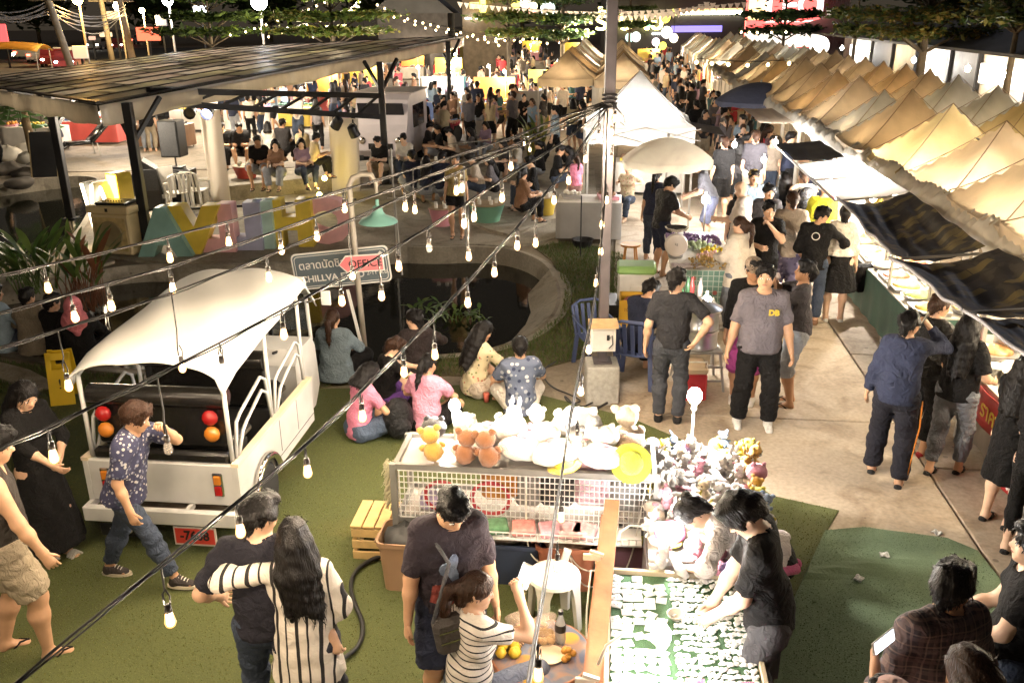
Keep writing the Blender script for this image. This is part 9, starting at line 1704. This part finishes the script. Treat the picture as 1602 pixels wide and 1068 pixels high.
for i,(a,c)in enumerate(((700,700),(712,692),(1465,838),(1382,878),(1342,915))):
 q=ft_(a,c)
 if i<2:b=MB();b.prism([(.045*math.sin(t)*(1+.2*math.cos(t)),.12*math.cos(t))for t in np.linspace(0,2*PI,15)[:-1]],0,.02);b.tube([(-.04,.0,.02),(0,.05,.06),(.04,.0,.02)],.01,5);held('loose_sandal','tan sandal left on the turf behind the girl in pink, %s one'%('left','right')[i],'sandal',(q.x,q.y,.045),(0,0,1.2+i*.3),b,CL('sandal_tan',(.42,.24,.12)))
 else:b=MB();b.grid(lambda u,v:((u-.5)*.07,(v-.5)*.06,.02*math.sin(u*7)*math.sin(v*6)),6,6);o=held('paper_scrap','small crumpled paper scrap on the ground at right, %s one'%('upper','middle','lower')[i-2],'litter',(q.x,q.y,.065 if i>2 else.035),(0,0,i),b,SW,True);thick(o,.004)
q=ft_(612,625);b=MB();r=random.Random(4)
for i in range(60):a=r.uniform(0,2*PI);d=Vector((math.cos(a)*r.uniform(.02,.14),math.sin(a)*r.uniform(.02,.14),.12+r.uniform(0,.14)));b.ball(d,r.uniform(.018,.035),6)
o=held('snack_heap','pale straw-coloured heap of snacks between the sitting girls','snack',(q.x,q.y,.03),(0,0,0),b,M('straw_pale',(.50,.40,.22),.8,var=.3,vs=12))
# strings of bulbs from the steel pole
def glowmat():
 m,n,l,b=newmat('bulb_glow');lw=n.new('ShaderNodeLayerWeight');lw.inputs[0].default_value=.35;r=ramp(n,[(.0,(1,.80,.45)),(.35,(1,.50,.12)),(.9,(1,.30,.04))]);l.new(lw.outputs['Facing'],r.inputs[0]);l.new(r.outputs[0],b.inputs['Emission Color'])
 s_=ramp(n,[(.0,(1,1,1)),(.28,(.06,.06,.06)),(.6,(.028,.028,.028)),(.95,(.02,.02,.02))]);l.new(lw.outputs['Facing'],s_.inputs[0]);l.new(math_(n,l,'MULTIPLY',s_.outputs[0],16),b.inputs['Emission Strength']);b.inputs['Base Color'].default_value=(.6,.45,.3,1);return m
WIREM=M('string_cable',(.02,.018,.017),.55,var=0,bump=0);SOCK=M('bulb_socket',(.03,.022,.018),.4,var=0,bump=0);BULB=glowmat();CLEAR=M('bulb_unlit',(.55,.50,.45),.05,var=0,bump=0,alpha=.35)
bs_=MB();bs_.lathe([(.0001,.062),(.014,.062),(.017,.03),(.013,.02)],n=10);sock_me=bs_.mesh('socket',SOCK,True)
bg_=MB();bg_.lathe([(.014,.025),(.018,.012),(.022,-.012),(.0245,-.026),(.020,-.042),(.009,-.051),(.0001,-.053)],n=14);glow_me=bg_.mesh('bulb',BULB,True);clear_me=bg_.mesh('bulb',CLEAR,True)
P0=Vector((1.0,9.2,0))
def string_path(poly,end,start=P0):
 """poly: picture points of the cable from the pole outwards; end: ground point below its other end"""
 e=Vector((end[0],end[1],0));out=[];n=60
 for i in range(n+1):
  g=start.lerp(e,i/n);z=2.6
  for _ in range(4):
   px_=toPX((g.x,g.y,z))[0];k=0
   xs=[q[0]for q in poly];inc=xs[-1]>xs[0]
   if(px_<min(xs))or(px_>max(xs)):j=(0 if(px_<xs[0])==inc else len(poly)-2)
   else:j=next(j for j in range(len(poly)-1)if min(xs[j],xs[j+1])-1e-6<=px_<=max(xs[j],xs[j+1])+1e-6)
   a,b=poly[j],poly[j+1];u=(px_-a[0])/(b[0]-a[0])if abs(b[0]-a[0])>1e-6 else 0;py_=a[1]+(b[1]-a[1])*u;z=AT(px_,py_,g.y).z
  out.append(Vector((g.x,g.y,z)))
 return out
CAB_=[('topmost',[(944,160),(880,182),(800,215),(681,253),(560,290),(400,335),(258,371),(154,396),(0,430),(-60,442)],P(-60,442,2.55)),('second',[(944,163),(880,190),(800,228),(734,250),(640,286),(500,336),(400,372),(260,418),(163,444),(0,489),(-60,505)],P(-60,505,2.45)),('third',[(944,166),(870,205),(757,250),(608,317),(500,365),(400,407),(255,463),(70,522),(0,543),(-60,560)],P(-60,560,2.4)),('fourth',[(945,170),(880,222),(800,271),(667,357),(560,420),(400,507),(225,597),(66,672),(0,699),(-60,724)],P(-60,724,2.3)),('lowest',[(948,172),(880,270),(800,365),(745,425),(684,491),(625,550),(560,616),(479,694),(390,768),(241,891),(100,1003),(28,1066),(-30,1112)],P(-30,1112,1.95))]
NB=0
def hang(p,drop,lab,grp,lit=True,par=None):
 global NB
 t=thing('string_bulb',lab,'string bulb',p-Vector((0,0,drop)),NB*.7,grp);NB+=1
 b=MB();b.tube([(0,0,drop),(.006,0,drop*.5),(0,.012,.12),(0,.012,.07)],.005,4);b.tube([(0,0,.14),(0,-.014,.10),(0,-.012,.06)],.004,4);b.build('cord',WIREM,t,True);put(bpy.data.objects.new('socket',sock_me),parent=t);put(bpy.data.objects.new('bulb',glow_me if lit else clear_me),parent=t)
 if lit:lamp(t,(0,0,-.03),BULBW,(1,.79,.55),.03)
BULBW=17
def wire(nm,pts,lab):
 b=MB();b.tube(pts,.0062,6);b.tube([q+Vector((.010,0,-.008+.006*math.sin(i*1.3)))for i,q in enumerate(pts)],.0045,5);o=b.build('bulb_string_cable',WIREM,smooth=True);tag(o,lab,'cable')
B_={'topmost':[(68,447),(261,401),(354,375),(537,325),(646,331)],'second':[(110,488),(168,479),(265,449),(437,381),(493,364),(632,327)],'third':[(90,607),(268,578),(417,418),(545,434),(722,273),(713,281),(799,238)],'fourth':[(74,707),(245,705),(343,565),(440,513),(532,471),(593,466),(622,401),(670,385),(741,333),(785,306),(731,404),(725,262)],'lowest':[(251,974),(370,828),(477,722),(564,648),(630,578),(678,558),(731,467),(773,424),(838,383),(809,384),(867,308),(890,277)]}
UNLIT={(245,705),(670,385),(343,565)}
paths={}
for nm,poly,e in CAB_:
 pts=string_path(poly,e);paths[nm]=pts;wire(nm,pts,'%s of the five dark bulb cables fanning left from the steel pole'%nm.replace('topmost','topmost').replace('lowest','lowest and longest'))
 for i,(a,c)in enumerate(sorted(B_[nm])):
  best=min(range(len(pts)),key=lambda k:abs(toPX(pts[k])[0]-a));u=pts[best]
  nb=pts[best+1]if best+1<len(pts)and(toPX(pts[best+1])[0]-a)*(toPX(u)[0]-a)<0 else pts[max(0,best-1)];x0,x1=toPX(u)[0],toPX(nb)[0];f=(a-x0)/(x1-x0)if abs(x1-x0)>.5 else 0;q=u.lerp(nb,max(0,min(1,f)))
  zb=AT(a,c,q.y).z+.03;drop=max(.14,q.z-zb);lit=(a,c)not in UNLIT
  hang(q,drop,'%s bulb hanging on the %s cable, %s from the left along it'%('glowing' if lit else 'unlit clear',nm,ORD[i]),'bulbs on the %s cable'%nm,lit)
FP=[(950,172),(946,300),(935,440),(920,520),(905,580),(890,660),(878,740),(868,800),(860,860),(848,930),(838,985),(825,1068),(815,1130)]
def by_row(px_,py_,frac):pass
e=P(815,1130,2.0);fp=[]
for i,(a,c)in enumerate(FP):
 u=i/(len(FP)-1);Y=9.1+(e.y-9.1)*u**.8;fp.append(AT(a,c,Y))
wire('front',fp,'dark bulb cable dropping beside the steel pole towards the camera')
for i,(a,c)in enumerate(((949,312),(942,350),(940,393),(933,441),(921,543),(909,607),(903,682),(878,800),(872,873),(842,1035))):
 k=min(range(len(FP)-1),key=lambda k:0 if FP[k][1]<=c-22<=FP[k+1][1]else abs(FP[k][1]-c));u=(c-22-FP[k][1])/(FP[k+1][1]-FP[k][1]);q=fp[k].lerp(fp[k+1],max(0,min(1,u)));g=AT(a,c,q.y);q.x=g.x;hang(q,max(.13,q.z-g.z-.03),'glowing bulb on the cable that drops beside the pole, %s from the top'%ORD[i],'bulbs on the cable beside the pole')
for i,(a,c)in enumerate(((962,183),(957,205),(958,218),(956,248),(937,213),(916,247))):
 g=AT(a,c,9.0 if i<4 else 9.05);hang(g+Vector((0,0,.16)),.16,'glowing bulb clustered near the top of the steel pole, %s of the cluster'%ORD[i],'bulbs clustered on the steel pole')
b=MB();b.tube([AT(958,160,9.05),AT(963,185,9.0),AT(959,215,9.0),AT(957,252,9.0)],.008,5);b.tube([AT(940,162,9.1),AT(936,195,9.05),AT(918,225,9.05)],.008,5);o=b.build('bulb_string_cable',WIREM,smooth=True);tag(o,'short cable with a cluster of bulbs down the steel pole face','cable')
for i,(a,c)in enumerate(((820,224),(829,233))):g=AT(a,c,16);hang(g+Vector((0,0,.3)),.3,'glowing bulb before the yellow-green shrub, %s of two'%('left','right')[i],'bulbs before the shrub')
b=MB();b.tube([AT(944,161,9.2),AT(880,195,12.5),AT(825,214,16),AT(700,226,18)],.008,5);o=b.build('bulb_string_cable',WIREM,smooth=True);tag(o,'far bulb cable running from the pole over the diners','cable')
for i,(nm,poly,e)in enumerate(CAB_):
 q=paths[nm][-1];far=Vector((q.x-1.2-.3*i*0,max(.4,q.y-2.4),q.z+.25));b=MB();b.tube([q.lerp(far,u)-Vector((0,0,.18*math.sin(PI*u)))for u in np.linspace(0,1,8)],.0085,5);o=b.build('bulb_string_cable',WIREM,smooth=True);tag(o,'outer end of the %s bulb cable beyond the left picture edge'%nm,'cable')
 for k in(.25,.7):r_=q.lerp(far,k)-Vector((0,0,.18*math.sin(PI*k)));hang(r_,.22,'glowing bulb on the outer end of the %s cable'%nm,'bulbs beyond the left edge')
